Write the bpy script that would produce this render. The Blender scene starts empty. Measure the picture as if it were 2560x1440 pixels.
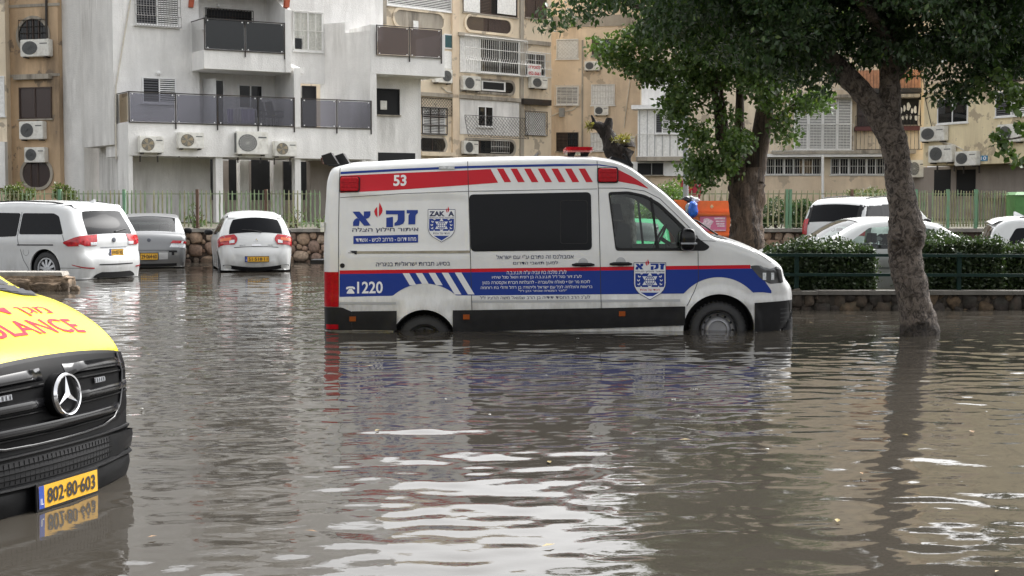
import bpy, bmesh, math, random
import numpy as np
from mathutils import Vector, Matrix, noise as mnoise

# ------------------------------------------------------------------ camera, sky, sun, exposure
SC = bpy.context.scene
COL = SC.collection
F, CX, CY, PITCH = 3700.0, 1280.0, 720.0, math.atan(210 / 3700)   # focal length and centre in photo pixels
CAMZ = 1.55                                                    # metres above the flood water (z = 0)
cam_d = bpy.data.cameras.new('camera'); cam = bpy.data.objects.new('camera', cam_d); COL.objects.link(cam)
cam_d.sensor_width = 36.0; cam_d.lens = F / 2560 * 36.0; cam_d.shift_y = 0
cam_d.clip_start = 0.05; cam_d.clip_end = 2000
cam.location = (0, 0, CAMZ); cam.rotation_euler = (math.radians(90) - PITCH, 0, 0)
SC.camera = cam
SUN_ELEV, SUN_AZ = math.radians(50), math.radians(44)         # azimuth clockwise from +Y
W = bpy.data.worlds.new('World'); SC.world = W; W.use_nodes = True
nt = W.node_tree; nt.nodes.clear()
wo = nt.nodes.new('ShaderNodeOutputWorld'); wb = nt.nodes.new('ShaderNodeBackground')
sky = nt.nodes.new('ShaderNodeTexSky'); sky.sky_type = 'NISHITA'; sky.sun_disc = False
sky.sun_elevation = SUN_ELEV; sky.sun_rotation = SUN_AZ; sky.dust_density = 6.0; sky.air_density = 1.0; sky.ozone_density = 1.0
hs = nt.nodes.new('ShaderNodeHueSaturation'); hs.inputs['Saturation'].default_value = 0.10
nt.links.new(sky.outputs[0], hs.inputs['Color']); nt.links.new(hs.outputs[0], wb.inputs['Color'])
wb.inputs['Strength'].default_value = 0.15
nt.links.new(wb.outputs[0], wo.inputs['Surface'])
sd = bpy.data.lights.new('sun', 'SUN'); sd.energy = 0.6; sd.angle = math.radians(40); sd.color = (1.0, 0.97, 0.93)
so = bpy.data.objects.new('sun', sd); COL.objects.link(so)
sdir = Vector((math.sin(SUN_AZ) * math.cos(SUN_ELEV), math.cos(SUN_AZ) * math.cos(SUN_ELEV), math.sin(SUN_ELEV)))
so.rotation_euler = sdir.to_track_quat('Z', 'Y').to_euler(); so.location = (0, 0, 30)
vs = SC.view_settings; vs.view_transform = 'Standard'; vs.look = 'None'; vs.gamma = 1.0; vs.use_curve_mapping = False
vs.exposure = 1.55
SC.cycles.max_bounces = 8; SC.cycles.diffuse_bounces = 3; SC.cycles.glossy_bounces = 4
SC.cycles.transparent_max_bounces = 12; SC.cycles.caustics_reflective = False; SC.cycles.caustics_refractive = False
SC.cycles.use_denoising = True
R = random.Random(7)
NP = np.random.default_rng(11)

# ------------------------------------------------------------------ pixel -> place helpers
def ray(px, py):
    u = (px - CX) / F; v = (CY - py) / F
    return (u, math.cos(PITCH) + v * math.sin(PITCH), -math.sin(PITCH) + v * math.cos(PITCH))
def at(px, py, Y):
    d = ray(px, py); t = Y / d[1]
    return Vector((d[0] * t, Y, CAMZ + d[2] * t))
class Plane:
    """a vertical facade plane through two plan points given as (photo x, depth)"""
    def __init__(s, pa, Ya, pb, Yb):
        a = at(pa, 510, Ya); b = at(pb, 510, Yb)
        s.o = Vector((a.x, a.y, 0)); d = Vector((b.x - a.x, b.y - a.y, 0)); s.len = d.length; s.a = d.normalized()
        s.n = Vector((s.a.y, -s.a.x, 0))                        # towards the camera
    def sz(s, px, py, n=0.0):
        d = Vector(ray(px, py)); o = s.o + s.n * n
        t = (o - Vector((0, 0, CAMZ))).dot(s.n) / d.dot(s.n)
        p = Vector((0, 0, CAMZ)) + d * t
        return (p - o).dot(s.a), p.z
    def p(s, u, z, n=0.0):
        q = s.o + s.a * u + s.n * n
        return Vector((q.x, q.y, z))
    def rect(s, x0, y0, x1, y1, n=0.0):
        """photo box -> (s0, s1, z0, z1) on the plane"""
        xm, ym = (x0 + x1) / 2, (y0 + y1) / 2
        s0 = s.sz(x0, ym, n)[0]; s1 = s.sz(x1, ym, n)[0]; z1 = s.sz(xm, y0, n)[1]; z0 = s.sz(xm, y1, n)[1]
        return s0, s1, z0, z1

# ------------------------------------------------------------------ mesh building
class MB:
    def __init__(s): s.v = []; s.f = []; s.m = []; s.mi = 0
    def add(s, vs, fs):
        b = len(s.v); s.v += [tuple(x) for x in vs]; s.f += [tuple(b + i for i in f) for f in fs]; s.m += [s.mi] * len(fs); return s
    def quad(s, a, b, c, d): return s.add([a, b, c, d], [(0, 1, 2, 3)])
    def hexa(s, p):     # 8 points: bottom 4 then top 4
        return s.add(p, [(3, 2, 1, 0), (4, 5, 6, 7), (0, 1, 5, 4), (1, 2, 6, 5), (2, 3, 7, 6), (3, 0, 4, 7)])
    def box(s, x0, x1, y0, y1, z0, z1):
        return s.hexa([(x0, y0, z0), (x1, y0, z0), (x1, y1, z0), (x0, y1, z0), (x0, y0, z1), (x1, y0, z1), (x1, y1, z1), (x0, y1, z1)])
    def pbox(s, pl, s0, s1, z0, z1, n0, n1):
        """box on a facade plane, n0 behind .. n1 in front"""
        if s0 > s1: s0, s1 = s1, s0
        if z0 > z1: z0, z1 = z1, z0
        return s.hexa([pl.p(s0, z0, n1), pl.p(s1, z0, n1), pl.p(s1, z0, n0), pl.p(s0, z0, n0), pl.p(s0, z1, n1), pl.p(s1, z1, n1), pl.p(s1, z1, n0), pl.p(s0, z1, n0)])
    def prism(s, poly, z0, z1):
        """vertical prism over a plan polygon [(x, y)], counter-clockwise"""
        n = len(poly)
        return s.add([(x, y, z0) for x, y in poly] + [(x, y, z1) for x, y in poly],
                     [tuple(range(n))[::-1], tuple(range(n, 2 * n))] + [(i, (i + 1) % n, n + (i + 1) % n, n + i) for i in range(n)])
    def pprism(s, pl, poly, n0, n1):
        """polygon [(s, z)] on a facade plane, extruded n0 -> n1"""
        n = len(poly)
        return s.add([pl.p(u, z, n1) for u, z in poly] + [pl.p(u, z, n0) for u, z in poly],
                     [tuple(range(n)), tuple(range(n, 2 * n))[::-1]] + [((i + 1) % n, i, n + i, n + (i + 1) % n) for i in range(n)])
    def tube(s, path, r, n=8, cap=True):
        path = [Vector(p) for p in path]; k = len(path)
        rs = r if isinstance(r, (list, tuple)) else [r] * k
        up = Vector((0, 0, 1)); rings = []
        for i, p in enumerate(path):
            d = (path[min(i + 1, k - 1)] - path[max(i - 1, 0)]).normalized()
            ref = up if abs(d.dot(up)) < .95 else Vector((1, 0, 0))
            x = d.cross(ref).normalized(); y = d.cross(x).normalized()
            rings.append([p + (x * math.cos(2 * math.pi * j / n) + y * math.sin(2 * math.pi * j / n)) * rs[i] for j in range(n)])
        fs = []
        for i in range(k - 1):
            for j in range(n): fs.append((i * n + j, (i + 1) * n + j, (i + 1) * n + (j + 1) % n, i * n + (j + 1) % n))
        if cap: fs += [tuple(range(n)), tuple((k - 1) * n + j for j in range(n))[::-1]]
        return s.add([q for rg in rings for q in rg], fs)
    def lathe(s, prof, c, axis, n=24, closed=False):
        """profile [(radius, along)] turned round axis through c"""
        axis = Vector(axis).normalized(); ref = Vector((0, 0, 1)) if abs(axis.z) < .9 else Vector((1, 0, 0))
        x = axis.cross(ref).normalized(); y = axis.cross(x).normalized(); c = Vector(c); k = len(prof); vs = []; fs = []
        for (r, h) in prof:
            for j in range(n):
                t = 2 * math.pi * j / n; vs.append(c + axis * h + (x * math.cos(t) + y * math.sin(t)) * r)
        for i in range(k - 1 if not closed else k):
            i2 = (i + 1) % k
            for j in range(n): fs.append((i * n + j, i * n + (j + 1) % n, i2 * n + (j + 1) % n, i2 * n + j))
        return s.add(vs, fs)
    def disc(s, c, axis, r, n=24):
        axis = Vector(axis).normalized(); ref = Vector((0, 0, 1)) if abs(axis.z) < .9 else Vector((1, 0, 0))
        x = axis.cross(ref).normalized(); y = axis.cross(x).normalized(); c = Vector(c)
        return s.add([c + (x * math.cos(2 * math.pi * j / n) + y * math.sin(2 * math.pi * j / n)) * r for j in range(n)], [tuple(range(n))])
    def grid(s, P):
        """P: rows x cols of points"""
        nr, nc = len(P), len(P[0]); 
        return s.add([q for r in P for q in r], [(i * nc + j, i * nc + j + 1, (i + 1) * nc + j + 1, (i + 1) * nc + j) for i in range(nr - 1) for j in range(nc - 1)])
    def mesh(s, name, mats):
        me = bpy.data.meshes.new(name); me.from_pydata(s.v, [], s.f)
        for m in (mats if isinstance(mats, (list, tuple)) else [mats]): me.materials.append(m)
        if any(s.m): me.polygons.foreach_set('material_index', s.m)
        me.update(); return me

def finish(me, smooth=None, fixn=True, merge=False):
    bm = bmesh.new(); bm.from_mesh(me)
    if merge: bmesh.ops.remove_doubles(bm, verts=bm.verts, dist=1e-4)
    if fixn: bmesh.ops.recalc_face_normals(bm, faces=bm.faces)
    if smooth:
        for f in bm.faces: f.smooth = True
        lim = math.radians(smooth)
        for e in bm.edges:
            e.smooth = len(e.link_faces) == 2 and e.calc_face_angle(0) < lim
    bm.to_mesh(me); bm.free(); me.update()

def link(name, me, parent=None, label=None, cat=None, group=None, kind=None, loc=None, rot=None):
    o = bpy.data.objects.new(name, me); COL.objects.link(o)
    if parent is not None:
        o.parent = parent
        if parent.get('_w'):
            o['_w'] = 1
            o.location = -Vector(parent.location) if parent.parent is None else (0, 0, 0)
    if loc is not None: o.location = loc
    if rot is not None: o.rotation_euler = rot
    tag(o, label, cat, group, kind)
    return o
def tag(o, label=None, cat=None, group=None, kind=None):
    if label: o['label'] = label
    if cat: o['category'] = cat
    if group: o['group'] = group
    if kind: o['kind'] = kind
    return o
def put(name, mb, mats, parent=None, label=None, cat=None, group=None, kind=None, smooth=None, fixn=True, merge=False, loc=None, rot=None):
    me = mb.mesh(name, mats) if isinstance(mb, MB) else mb
    finish(me, smooth, fixn, merge)
    return link(name, me, parent, label, cat, group, kind, loc, rot)
def thing(name, loc, label, cat, group=None, world=True, rot=None, kind=None):
    """an Empty at the thing's base; with world=True the parts are written in world coordinates"""
    o = bpy.data.objects.new(name, None); COL.objects.link(o); o.location = loc; o.empty_display_size = .2
    if rot is not None: o.rotation_euler = rot
    if world: o['_w'] = 1
    return tag(o, label, cat, group, kind)
def copy_tree(o, parent=None):
    c = o.copy(); COL.objects.link(c); c.parent = parent
    for ch in list(o.children): copy_tree(ch, c)
    return c

# ------------------------------------------------------------------ materials
MATS = {}
def nodes(name):
    m = bpy.data.materials.new(name); m.use_nodes = True; t = m.node_tree; t.nodes.clear()
    out = t.nodes.new('ShaderNodeOutputMaterial'); MATS[name] = m
    return m, t, out
def N(t, kind, **kw):
    n = t.nodes.new(kind)
    for k, v in kw.items():
        if k in n.inputs: n.inputs[k].default_value = v
        else: setattr(n, k, v)
    return n
def L(t, a, b): t.links.new(a, b)
def rgb(c): return (c[0], c[1], c[2], 1.0)
def ramp(t, fac, stops):
    r = t.nodes.new('ShaderNodeValToRGB'); L(t, fac, r.inputs[0]); e = r.color_ramp.elements
    while len(e) < len(stops): e.new(0.5)
    for i, (p, c) in enumerate(stops): e[i].position = p; e[i].color = rgb(c) if len(c) == 3 else c
    return r
def wet_band(t, c, pos, top=.10, dark=.42):
    """soaked strip just above the flood level with a ragged upper edge"""
    nz = N(t, 'ShaderNodeTexNoise', Scale=5.0, Detail=5.0); L(t, pos, nz.inputs['Vector']); sx = N(t, 'ShaderNodeSeparateXYZ'); L(t, pos, sx.inputs[0])
    ad = N(t, 'ShaderNodeMath', operation='MULTIPLY_ADD'); ad.inputs[1].default_value = -.22; L(t, nz.outputs[0], ad.inputs[0]); L(t, sx.outputs[2], ad.inputs[2])
    mr = N(t, 'ShaderNodeMapRange', **{'From Min': top - .11, 'From Max': top - .06, 'To Min': dark, 'To Max': 1.0}); L(t, ad.outputs[0], mr.inputs[0])
    mx = N(t, 'ShaderNodeMixRGB', blend_type='MULTIPLY'); mx.inputs[0].default_value = 1; L(t, c, mx.inputs[1]); L(t, mr.outputs[0], mx.inputs[2]); return mx.outputs[0]
def M(name, col, rough=.6, metal=0., var=.12, scale=6., bump=0., bscale=None, coat=0., spec=.5, dirt=None, dscale=1.5, damt=.5, emit=None, wet=False):
    """painted or plain surface: base colour with gentle mottling, optional dirt patches and fine relief"""
    if name in MATS: return MATS[name]
    m, t, out = nodes(name); b = N(t, 'ShaderNodeBsdfPrincipled'); L(t, b.outputs[0], out.inputs[0])
    geo = N(t, 'ShaderNodeNewGeometry')
    nz = N(t, 'ShaderNodeTexNoise', Scale=scale, Detail=5.0, Roughness=.6); L(t, geo.outputs['Position'], nz.inputs['Vector'])
    c = ramp(t, nz.outputs[0], [(.3, [x * (1 - var) for x in col]), (.7, [min(1, x * (1 + var)) for x in col])]).outputs[0]
    if dirt:
        n2 = N(t, 'ShaderNodeTexNoise', Scale=dscale, Detail=8.0, Roughness=.7); L(t, geo.outputs['Position'], n2.inputs['Vector'])
        f = ramp(t, n2.outputs[0], [(.48, (0, 0, 0)), (.72, (damt,) * 3)])
        mx = N(t, 'ShaderNodeMixRGB', Color2=rgb(dirt)); L(t, f.outputs[0], mx.inputs[0]); L(t, c, mx.inputs[1]); c = mx.outputs[0]
    if wet: c = wet_band(t, c, geo.outputs['Position'])
    L(t, c, b.inputs['Base Color'])
    b.inputs['Metallic'].default_value = metal; b.inputs['Specular IOR Level'].default_value = spec
    b.inputs['Coat Weight'].default_value = coat; b.inputs['Coat Roughness'].default_value = .04
    rr = N(t, 'ShaderNodeMapRange', **{'To Min': max(0, rough - .06), 'To Max': min(1, rough + .08)}); L(t, nz.outputs[0], rr.inputs[0]); L(t, rr.outputs[0], b.inputs['Roughness'])
    if bump:
        n3 = N(t, 'ShaderNodeTexNoise', Scale=bscale or scale * 6, Detail=6.0); L(t, geo.outputs['Position'], n3.inputs['Vector'])
        bp = N(t, 'ShaderNodeBump', Strength=min(1, bump), Distance=.02 if bump <= 1 else .02 * bump); L(t, n3.outputs[0], bp.inputs['Height']); L(t, bp.outputs[0], b.inputs['Normal'])
    if emit:
        b.inputs['Emission Color'].default_value = rgb(emit[0]); b.inputs['Emission Strength'].default_value = emit[1]
    return m
def glass(name, tint=(.5, .55, .55), opac=.2, body=(.02, .022, .025), rough=.02):
    """window glass: tinted, see-through, mirror-like at glancing angles; opac = share of dark film"""
    if name in MATS: return MATS[name]
    m, t, out = nodes(name)
    tr = N(t, 'ShaderNodeBsdfTransparent', Color=rgb(tint)); df = N(t, 'ShaderNodeBsdfDiffuse', Color=rgb(body)); gl = N(t, 'ShaderNodeBsdfGlossy', Roughness=rough)
    m1 = N(t, 'ShaderNodeMixShader', Fac=opac); L(t, tr.outputs[0], m1.inputs[1]); L(t, df.outputs[0], m1.inputs[2])
    fr = N(t, 'ShaderNodeFresnel', IOR=1.5); m2 = N(t, 'ShaderNodeMixShader'); L(t, fr.outputs[0], m2.inputs[0]); L(t, m1.outputs[0], m2.inputs[1]); L(t, gl.outputs[0], m2.inputs[2])
    L(t, m2.outputs[0], out.inputs[0]); return m
def plaster(name, col, stain=(.10, .085, .07), amt=.5, grain=.5, patch=None, streak=3.0, rough=.85, topdark=0):
    """rendered wall: mottled coat, rain streaks running down, grey grime and peeled patches, grainy relief"""
    if name in MATS: return MATS[name]
    m, t, out = nodes(name); b = N(t, 'ShaderNodeBsdfPrincipled', Roughness=rough); L(t, b.outputs[0], out.inputs[0])
    b.inputs['Specular IOR Level'].default_value = .25
    g = N(t, 'ShaderNodeNewGeometry')
    n1 = N(t, 'ShaderNodeTexNoise', Scale=.7, Detail=8.0, Roughness=.65); L(t, g.outputs['Position'], n1.inputs['Vector'])
    c = ramp(t, n1.outputs[0], [(.3, [x * .84 for x in col]), (.7, [min(1, x * 1.08) for x in col])]).outputs[0]
    mp = N(t, 'ShaderNodeMapping'); mp.inputs['Scale'].default_value = (streak, streak, streak * .16); L(t, g.outputs['Position'], mp.inputs[0])
    n2 = N(t, 'ShaderNodeTexNoise', Scale=1.0, Detail=7.0, Roughness=.65); L(t, mp.outputs[0], n2.inputs['Vector'])
    n2b = N(t, 'ShaderNodeTexNoise', Scale=.35, Detail=4.0); L(t, g.outputs['Position'], n2b.inputs['Vector'])
    mu = N(t, 'ShaderNodeMath', operation='MULTIPLY'); 
    f1 = ramp(t, n2.outputs[0], [(.42, (0, 0, 0)), (.66, (1, 1, 1))]); f2 = ramp(t, n2b.outputs[0], [(.38, (.15, .15, .15)), (.65, (1, 1, 1))])
    L(t, f1.outputs[0], mu.inputs[0]); L(t, f2.outputs[0], mu.inputs[1])
    mu2 = N(t, 'ShaderNodeMath', operation='MULTIPLY'); mu2.inputs[1].default_value = amt; L(t, mu.outputs[0], mu2.inputs[0])
    mx = N(t, 'ShaderNodeMixRGB', Color2=rgb(stain)); L(t, mu2.outputs[0], mx.inputs[0]); L(t, c, mx.inputs[1]); c = mx.outputs[0]
    if patch:
        n4 = N(t, 'ShaderNodeTexNoise', Scale=1.1, Detail=9.0, Roughness=.6); L(t, g.outputs['Position'], n4.inputs['Vector'])
        f4 = ramp(t, n4.outputs[0], [(.575, (0, 0, 0)), (.60, (.85, .85, .85))])
        m4 = N(t, 'ShaderNodeMixRGB', Color2=rgb(patch)); L(t, f4.outputs[0], m4.inputs[0]); L(t, c, m4.inputs[1]); c = m4.outputs[0]
    L(t, c, b.inputs['Base Color'])
    n3 = N(t, 'ShaderNodeTexNoise', Scale=22.0, Detail=5.0); L(t, g.outputs['Position'], n3.inputs['Vector'])
    bp = N(t, 'ShaderNodeBump', Strength=grain, Distance=.02); L(t, n3.outputs[0], bp.inputs['Height']); L(t, bp.outputs[0], b.inputs['Normal'])
    return m
def paint(name, col, rough=.25, coat=.6, metal=0., dirt=.25, spec=.5, film=None):
    """wet car paint under a film of rain and road dirt"""
    if name in MATS: return MATS[name]
    m, t, out = nodes(name); b = N(t, 'ShaderNodeBsdfPrincipled', Roughness=rough, Metallic=metal); L(t, b.outputs[0], out.inputs[0])
    b.inputs['Coat Weight'].default_value = coat; b.inputs['Coat Roughness'].default_value = .05; b.inputs['Specular IOR Level'].default_value = spec
    g = N(t, 'ShaderNodeNewGeometry')
    n1 = N(t, 'ShaderNodeTexNoise', Scale=3.0, Detail=8.0, Roughness=.7); L(t, g.outputs['Position'], n1.inputs['Vector'])
    f = ramp(t, n1.outputs[0], [(.42, (0, 0, 0)), (.8, (dirt,) * 3)])
    mx = N(t, 'ShaderNodeMixRGB', Color1=rgb(col), Color2=rgb([x * .55 + .06 for x in col])); L(t, f.outputs[0], mx.inputs[0]); cc = mx.outputs[0]
    if film:        # road film thrown up from the wheels: blotchy grey-brown below a ragged line
        sx = N(t, 'ShaderNodeSeparateXYZ'); L(t, g.outputs['Position'], sx.inputs[0]); mpf = N(t, 'ShaderNodeMapping'); mpf.inputs['Scale'].default_value = (5, 5, 1.4); L(t, g.outputs['Position'], mpf.inputs[0])
        nf = N(t, 'ShaderNodeTexNoise', Scale=1.0, Detail=9.0, Roughness=.72); L(t, mpf.outputs[0], nf.inputs['Vector'])
        mr = N(t, 'ShaderNodeMapRange', **{'From Min': film[0], 'From Max': film[1], 'To Min': 1.0, 'To Max': .12}); L(t, sx.outputs[2], mr.inputs[0]); ff = ramp(t, nf.outputs[0], [(.36, (0, 0, 0)), (.72, (film[2],) * 3)])
        mu = N(t, 'ShaderNodeMath', operation='MULTIPLY'); L(t, mr.outputs[0], mu.inputs[0]); L(t, ff.outputs[0], mu.inputs[1]); m3 = N(t, 'ShaderNodeMixRGB', Color2=(.17, .15, .12, 1)); L(t, mu.outputs[0], m3.inputs[0]); L(t, cc, m3.inputs[1]); cc = m3.outputs[0]
    L(t, cc, b.inputs['Base Color'])
    n2 = N(t, 'ShaderNodeTexNoise', Scale=120.0, Detail=2.0); L(t, g.outputs['Position'], n2.inputs['Vector'])
    f2 = ramp(t, n2.outputs[0], [(.58, (0, 0, 0)), (.7, (1, 1, 1))])
    bp = N(t, 'ShaderNodeBump', Strength=.06, Distance=.004); L(t, f2.outputs[0], bp.inputs['Height']); L(t, bp.outputs[0], b.inputs['Coat Normal'])
    return m

BLACK = M('black plastic', (.012, .012, .013), .5, var=.3, scale=9, spec=.25)
RUBBER = M('tyre rubber', (.032, .032, .033), .75, var=.3, scale=12)
CHROME = M('chrome', (.8, .8, .82), .12, metal=1., var=.05)
STEEL = M('wheel steel', (.32, .33, .35), .4, metal=.7, var=.2, scale=20)
DARKGLASS = M('tinted glass', (.005, .0055, .007), .03, var=.1, spec=.13)
CARGLASS = glass('clear car glass', (.78, .88, .84), .05)
GAP = M('panel gap', (.03, .03, .032), .7)
REDLENS = M('red lamp lens', (.36, .006, .012), .2, spec=.12, var=.25, scale=30)
AMBER = M('amber lens', (.26, .06, .01), .3, var=.15, spec=.2)
CLEARLENS = M('clear lamp lens', (.62, .64, .66), .08, coat=1., var=.3, scale=40)
PLATE = M('plate yellow', (.70, .38, .025), .45, var=.08)
INK = M('black lettering', (.015, .015, .02), .5)
WHITEINK = M('white lettering', (.78, .78, .80), .4, var=.04)

# ------------------------------------------------------------------ lettering
TXT = {}
def text2d(s, bold=0.0, heb=False, res=3, shear=0.0):
    """outline of a line of lettering as (verts Nx2 scaled to 0..1 box, faces, aspect)"""
    key = (s, bold, heb, shear)
    if key in TXT: return TXT[key]
    cu = bpy.data.curves.new('lettering', 'FONT'); cu.body = s[::-1] if heb else s; cu.offset = bold; cu.resolution_u = res; cu.fill_mode = 'FRONT'; cu.shear = shear
    o = bpy.data.objects.new('lettering', cu); COL.objects.link(o)
    dg = bpy.context.evaluated_depsgraph_get(); dg.update()
    me = o.evaluated_get(dg).to_mesh()
    v = np.array([(q.co.x, q.co.y) for q in me.vertices]); fs = [tuple(p.vertices) for p in me.polygons]
    o.evaluated_get(dg).to_mesh_clear(); bpy.data.objects.remove(o); bpy.data.curves.remove(cu)
    lo, hi = v.min(0), v.max(0); TXT[key] = ((v - lo) / (hi - lo), fs, (hi - lo)[0] / (hi - lo)[1]); return TXT[key]
def text_on(mb, s, box, put_pt, bold=0.0, heb=False, shear=0.0):
    """lettering stretched into box (x0, y0, x1, y1), y downwards, mapped by put_pt(x, y)"""
    v, fs, _ = text2d(s, bold, heb, shear=shear); x0, y0, x1, y1 = box
    mb.add([put_pt(x0 + (x1 - x0) * a, y1 + (y0 - y1) * b) for a, b in v], fs); return mb
# ------------------------------------------------------------------ flood water, ground, garden terrace
def wave_field():
    ws = []
    for lam, amp, n, spread in ((1.7, .0017, 6, .3), (.85, .0015, 10, .36), (.44, .0014, 16, .45), (.25, .00092, 22, .55)):
        for _ in range(n):
            l = lam * R.uniform(.72, 1.35); th = math.pi / 2 + R.gauss(0, spread) + .12; k = 2 * math.pi / l; ws.append((lam < .9, k * math.cos(th), k * math.sin(th), R.uniform(0, 6.28), amp * R.uniform(.5, 1.3) / math.sqrt(n) * 1.6))
    return ws
WAVES = wave_field()
def calm(X, Y):
    """how lively the water is at a place: calmer in the lee of the ambulance and along the walls, livelier out in the open"""
    lee = np.exp(-(((X + 2.4) / 1.5)**2 + ((Y - 6.8) / 1.2)**2)); g = .5 + .5 * np.sin(X * .33 + 1.3 + .5 * np.sin(Y * .21)) * np.sin(Y * .27 + .7 * np.sin(X * .17))
    return (.55 + .75 * g) * (1 - .82 * lee) * (1 - .35 * np.clip((Y - 30) / 9, 0, 1))
def water_mesh():
    ny, nx = 700, 560
    y = 4.2 * (42.0 / 4.2)**np.linspace(0, 1, ny); u = np.linspace(-.52, .52, nx)
    Yg = np.repeat(y[:, None], nx, 1); Xg = u[None, :] * (Yg + 2.0)
    Z = np.zeros_like(Xg)
    far = .62 + .75 * np.clip((Yg - 8.5) / 7.5, 0, 1)
    for short, kx, ky, ph, a in WAVES: Z += a * np.sin(kx * Xg + ky * Yg + ph) * (far if short else 1)
    Z *= calm(Xg, Yg)
    for _ in range(90):                                                   # rain drops: small rings
        cy = 5.5 * (38 / 5.5)**NP.random(); cx = (NP.random() - .5) * .95 * cy; r0 = NP.uniform(.012, .07); a = NP.uniform(.0005, .0013)
        i0, i1 = np.searchsorted(y, cy - .5), np.searchsorted(y, cy + .5)
        d = np.hypot(Xg[i0:i1] - cx, Yg[i0:i1] - cy); Z[i0:i1] += a * np.cos((d - r0) * 2 * math.pi / .05) * np.exp(-((d - r0) / .03)**2)
    co = np.stack([Xg, Yg, Z], -1).reshape(-1, 3)
    i = np.arange(ny - 1)[:, None] * nx + np.arange(nx - 1)[None, :]
    f = np.stack([i, i + 1, i + nx + 1, i + nx], -1).reshape(-1, 4)
    me = bpy.data.meshes.new('flood_water'); me.vertices.add(len(co)); me.vertices.foreach_set('co', co.ravel()); me.loops.add(f.size); me.loops.foreach_set('vertex_index', f.ravel().astype(np.int32))
    me.polygons.add(len(f)); me.polygons.foreach_set('loop_start', np.arange(len(f), dtype=np.int32) * 4); me.polygons.foreach_set('use_smooth', np.ones(len(f), bool)); me.update(calc_edges=True); return me
m_, t, out = nodes('flood water'); b = N(t, 'ShaderNodeBsdfPrincipled', Roughness=.025, IOR=1.34); L(t, b.outputs[0], out.inputs[0]); g = N(t, 'ShaderNodeNewGeometry')
n1 = N(t, 'ShaderNodeTexNoise', Scale=.35, Detail=5.0); L(t, g.outputs['Position'], n1.inputs['Vector'])
L(t, ramp(t, n1.outputs[0], [(.3, (.038, .0335, .027)), (.7, (.050, .0445, .037))]).outputs[0], b.inputs['Base Color']); b.inputs['Specular IOR Level'].default_value = .5
mp = N(t, 'ShaderNodeMapping'); mp.inputs['Scale'].default_value = (1, 1.7, 1); L(t, g.outputs['Position'], mp.inputs[0])
n2 = N(t, 'ShaderNodeTexNoise', Scale=9.0, Detail=3.0, Roughness=.55); L(t, mp.outputs[0], n2.inputs['Vector']); bp = N(t, 'ShaderNodeBump', Strength=.05, Distance=.012); L(t, n2.outputs[0], bp.inputs['Height']); L(t, bp.outputs[0], b.inputs['Normal'])
WATER = m_
wme = water_mesh(); wme.materials.append(WATER); tag(link('flood_water', wme), kind='structure')
mb = MB(); ys = [-30.0, 4.2, 42.0]
for (xa, ya, xb, yb) in ((-90, -30, 90, 4.2),): mb.quad((xa, ya, 0), (xb, ya, 0), (xb, yb, 0), (xa, yb, 0))
lw, lf = .52 * 6.2, .52 * 44
mb.quad((-90, 4.2, 0), (-lw, 4.2, 0), (-lf, 42, 0), (-90, 42, 0)); mb.quad((lw, 4.2, 0), (90, 4.2, 0), (90, 42, 0), (lf, 42, 0)); put('still_water', mb, WATER, kind='structure')
mb = MB(); mb.quad((-300, -60, -.45), (300, -60, -.45), (300, 600, -.45), (-300, 600, -.45)); put('ground', mb, M('flooded asphalt', (.05, .05, .05), .8), kind='structure')
GARZ = at(600, 572, 39.5).z - .04
mb = MB(); mb.quad((-70, 39.75, GARZ), (70, 39.75, GARZ), (70, 160, GARZ), (-70, 160, GARZ)); put('garden_ground', mb, M('garden soil', (.075, .065, .045), .95, var=.35, scale=1.5, dirt=(.05, .07, .03), damt=.8, bump=.6), kind='structure')

# ------------------------------------------------------------------ field-stone wall under the fence, stones set in mortar
STONEC = [(.30, .19, .13), (.36, .25, .17), (.25, .17, .13), (.40, .30, .22), (.22, .16, .12), (.33, .22, .16)]
STM = [M('field stone %d' % i, c, .8, var=.35, scale=14, bump=.5, bscale=60, dirt=(.12, .10, .08), dscale=6, damt=.5, wet=True) for i, c in enumerate(STONEC)]
MORTAR = M('dark mortar', (.075, .055, .042), .95, var=.4, scale=9, bump=.8, bscale=40, wet=True)
CONC = M('weathered concrete', (.27, .25, .22), .9, var=.2, scale=5, bump=.4, dirt=(.09, .085, .075), damt=.7)
def stone_mesh(seed, mat, rough=.22, flat=.6):
    bm = bmesh.new(); bmesh.ops.create_icosphere(bm, subdivisions=2, radius=1.0); rr = random.Random(seed); off = Vector((rr.uniform(0, 50), rr.uniform(0, 50), rr.uniform(0, 50)))
    for v in bm.verts:
        p = v.co.copy(); q = Vector([math.copysign(abs(c)**.72, c) for c in p]); k = 1 + rough * (mnoise.noise(p * 1.1 + off)) + .08 * mnoise.noise(p * 3 + off); v.co = q * k * .92; v.co.y *= flat
    me = bpy.data.meshes.new('stone'); 
    for f in bm.faces: f.smooth = True
    bm.to_mesh(me); bm.free(); me.materials.append(mat); return me
STONES = [stone_mesh(i, STM[i % 6]) for i in range(18)]
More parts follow.
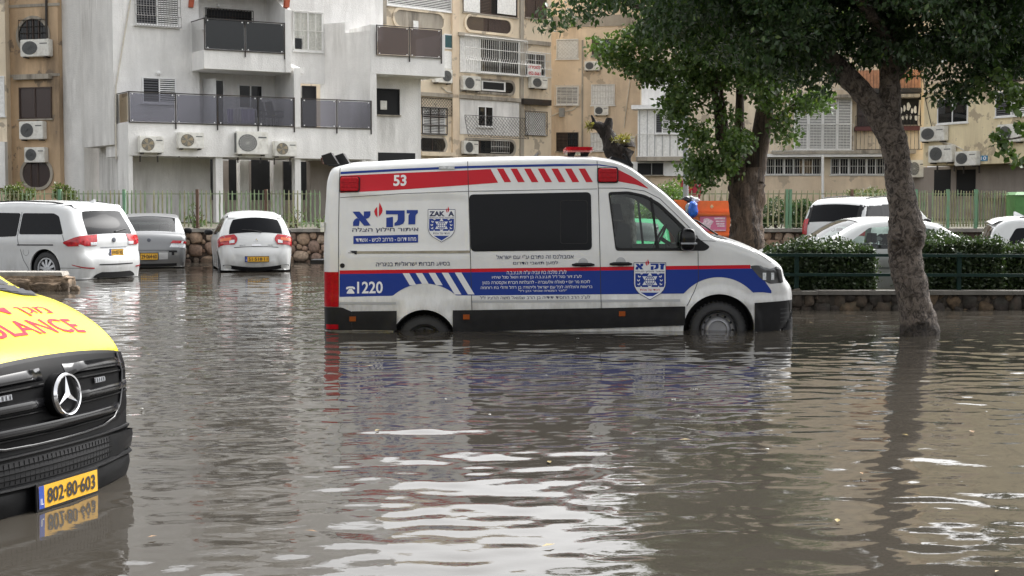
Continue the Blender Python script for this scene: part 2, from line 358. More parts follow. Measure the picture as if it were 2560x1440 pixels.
def pack_stones(parent, x0, x1, z0, z1, y, ax=(1, 0), size=.15, meshes=STONES, seed=3, limit=300, tight=1.0):
    """fill a wall face with stones of mixed size that do not overlap much"""
    rr = random.Random(seed); placed = []
    for r0 in (size * 1.25, size, size * .8, size * .6, size * .45):
        for _ in range(int((x1 - x0) * (z1 - z0) / (r0 * r0) * 5)):
            a, c = rr.uniform(x0, x1), rr.uniform(z0 + r0 * .3, z1 - r0 * .55); r_ = r0 * rr.uniform(.85, 1.15); asp = rr.uniform(.8, 1.3)
            if all(((a - p[0]) / (.5 * (asp + p[3])))**2 + (c - p[1])**2 > ((r_ + p[2]) * .90 * tight)**2 for p in placed): placed.append((a, c, r_, asp))
    placed = placed[:limit]
    for a, c, r_, asp in placed:
        o = link('stone', rr.choice(meshes), parent); o.location = Vector((a, y + rr.uniform(-.02, .02), c)) - (Vector(parent.location) if parent.get('_w') else Vector()); o.scale = (r_ * asp, r_ * .9, r_); o.rotation_euler = (rr.uniform(-.2, .2), rr.uniform(-.5, .5), rr.uniform(-.3, .3)) 
    return len(placed)
WZ = at(600, 580, 39.5).z
wall = thing('stone_wall', (0, 39.6, 0), 'field-stone retaining wall with concrete cap along the back of the car park', 'wall')
mb = MB(); mb.box(-26, 26, 39.56, 39.9, -.45, WZ); put('mortar', mb, MORTAR, wall)
mb = MB(); mb.box(-26, 26, 39.44, 39.92, WZ, at(600, 571, 39.5).z); put('wall_cap', mb, CONC, wall)
for a, b, sd in ((430, 545, 1), (715, 830, 2), (1880, 2050, 4)):
    pack_stones(wall, at(a, 600, 39.5).x, at(b, 600, 39.5).x, -.05, WZ - .02, 39.56, size=.145, seed=sd, limit=100)

# ------------------------------------------------------------------ palisade fence on top of the wall
FGREEN = M('worn green fence paint', (.20, .27, .15), .6, var=.25, scale=3, dirt=(.16, .10, .06), dscale=4, damt=.9)
FPALE = M('faded fence paint', (.27, .27, .15), .65, var=.25, scale=3, dirt=(.17, .10, .06), dscale=5, damt=.9)
FPOST = M('green post', (.15, .30, .18), .6, var=.25, scale=4, dirt=(.15, .09, .05), dscale=4, damt=.7)
RUSTP = M('rusty post', (.10, .055, .035), .8, var=.3)
fz0 = at(600, 571, 39.6).z; fz1 = at(600, 475, 39.6).z; H = fz1 - fz0
def picket_mesh(seed, mat, w=.023):
    rr = random.Random(seed); mb = MB(); pts = [(0, 0, .04)]
    for k in range(1, 6): pts.append((rr.uniform(-.007, .007), rr.uniform(-.004, .004), H * k / 5))
    pts[-1] = (rr.uniform(-.01, .01), 0, H * rr.uniform(.97, 1.02)); mb.tube(pts, [w] * 5 + [w * .5], 4); return mb.mesh('picket', mat)
PICK = [picket_mesh(i, [FGREEN, FPALE][i % 2]) for i in range(8)]
def fence(label, xa, xb, dx, posts, tone=None, dense=False, rails=True):
    X0, X1 = at(xa, 520, 39.62).x, at(xb, 520, 39.62).x; f = thing('palisade_fence', ((X0 + X1) / 2, 39.62, fz0), label, 'fence')
    x = X0; rr = random.Random(int(xa)); k = 0
    while x < X1:
        me = PICK[rr.randrange(8)] if tone is None else PICK[rr.choice(tone)]
        if rr.random() > .03: o = link('picket', me, f); o.location = Vector((x, 39.62, fz0)) - Vector(f.location)
        x += dx * rr.uniform(.9, 1.1); k += 1
    if rails:
        for zz in (fz0 + H * .13, fz1 - H * .1): mb = MB(); mb.box(X0 - .02, X1 + .02, 39.64, 39.665, zz - .012, zz + .012); put('rail', mb, FGREEN, f)
    for p, mt in posts:
        c = at(p, 520, 39.6).x; mb = MB(); mb.box(c - .035, c + .035, 39.57, 39.68, fz0, fz1 + .02); put('post', mb, mt, f)
fence('green palisade fence behind the people carrier and the silver saloon', -40, 800, .117, [(310, FPOST), (493, RUSTP), (665, RUSTP), (150, FPOST)], tone=[0, 2, 4, 6, 1])
fence('faded palisade fence with green double post right of the leaning tree trunk', 1905, 2205, .155, [(1967, FPOST), (1976, FPOST), (2130, RUSTP)], tone=[1, 3, 5, 7])
fence('pale palisade fence behind the orange waste containers', 1640, 1895, .155, [(1700, FPOST)], tone=[1, 3, 5, 7])
fence('closely set green palisade fence behind the right-hand parked cars', 2206, 2520, .075, [(2290, FPOST), (2370, FPOST), (2440, FPOST)])
mb = MB(); c0, c1 = at(2530, 520, 39.4), at(2640, 520, 39.4); bz = at(2550, 480, 39.4).z; mb.hexa([(c0.x + .03, 39.2, fz0), (c1.x, 39.2, fz0), (c1.x, 39.9, fz0), (c0.x + .03, 39.9, fz0), (c0.x, 39.15, bz - .08), (c1.x, 39.15, bz - .08), (c1.x, 39.95, bz - .08), (c0.x, 39.95, bz - .08)])
bn = thing('green_bin', ((c0.x + c1.x) / 2, 39.5, fz0), 'tall green waste bin standing at the end of the close-set fence', 'bin'); put('bin_body', mb, M('bin green', (.09, .24, .07), .5, var=.2), bn)
mb = MB(); mb.hexa([(c0.x - .03, 39.1, bz - .08), (c1.x, 39.1, bz - .08), (c1.x, 40, bz - .08), (c0.x - .03, 40, bz - .08), (c0.x + .06, 39.2, bz), (c1.x, 39.2, bz), (c1.x, 39.9, bz), (c0.x + .06, 39.9, bz)]); put('lid', mb, MATS['bin green'], bn)

# ------------------------------------------------------------------ low kerb wall, rail and hedges on the right
DST = [M('dark rubble %d' % i, c, .9, var=.4, scale=12, bump=.7, bscale=50, dirt=(.03, .035, .025), dscale=5, damt=.7) for i, c in enumerate(((.055, .042, .032), (.075, .056, .04), (.045, .036, .03), (.11, .075, .045)))]
RUB = [stone_mesh(40 + i, DST[i % 4], .7, .7) for i in range(8)]
KY = 21.6; kz = at(2300, 737, KY).z
kw = thing('kerb_wall', (9, KY, 0), 'low rubble wall with concrete cap holding the hedges above the flood', 'wall')
KX0 = at(1960, 740, KY).x - .9
mb = MB(); mb.box(KX0, 16, KY + .06, KY + .30, -.45, kz); put('mortar', mb, M('kerb mortar', (.045, .038, .03), .95, var=.4, bump=.8), kw)
for i in range(9):
    x0 = KX0 - .02 + i * 1.42; mb = MB(); mb.box(x0, x0 + 1.41, KY - .02 + R.uniform(-.012, .012), KY + .32, kz, kz + R.uniform(.045, .06)); put('cap_stone', mb, M('damp cap concrete', (.13, .12, .105), .8, var=.3, scale=6, bump=.5, dirt=(.05, .05, .04), damt=.8), kw)
pack_stones(kw, KX0, 9.2, -.06, kz + .01, KY + .07, size=.095, meshes=RUB, seed=9, limit=240, tight=.86)
mb = MB(); mb.quad((KX0, KY + .3, kz - .03), (16, KY + .3, kz - .03), (16, KY + 2.4, kz - .03), (KX0, KY + 2.4, kz - .03)); put('planter_ground', mb, MATS['garden soil'], kind='structure')
RG = M('dark green rail paint', (.005, .022, .017), .5, var=.2, scale=4, spec=.2, dirt=(.03, .025, .02), damt=.3)
rl = thing('guard_rail', (8, KY + .15, kz), 'dark green two-bar guard rail on the kerb wall in front of the hedges', 'railing')
for yy in (637, 686):
    za, zb = at(1960, yy, KY + .14).z, at(2540, yy + 5, KY + .14).z; mb = MB(); xa, xb = KX0 + .1, 12.5; mb.hexa([(xa, KY + .12, za - .022), (xb, KY + .12, zb - .022), (xb, KY + .17, zb - .022), (xa, KY + .17, za - .022), (xa, KY + .12, za + .022), (xb, KY + .12, zb + .022), (xb, KY + .17, zb + .022), (xa, KY + .17, za + .022)]); put('rail', mb, RG, rl)
for px_ in (1993, 2400, 2810):
    c = at(px_, 680, KY + .15).x; mb = MB(); mb.box(c - .03, c + .03, KY + .175, KY + .215, kz, at(2300, 632, KY + .15).z); put('post', mb, RG, rl)
# ------------------------------------------------------------------ broken concrete wall end at the left, with a loose lump
def rock(name, c, s, seed, mat, sub=4, rough=.25, box=.5, parent=None, **kw):
    bm = bmesh.new(); bmesh.ops.create_icosphere(bm, subdivisions=sub, radius=1.0); off = Vector((seed * 7.1, seed * 3.3, seed))
    for v in bm.verts:
        p = v.co.copy(); q = Vector([math.copysign(abs(k)**box, k) for k in p]); q = q / max(.6, 1); k = 1 + rough * mnoise.noise(p * 1.6 + off) + rough * .5 * mnoise.noise(p * 4 + off) + rough * .3 * mnoise.noise(p * 9 + off); v.co = Vector((q.x * k * s[0], q.y * k * s[1], q.z * (1 + (k - 1) * .5) * s[2])) + Vector(c)
    me = bpy.data.meshes.new(name)
    for f in bm.faces: f.smooth = True
    bm.to_mesh(me); bm.free(); me.materials.append(mat); return link(name, me, parent, **kw)
LY = 26.4; RUBC = M('broken concrete', (.26, .19, .13), .9, var=.4, scale=7, bump=1., bscale=30, dirt=(.07, .055, .04), dscale=3, damt=.8, wet=True)
bw = thing('broken_wall', (at(60, 700, LY).x, LY, 0), 'broken-off concrete wall end beside the white people carrier', 'wall')
lz = at(80, 686, LY).z; xe = at(166, 700, LY).x
rock('wall_core', (xe - .80, LY + .22, lz * .30), (.80, .30, lz * .66), 3, RUBC, 5, .14, .28, bw).location = -Vector(bw.location)
mb = MB(); mb.hexa([(xe - 3, LY - .06, lz - .02), (xe - .05, LY - .06, lz - .025), (xe - .09, LY + .5, lz - .025), (xe - 3, LY + .5, lz - .02), (xe - 3, LY - .06, lz + .05), (xe - .07, LY - .06, lz + .04), (xe - .12, LY + .5, lz + .04), (xe - 3, LY + .5, lz + .05)]); put('wall_cap', mb, CONC, bw)
rock('wall_core', (xe - 2.3, LY + .25, lz * .3), (.75, .26, lz * .64), 5, RUBC, 4, .14, .3, bw).location = -Vector(bw.location)
for i in range(3): rock('rubble', (xe - .35 - i * .5, LY - .06, lz * (.15 + .2 * (i % 2))), (.26, .10, .12), 10 + i, RUBC, 4, .4, .55, bw).location = -Vector(bw.location)
p = at(187, 720, LY); rock('loose_lump', (p.x, LY, .02), (.085, .08, .075), 21, RUBC, 3, .4, .7, label='small lump of rubble sticking out of the water by the broken wall', cat='rubble')
# ------------------------------------------------------------------ vehicle bodies
def spline(pts, n):
    """dense points along a Catmull-Rom curve through pts; a point given as (x, z, 1) is a sharp corner"""
    segs = [[]]
    for p in pts:
        segs[-1].append((p[0], p[1]))
        if len(p) > 2 and p is not pts[0] and p is not pts[-1]: segs.append([(p[0], p[1])])
    out = []
    tot = sum(math.dist(a, b) for s in segs for a, b in zip(s, s[1:]))
    for s in segs:
        k = len(s)
        for i in range(k - 1):
            p0, p1, p2, p3 = s[max(i - 1, 0)], s[i], s[i + 1], s[min(i + 2, k - 1)]
            m = max(2, int(round(n * math.dist(p1, p2) / tot)))
            for j in range(m):
                t = j / m
                # centripetal-ish: limited tangents keep the line from overshooting
                d1 = math.dist(p1, p2)
                def tan(a, b, c):
                    da, db = math.dist(a, b) or 1e-6, math.dist(b, c) or 1e-6
                    return [((b[q] - a[q]) / da * db + (c[q] - b[q]) / db * da) / (da + db) for q in (0, 1)]
                t1 = tan(p0, p1, p2) if i > 0 else [(p2[q] - p1[q]) / (d1 or 1) for q in (0, 1)]
                t2 = tan(p1, p2, p3) if i < k - 2 else [(p2[q] - p1[q]) / (d1 or 1) for q in (0, 1)]
                h00, h10, h01, h11 = 2 * t**3 - 3 * t**2 + 1, t**3 - 2 * t**2 + t, -2 * t**3 + 3 * t**2, t**3 - t**2
                out.append(tuple(h00 * p1[q] + h10 * d1 * t1[q] + h01 * p2[q] + h11 * d1 * t2[q] for q in (0, 1)))
    out.append(segs[-1][-1]); return np.array(out)

class Body:
    """a car body: side outline (x forward, z up) from rear bottom over the roof to front bottom, inflated to half-width w(x, z)"""
    def __init__(s, outline, zbot, wfun, n=150, fillet=.09, rear_r=.25, rear_d=.12, front_r=.6, front_d=.3, crown=.025, bow_f=.06, bow_r=.03):
        s.C = spline(outline, n); s.zb = zbot; s.wf = wfun; s.r = fillet; s.crown = crown
        s.x0, s.x1 = s.C[:, 0].min(), s.C[:, 0].max(); s.rr, s.rd, s.fr, s.fd = rear_r, rear_d, front_r, front_d; s.bf, s.br = bow_f, bow_r
        d = np.gradient(s.C, axis=0); l = np.hypot(d[:, 0], d[:, 1]) + 1e-9
        s.Nn = np.stack([-d[:, 1] / l, d[:, 0] / l], 1)                     # outward (left of the rear->front walk)
        s.S = np.concatenate([[0], np.cumsum(np.hypot(*np.diff(s.C, axis=0).T))])
    def dist(s, x, z):
        P = np.stack([x, z], -1)[..., None, :]; A, B = s.C[:-1], s.C[1:]; AB = B - A
        t = np.clip(((P - A) * AB).sum(-1) / ((AB**2).sum(-1) + 1e-12), 0, 1)
        return np.sqrt((((A + t[..., None] * AB) - P)**2).sum(-1).min(-1))
    def w(s, x, z, d=None):
        x = np.asarray(x, float); z = np.asarray(z, float)
        d = s.dist(x, z) if d is None else d
        w = s.wf(x, z)
        k = np.clip((s.rr - (x - s.x0)) / s.rr, 0, 1); w = w - s.rd * (1 - np.sqrt(np.clip(1 - k**2, 0, 1)))
        k = np.clip((s.fr - (s.x1 - x)) / s.fr, 0, 1); w = w - s.fd * (1 - np.sqrt(np.clip(1 - k**2, 0, 1)))
        k = np.clip(1 - d / s.r, 0, 1); return w - s.r * (1 - np.sqrt(1 - k**2))
    def bow(s, i):
        n = s.Nn[i]; return s.crown * abs(n[1]) + (s.bf if n[0] > 0 else s.br) * abs(n[0])
    def mesh(s, nt=26, na=14):
        n = len(s.C); xb = s.C[0, 0] + (s.C[-1, 0] - s.C[0, 0]) * (s.S / s.S[-1])
        xb = .35 * xb + .65 * np.clip(s.C[:, 0], min(s.C[0, 0], s.C[-1, 0]), max(s.C[0, 0], s.C[-1, 0]))
        t = 1 - (1 - np.linspace(0, 1, nt))**1.6
        X = xb[:, None] + (s.C[:, 0] - xb)[:, None] * t; Z = s.zb + (s.C[:, 1] - s.zb)[:, None] * t
        Wd = s.w(X, Z); ys = np.linspace(-1, 1, na + 2)[1:-1]
        vs = []; rl = 2 * nt + na
        for i in range(n):
            wt = Wd[i, -1]; bw = s.bow(i)
            vs += [(X[i, j], -Wd[i, j], Z[i, j]) for j in range(nt)]
            vs += [(s.C[i, 0] + s.Nn[i, 0] * bw * (1 - y * y), y * wt, s.C[i, 1] + s.Nn[i, 1] * bw * (1 - y * y)) for y in ys]
            vs += [(X[i, j], Wd[i, j], Z[i, j]) for j in range(nt - 1, -1, -1)]
        fs = [(i * rl + j, i * rl + (j + 1) % rl, (i + 1) * rl + (j + 1) % rl, (i + 1) * rl + j) for i in range(n - 1) for j in range(rl)]
        fs += [tuple(range(rl)), tuple((n - 1) * rl + j for j in range(rl))[::-1]]
        mb = MB(); mb.add(vs, fs); return mb
    def side(s, x, z, off=.003, sgn=-1):
        return [(float(a), float(sgn * (q + off)), float(b)) for a, b, q in zip(np.atleast_1d(x), np.atleast_1d(z), np.atleast_1d(s.w(x, z)))]
    def arc_z(s, z, front):
        """arc position on the front or rear of the outline at height z"""
        idx = range(len(s.C) - 1, 0, -1) if front else range(len(s.C) - 1)
        for i in idx:
            j = i - 1 if front else i + 1
            a, b = s.C[i, 1], s.C[j, 1]
            if (a - z) * (b - z) <= 0 and a != b: return s.S[i] + (s.S[j] - s.S[i]) * (z - a) / (b - a)
        return s.S[-1] if front else 0
    def arc_x(s, x):
        """arc position on the top of the outline at x"""
        i0 = int(np.argmax(s.C[:, 0] >= s.x0 + .35)); 
        for i in range(len(s.C) - 1):
            if (s.C[i, 0] - x) * (s.C[i + 1, 0] - x) <= 0 and s.C[i + 1, 0] > s.C[i, 0] and s.C[i, 1] > s.C[:, 1].min() + .45 * (np.ptp(s.C[:, 1])) * .5:
                return s.S[i] + (s.S[i + 1] - s.S[i]) * (x - s.C[i, 0]) / (s.C[i + 1, 0] - s.C[i, 0])
        return s.S[-1]
    def skin(s, a, q, off=.003):
        """point on the skin at outline position a, q metres across from the centre; beyond the edge it wraps onto the side"""
        i = min(max(int(np.searchsorted(s.S, a)) - 1, 0), len(s.C) - 2); f = (a - s.S[i]) / (s.S[i + 1] - s.S[i] + 1e-9)
        c = s.C[i] * (1 - f) + s.C[i + 1] * f; n = s.Nn[i] * (1 - f) + s.Nn[i + 1] * f; n = n / (np.hypot(*n) + 1e-9)
        wt = float(s.w(c[0], c[1], 0.0)); sg = -1 if q < 0 else 1; aq = abs(q)
        if aq <= wt:
            bw = s.bow(i) * (1 - (q / wt)**2) + off; return (float(c[0] + n[0] * bw), float(q), float(c[1] + n[1] * bw))
        p = c - n * (aq - wt); ww = float(s.w(p[0], p[1])); o2 = off * .7
        return (float(p[0] + n[0] * o2), float(sg * (ww + o2)), float(p[1] + n[1] * o2))

def bool_cut(o, cutters, solver='EXACT'):
    """subtract the cutter meshes from o and keep the result"""
    tmp = []
    for i, mb in enumerate(cutters):
        me = mb.mesh('cutter', [GAP]); finish(me, None, True, True); c = bpy.data.objects.new('cutter', me); COL.objects.link(c); c.parent = o.parent; tmp.append(c)
        md = o.modifiers.new('cut%d' % i, 'BOOLEAN'); md.operation = 'DIFFERENCE'; md.object = c; md.solver = solver
    dg = bpy.context.evaluated_depsgraph_get(); dg.update()
    me = bpy.data.meshes.new_from_object(o.evaluated_get(dg)); o.modifiers.clear(); old = o.data; o.data = me
    for c in tmp: bpy.data.objects.remove(c)
    bpy.data.meshes.remove(old); return o

def ring_poly(pts, nseg=6, r=.05):
    """polygon with rounded corners"""
    out = []; k = len(pts)
    for i in range(k):
        a, b, c = Vector(pts[i - 1]), Vector(pts[i]), Vector(pts[(i + 1) % k])
        d1, d2 = (a - b), (c - b); rr = min(r, d1.length * .45, d2.length * .45)
        p, q = b + d1.normalized() * rr, b + d2.normalized() * rr
        for j in range(nseg + 1):
            t = j / nseg; out.append(tuple((1 - t)**2 * p + 2 * t * (1 - t) * b + t * t * q))
    return out
def wheel(parent, c, R_, Wd, sgn, rimR, rim_mat, style='steel', spokes=10):
    """tyre with tread and a rim with holes or spokes; sgn = which way the wheel faces along y"""
    x, y, z = c; h = Wd / 2
    mb = MB(); prof = [(rimR, -h * .8), (rimR + .02, -h), (R_ - .05, -h), (R_ - .015, -h * .86), (R_, -h * .6), (R_, h * .6), (R_ - .015, h * .86), (R_ - .05, h), (rimR + .02, h), (rimR, h * .8)]
    mb.lathe(prof, (x, y, z), (0, 1, 0), 40)
    for k in range(40):
        t = 2 * math.pi * k / 40
        p = Vector((x + math.cos(t) * (R_ + .002), y, z + math.sin(t) * (R_ + .002))); tx = Vector((-math.sin(t), 0, math.cos(t))) * .012; rx = Vector((math.cos(t), 0, math.sin(t))) * .006
        for s0, s1 in ((-.6, -.1), (.1, .6)):
            a, b = Vector((0, h * s0, 0)), Vector((0, h * s1, 0))
            mb.hexa([p - tx + a - rx, p + tx + a - rx, p + tx + b - rx, p - tx + b - rx, p - tx + a + rx, p + tx + a + rx, p + tx + b + rx, p - tx + b + rx])
    w = thing('wheel', (0, 0, 0), None, None, world=False); w.parent = parent
    put('tyre', mb, RUBBER, w, smooth=40)
    mb = MB(); yo = sgn * h * .8
    mb.lathe([(rimR + .004, -h * .8), (rimR + .004, h * .8), (rimR - .025, h * .8), (rimR - .035, h * .55), (rimR - .035, -h * .8)], (x, y, z), (0, 1, 0), 36)
    if style == 'steel':
        mb.lathe([(rimR - .03, sgn * h * .35), (rimR * .72, sgn * h * .25), (rimR * .6, sgn * h * .62), (rimR * .5, sgn * h * .70), (rimR * .47, sgn * h * .45), (0.001, sgn * h * .4)], (x, y, z), (0, 1, 0), 36)
    else:
        mb.lathe([(rimR * .22, sgn * h * .7), (rimR * .2, sgn * h * .78), (.001, sgn * h * .78)], (x, y, z), (0, 1, 0), 20)
        for k in range(spokes):
            t = 2 * math.pi * k / spokes + .2; dx, dz = math.cos(t), math.sin(t); px_, pz = -dz, dx
            w0, w1 = rimR * .09, rimR * .13; r0, r1 = rimR * .15, rimR * .96; a, b = y + sgn * h * .72, y + sgn * h * .55
            mb.hexa([(x + dx * r0 - px_ * w0, a, z + dz * r0 - pz * w0), (x + dx * r0 + px_ * w0, a, z + dz * r0 + pz * w0), (x + dx * r0 + px_ * w0, a - sgn * .03, z + dz * r0 + pz * w0), (x + dx * r0 - px_ * w0, a - sgn * .03, z + dz * r0 - pz * w0),
                     (x + dx * r1 - px_ * w1, b, z + dz * r1 - pz * w1), (x + dx * r1 + px_ * w1, b, z + dz * r1 + pz * w1), (x + dx * r1 + px_ * w1, b - sgn * .03, z + dz * r1 + pz * w1), (x + dx * r1 - px_ * w1, b - sgn * .03, z + dz * r1 - pz * w1)])
    put('rim', mb, rim_mat, w, smooth=35)
    mb = MB(); mb.lathe([(rimR - .036, sgn * h * .1), (.001, sgn * h * .1)], (x, y, z), (0, 1, 0), 30)
    if style == 'steel':
        for k in range(12):
            t = 2 * math.pi * k / 12; q = rimR * .79
            mb.disc((x + q * math.cos(t), y + sgn * (h * .33 + .004), z + q * math.sin(t)), (0, 1, 0), rimR * .07, 10)
    put('brake_disc', mb, BLACK, w)
    return w
def glass_patch(body, parent, name, poly, mat, off=.004, sgn=-1, n=10):
    """a pane following the body side; poly = corner outline [(x, z)]"""
    rings = []; c = np.mean(poly, 0)
    for k in range(5):
        f = k / 4; rings.append([tuple(c + (np.array(p) - c) * max(f, .02)) for p in poly])
    mb = MB(); m = len(poly); vs = []
    for rg in rings: vs += body.side([p[0] for p in rg], [p[1] for p in rg], off, sgn)
    fs = [(k * m + j, k * m + (j + 1) % m, (k + 1) * m + (j + 1) % m, (k + 1) * m + j) for k in range(4) for j in range(m)] + [tuple(range(m))]
    mb.add(vs, fs); return put(name, mb, mat, parent, smooth=30)
def skin_patch(body, a0, a1, q0, q1, off=.004, na=8, nq=10, shape=None):
    """grid on the skin between outline positions a0..a1 and q0..q1 across; shape(f) -> (shrink0, shrink1) of the q range at row f"""
    P = []
    for i in range(na + 1):
        f = i / na; A = a0 + (a1 - a0) * f; s0, s1 = shape(f) if shape else (0, 0)
        l, r = q0 + s0, q1 - s1; P.append([body.skin(A, l + (r - l) * j / nq, off) for j in range(nq + 1)])
    mb = MB(); mb.grid(P); return mb
def plate_part(parent, org, ax, up, nrm, w, h, text, blue=True, frame=True):
    """number plate lying on the plane (ax, up) at org, text across"""
    ax, up, nrm, org = Vector(ax).normalized(), Vector(up).normalized(), Vector(nrm).normalized(), Vector(org)
    def pt(u, v, n=0): return org + ax * u + up * v + nrm * n
    mb = MB(); b = .012
    mb.hexa([pt(-w / 2 - b, -h / 2 - b, 0), pt(w / 2 + b, -h / 2 - b, 0), pt(w / 2 + b, -h / 2 - b, .01), pt(-w / 2 - b, -h / 2 - b, .01), pt(-w / 2 - b, h / 2 + b, 0), pt(w / 2 + b, h / 2 + b, 0), pt(w / 2 + b, h / 2 + b, .01), pt(-w / 2 - b, h / 2 + b, .01)])
    p = put('number_plate', mb, BLACK, parent)
    mb = MB(); mb.quad(pt(-w / 2, -h / 2, .013), pt(w / 2, -h / 2, .013), pt(w / 2, h / 2, .013), pt(-w / 2, h / 2, .013)); put('plate_face', mb, PLATE, p)
    x0 = -w / 2
    if blue:
        mb = MB(); mb.quad(pt(x0, -h / 2, .015), pt(x0 + w * .085, -h / 2, .015), pt(x0 + w * .085, h / 2, .015), pt(x0, h / 2, .015)); put('country_band', mb, M('plate blue', (.02, .06, .32), .4), p); x0 += w * .085
        mb = MB(); text_on(mb, 'IL', (-w / 2 + w * .02, .05 * h, -w / 2 + w * .068, .32 * h), lambda x, y: pt(x, -y, .017)); put('lettering', mb, WHITEINK, p, fixn=False)
    mb = MB(); text_on(mb, text, (x0 + w * .05, -h * .34, w / 2 - w * .05, h * .34), lambda x, y: pt(x, -y, .017), bold=.02); put('lettering', mb, INK, p, fixn=False)
    return p
# ------------------------------------------------------------------ the white rescue van in the middle of the flood
VY = 18.0; VHW = 1.02; VX0 = at(805, 600, VY).x; VGZ = -.36
WHITEP = paint('white van paint', (.70, .705, .70), .28, .35, film=(.05, .75, .75))
V_BLUE = paint('blue vinyl', (.008, .035, .24), .45, .06, dirt=.1, spec=.25); V_RED = paint('red vinyl', (.52, .006, .018), .45, .06, dirt=.1, spec=.25); V_WHITE = paint('white vinyl', (.70, .71, .73), .3, .3, dirt=.1)
V_GREY = paint('grey vinyl', (.36, .37, .38), .35, .2, dirt=.1); NAVY = M('navy lettering', (.012, .018, .07), .4)
def vp(px, py):
    p = at(px, py, VY); return p.x - VX0, p.z - VGZ
def vps(l): return [vp(*p) for p in l]
def vpx(px): return vp(px, 640)[0]
def vpz(py): return vp(1390, py)[1]
FWC, RWC = vp(1797, 827), vp(1060, 861); FWR = RWR = .345
def sstep(a, b, x): t = np.clip((x - a) / (b - a), 0, 1); return t * t * (3 - 2 * t)
def van_w(x, z):
    zb = vpz(640); zt = vpz(395)
    w = VHW - .115 * np.clip((z - zb) / (zt - zb), 0, 1)**1.25 - .05 * np.clip((vpz(790) - z) / .5, 0, 1)
    w = w + .013 * sstep(vpz(482), vpz(488), z) * 0 - .010 * sstep(vpz(478), vpz(474), z)        # ledge under the gutter
    w = w + .016 * (sstep(vpz(738), vpz(752), z) - sstep(vpz(764), vpz(770), z)) * .8             # swage along the flank
    # recessed panel behind the sliding door
    ins = sstep(vpx(866), vpx(874), x) * (1 - sstep(vpx(1164), vpx(1170), x)) * sstep(vpz(632), vpz(626), z) * (1 - sstep(vpz(496), vpz(490), z)); w = w - .013 * ins
    for (cx, cz), R1 in ((FWC, .50), (RWC, .47)):                                                    # arch flares
        d = np.hypot(x - cx, (z - cz)); w = w + .022 * (1 - sstep(R1, R1 + .05, d))
    return w
V_OUT = [(811, 845), (808, 800), (806, 720), (806, 600), (810, 500), (816, 440), (824, 422, ), (850, 413), (940, 405), (1100, 397), (1300, 392), (1420, 392), (1494, 394), (1539, 402), (1582, 420), (1618, 446), (1658, 476), (1700, 515), (1745, 558), (1786, 592), (1830, 603), (1878, 620), (1930, 646), (1960, 668), (1972, 700), (1986, 716), (1994, 735), (1994, 760), (1988, 790), (1972, 818), (1950, 845)]
VB = Body(vps(V_OUT), vpz(846), van_w, n=210, fillet=.11, rear_r=.16, rear_d=.07, front_r=.62, front_d=.34, crown=.035, bow_f=.03)
van = thing('rescue_van', (VX0, VY + VHW, VGZ), 'white rescue ambulance van with red and blue stripes standing wheel-deep in the flood', 'van', world=False)
o = put('body', VB.mesh(48, 16), [WHITEP], van, merge=True, fixn=True)
CABWIN = vps([(1525, 484), (1572, 483), (1612, 492), (1646, 512), (1680, 544), (1712, 578), (1735, 602), (1740, 621), (1541, 621)])
CABWIN = ring_poly(CABWIN, 4, .05)
def yprism(poly, y0, y1):
    n = len(poly); mb = MB()
    return mb.add([(x, y0, z) for x, z in poly] + [(x, y1, z) for x, z in poly], [tuple(range(n)), tuple(range(n, 2 * n))[::-1]] + [(i, (i + 1) % n, n + (i + 1) % n, n + i) for i in range(n)])
cav = vps([(1512, 470), (1560, 440), (1610, 455), (1700, 530), (1780, 612), (1800, 700), (1515, 735)])
mb = MB(); n = len(cav); ww = VB.w([p[0] for p in cav], [p[1] for p in cav], 9.0) - .045
ww[1] -= .04; ww[2] -= .03; ww[3] -= .02; ww[4] -= .05
mb.add([(x, -q, z) for (x, z), q in zip(cav, ww)] + [(x, q, z) for (x, z), q in zip(cav, ww)], [tuple(range(n)), tuple(range(n, 2 * n))[::-1]] + [(i, (i + 1) % n, n + (i + 1) % n, n + i) for i in range(n)])
def arch_cut(c, r, y0, y1):
    m = MB(); m.tube([(c[0], y0, c[1]), (c[0], y1, c[1])], r, 48); return m
bool_cut(o, [mb, yprism(CABWIN, -1.3, 1.3), arch_cut((FWC[0], FWC[1] + .015), .435, -1.3, -.55), arch_cut((FWC[0], FWC[1] + .015), .435, .55, 1.3), arch_cut((RWC[0], RWC[1] + .03), .395, -1.3, -.55), arch_cut((RWC[0], RWC[1] + .03), .395, .55, 1.3)])
finish(o.data, 35)
def vside(px, py, off=.003):
    x, z = vp(px, py); return VB.side([x], [z], off)[0]
def vband(name, xs, lo, hi, mat, off=.003, rows=4, parent=van):
    """strip on the flank between photo heights lo(x) and hi(x)"""
    P = []
    for x in xs:
        a, b = lo(x), hi(x); q = [vp(x, a + (b - a) * j / rows) for j in range(rows + 1)]; P.append(VB.side([p[0] for p in q], [p[1] for p in q], off))
    m = MB(); m.grid(P); return put(name, m, mat, parent, smooth=40)
def vquad(m, c, off, nu=6, nv=6):
    """four photo corners -> patch"""
    P = []
    for i in range(nu + 1):
        u = i / nu; row = [vp((c[0][0] * (1 - u) + c[1][0] * u) * (1 - v) + (c[3][0] * (1 - u) + c[2][0] * u) * v, (c[0][1] * (1 - u) + c[1][1] * u) * (1 - v) + (c[3][1] * (1 - u) + c[2][1] * u) * v) for v in [j / nv for j in range(nv + 1)]]
        P.append(VB.side([p[0] for p in row], [p[1] for p in row], off))
    return m.grid(P)
lin = lambda x, pts: float(np.interp(x, [p[0] for p in pts], [p[1] for p in pts]))
steps = lambda a, b, d=10: list(np.linspace(a, b, max(2, int(abs(b - a) / d))))
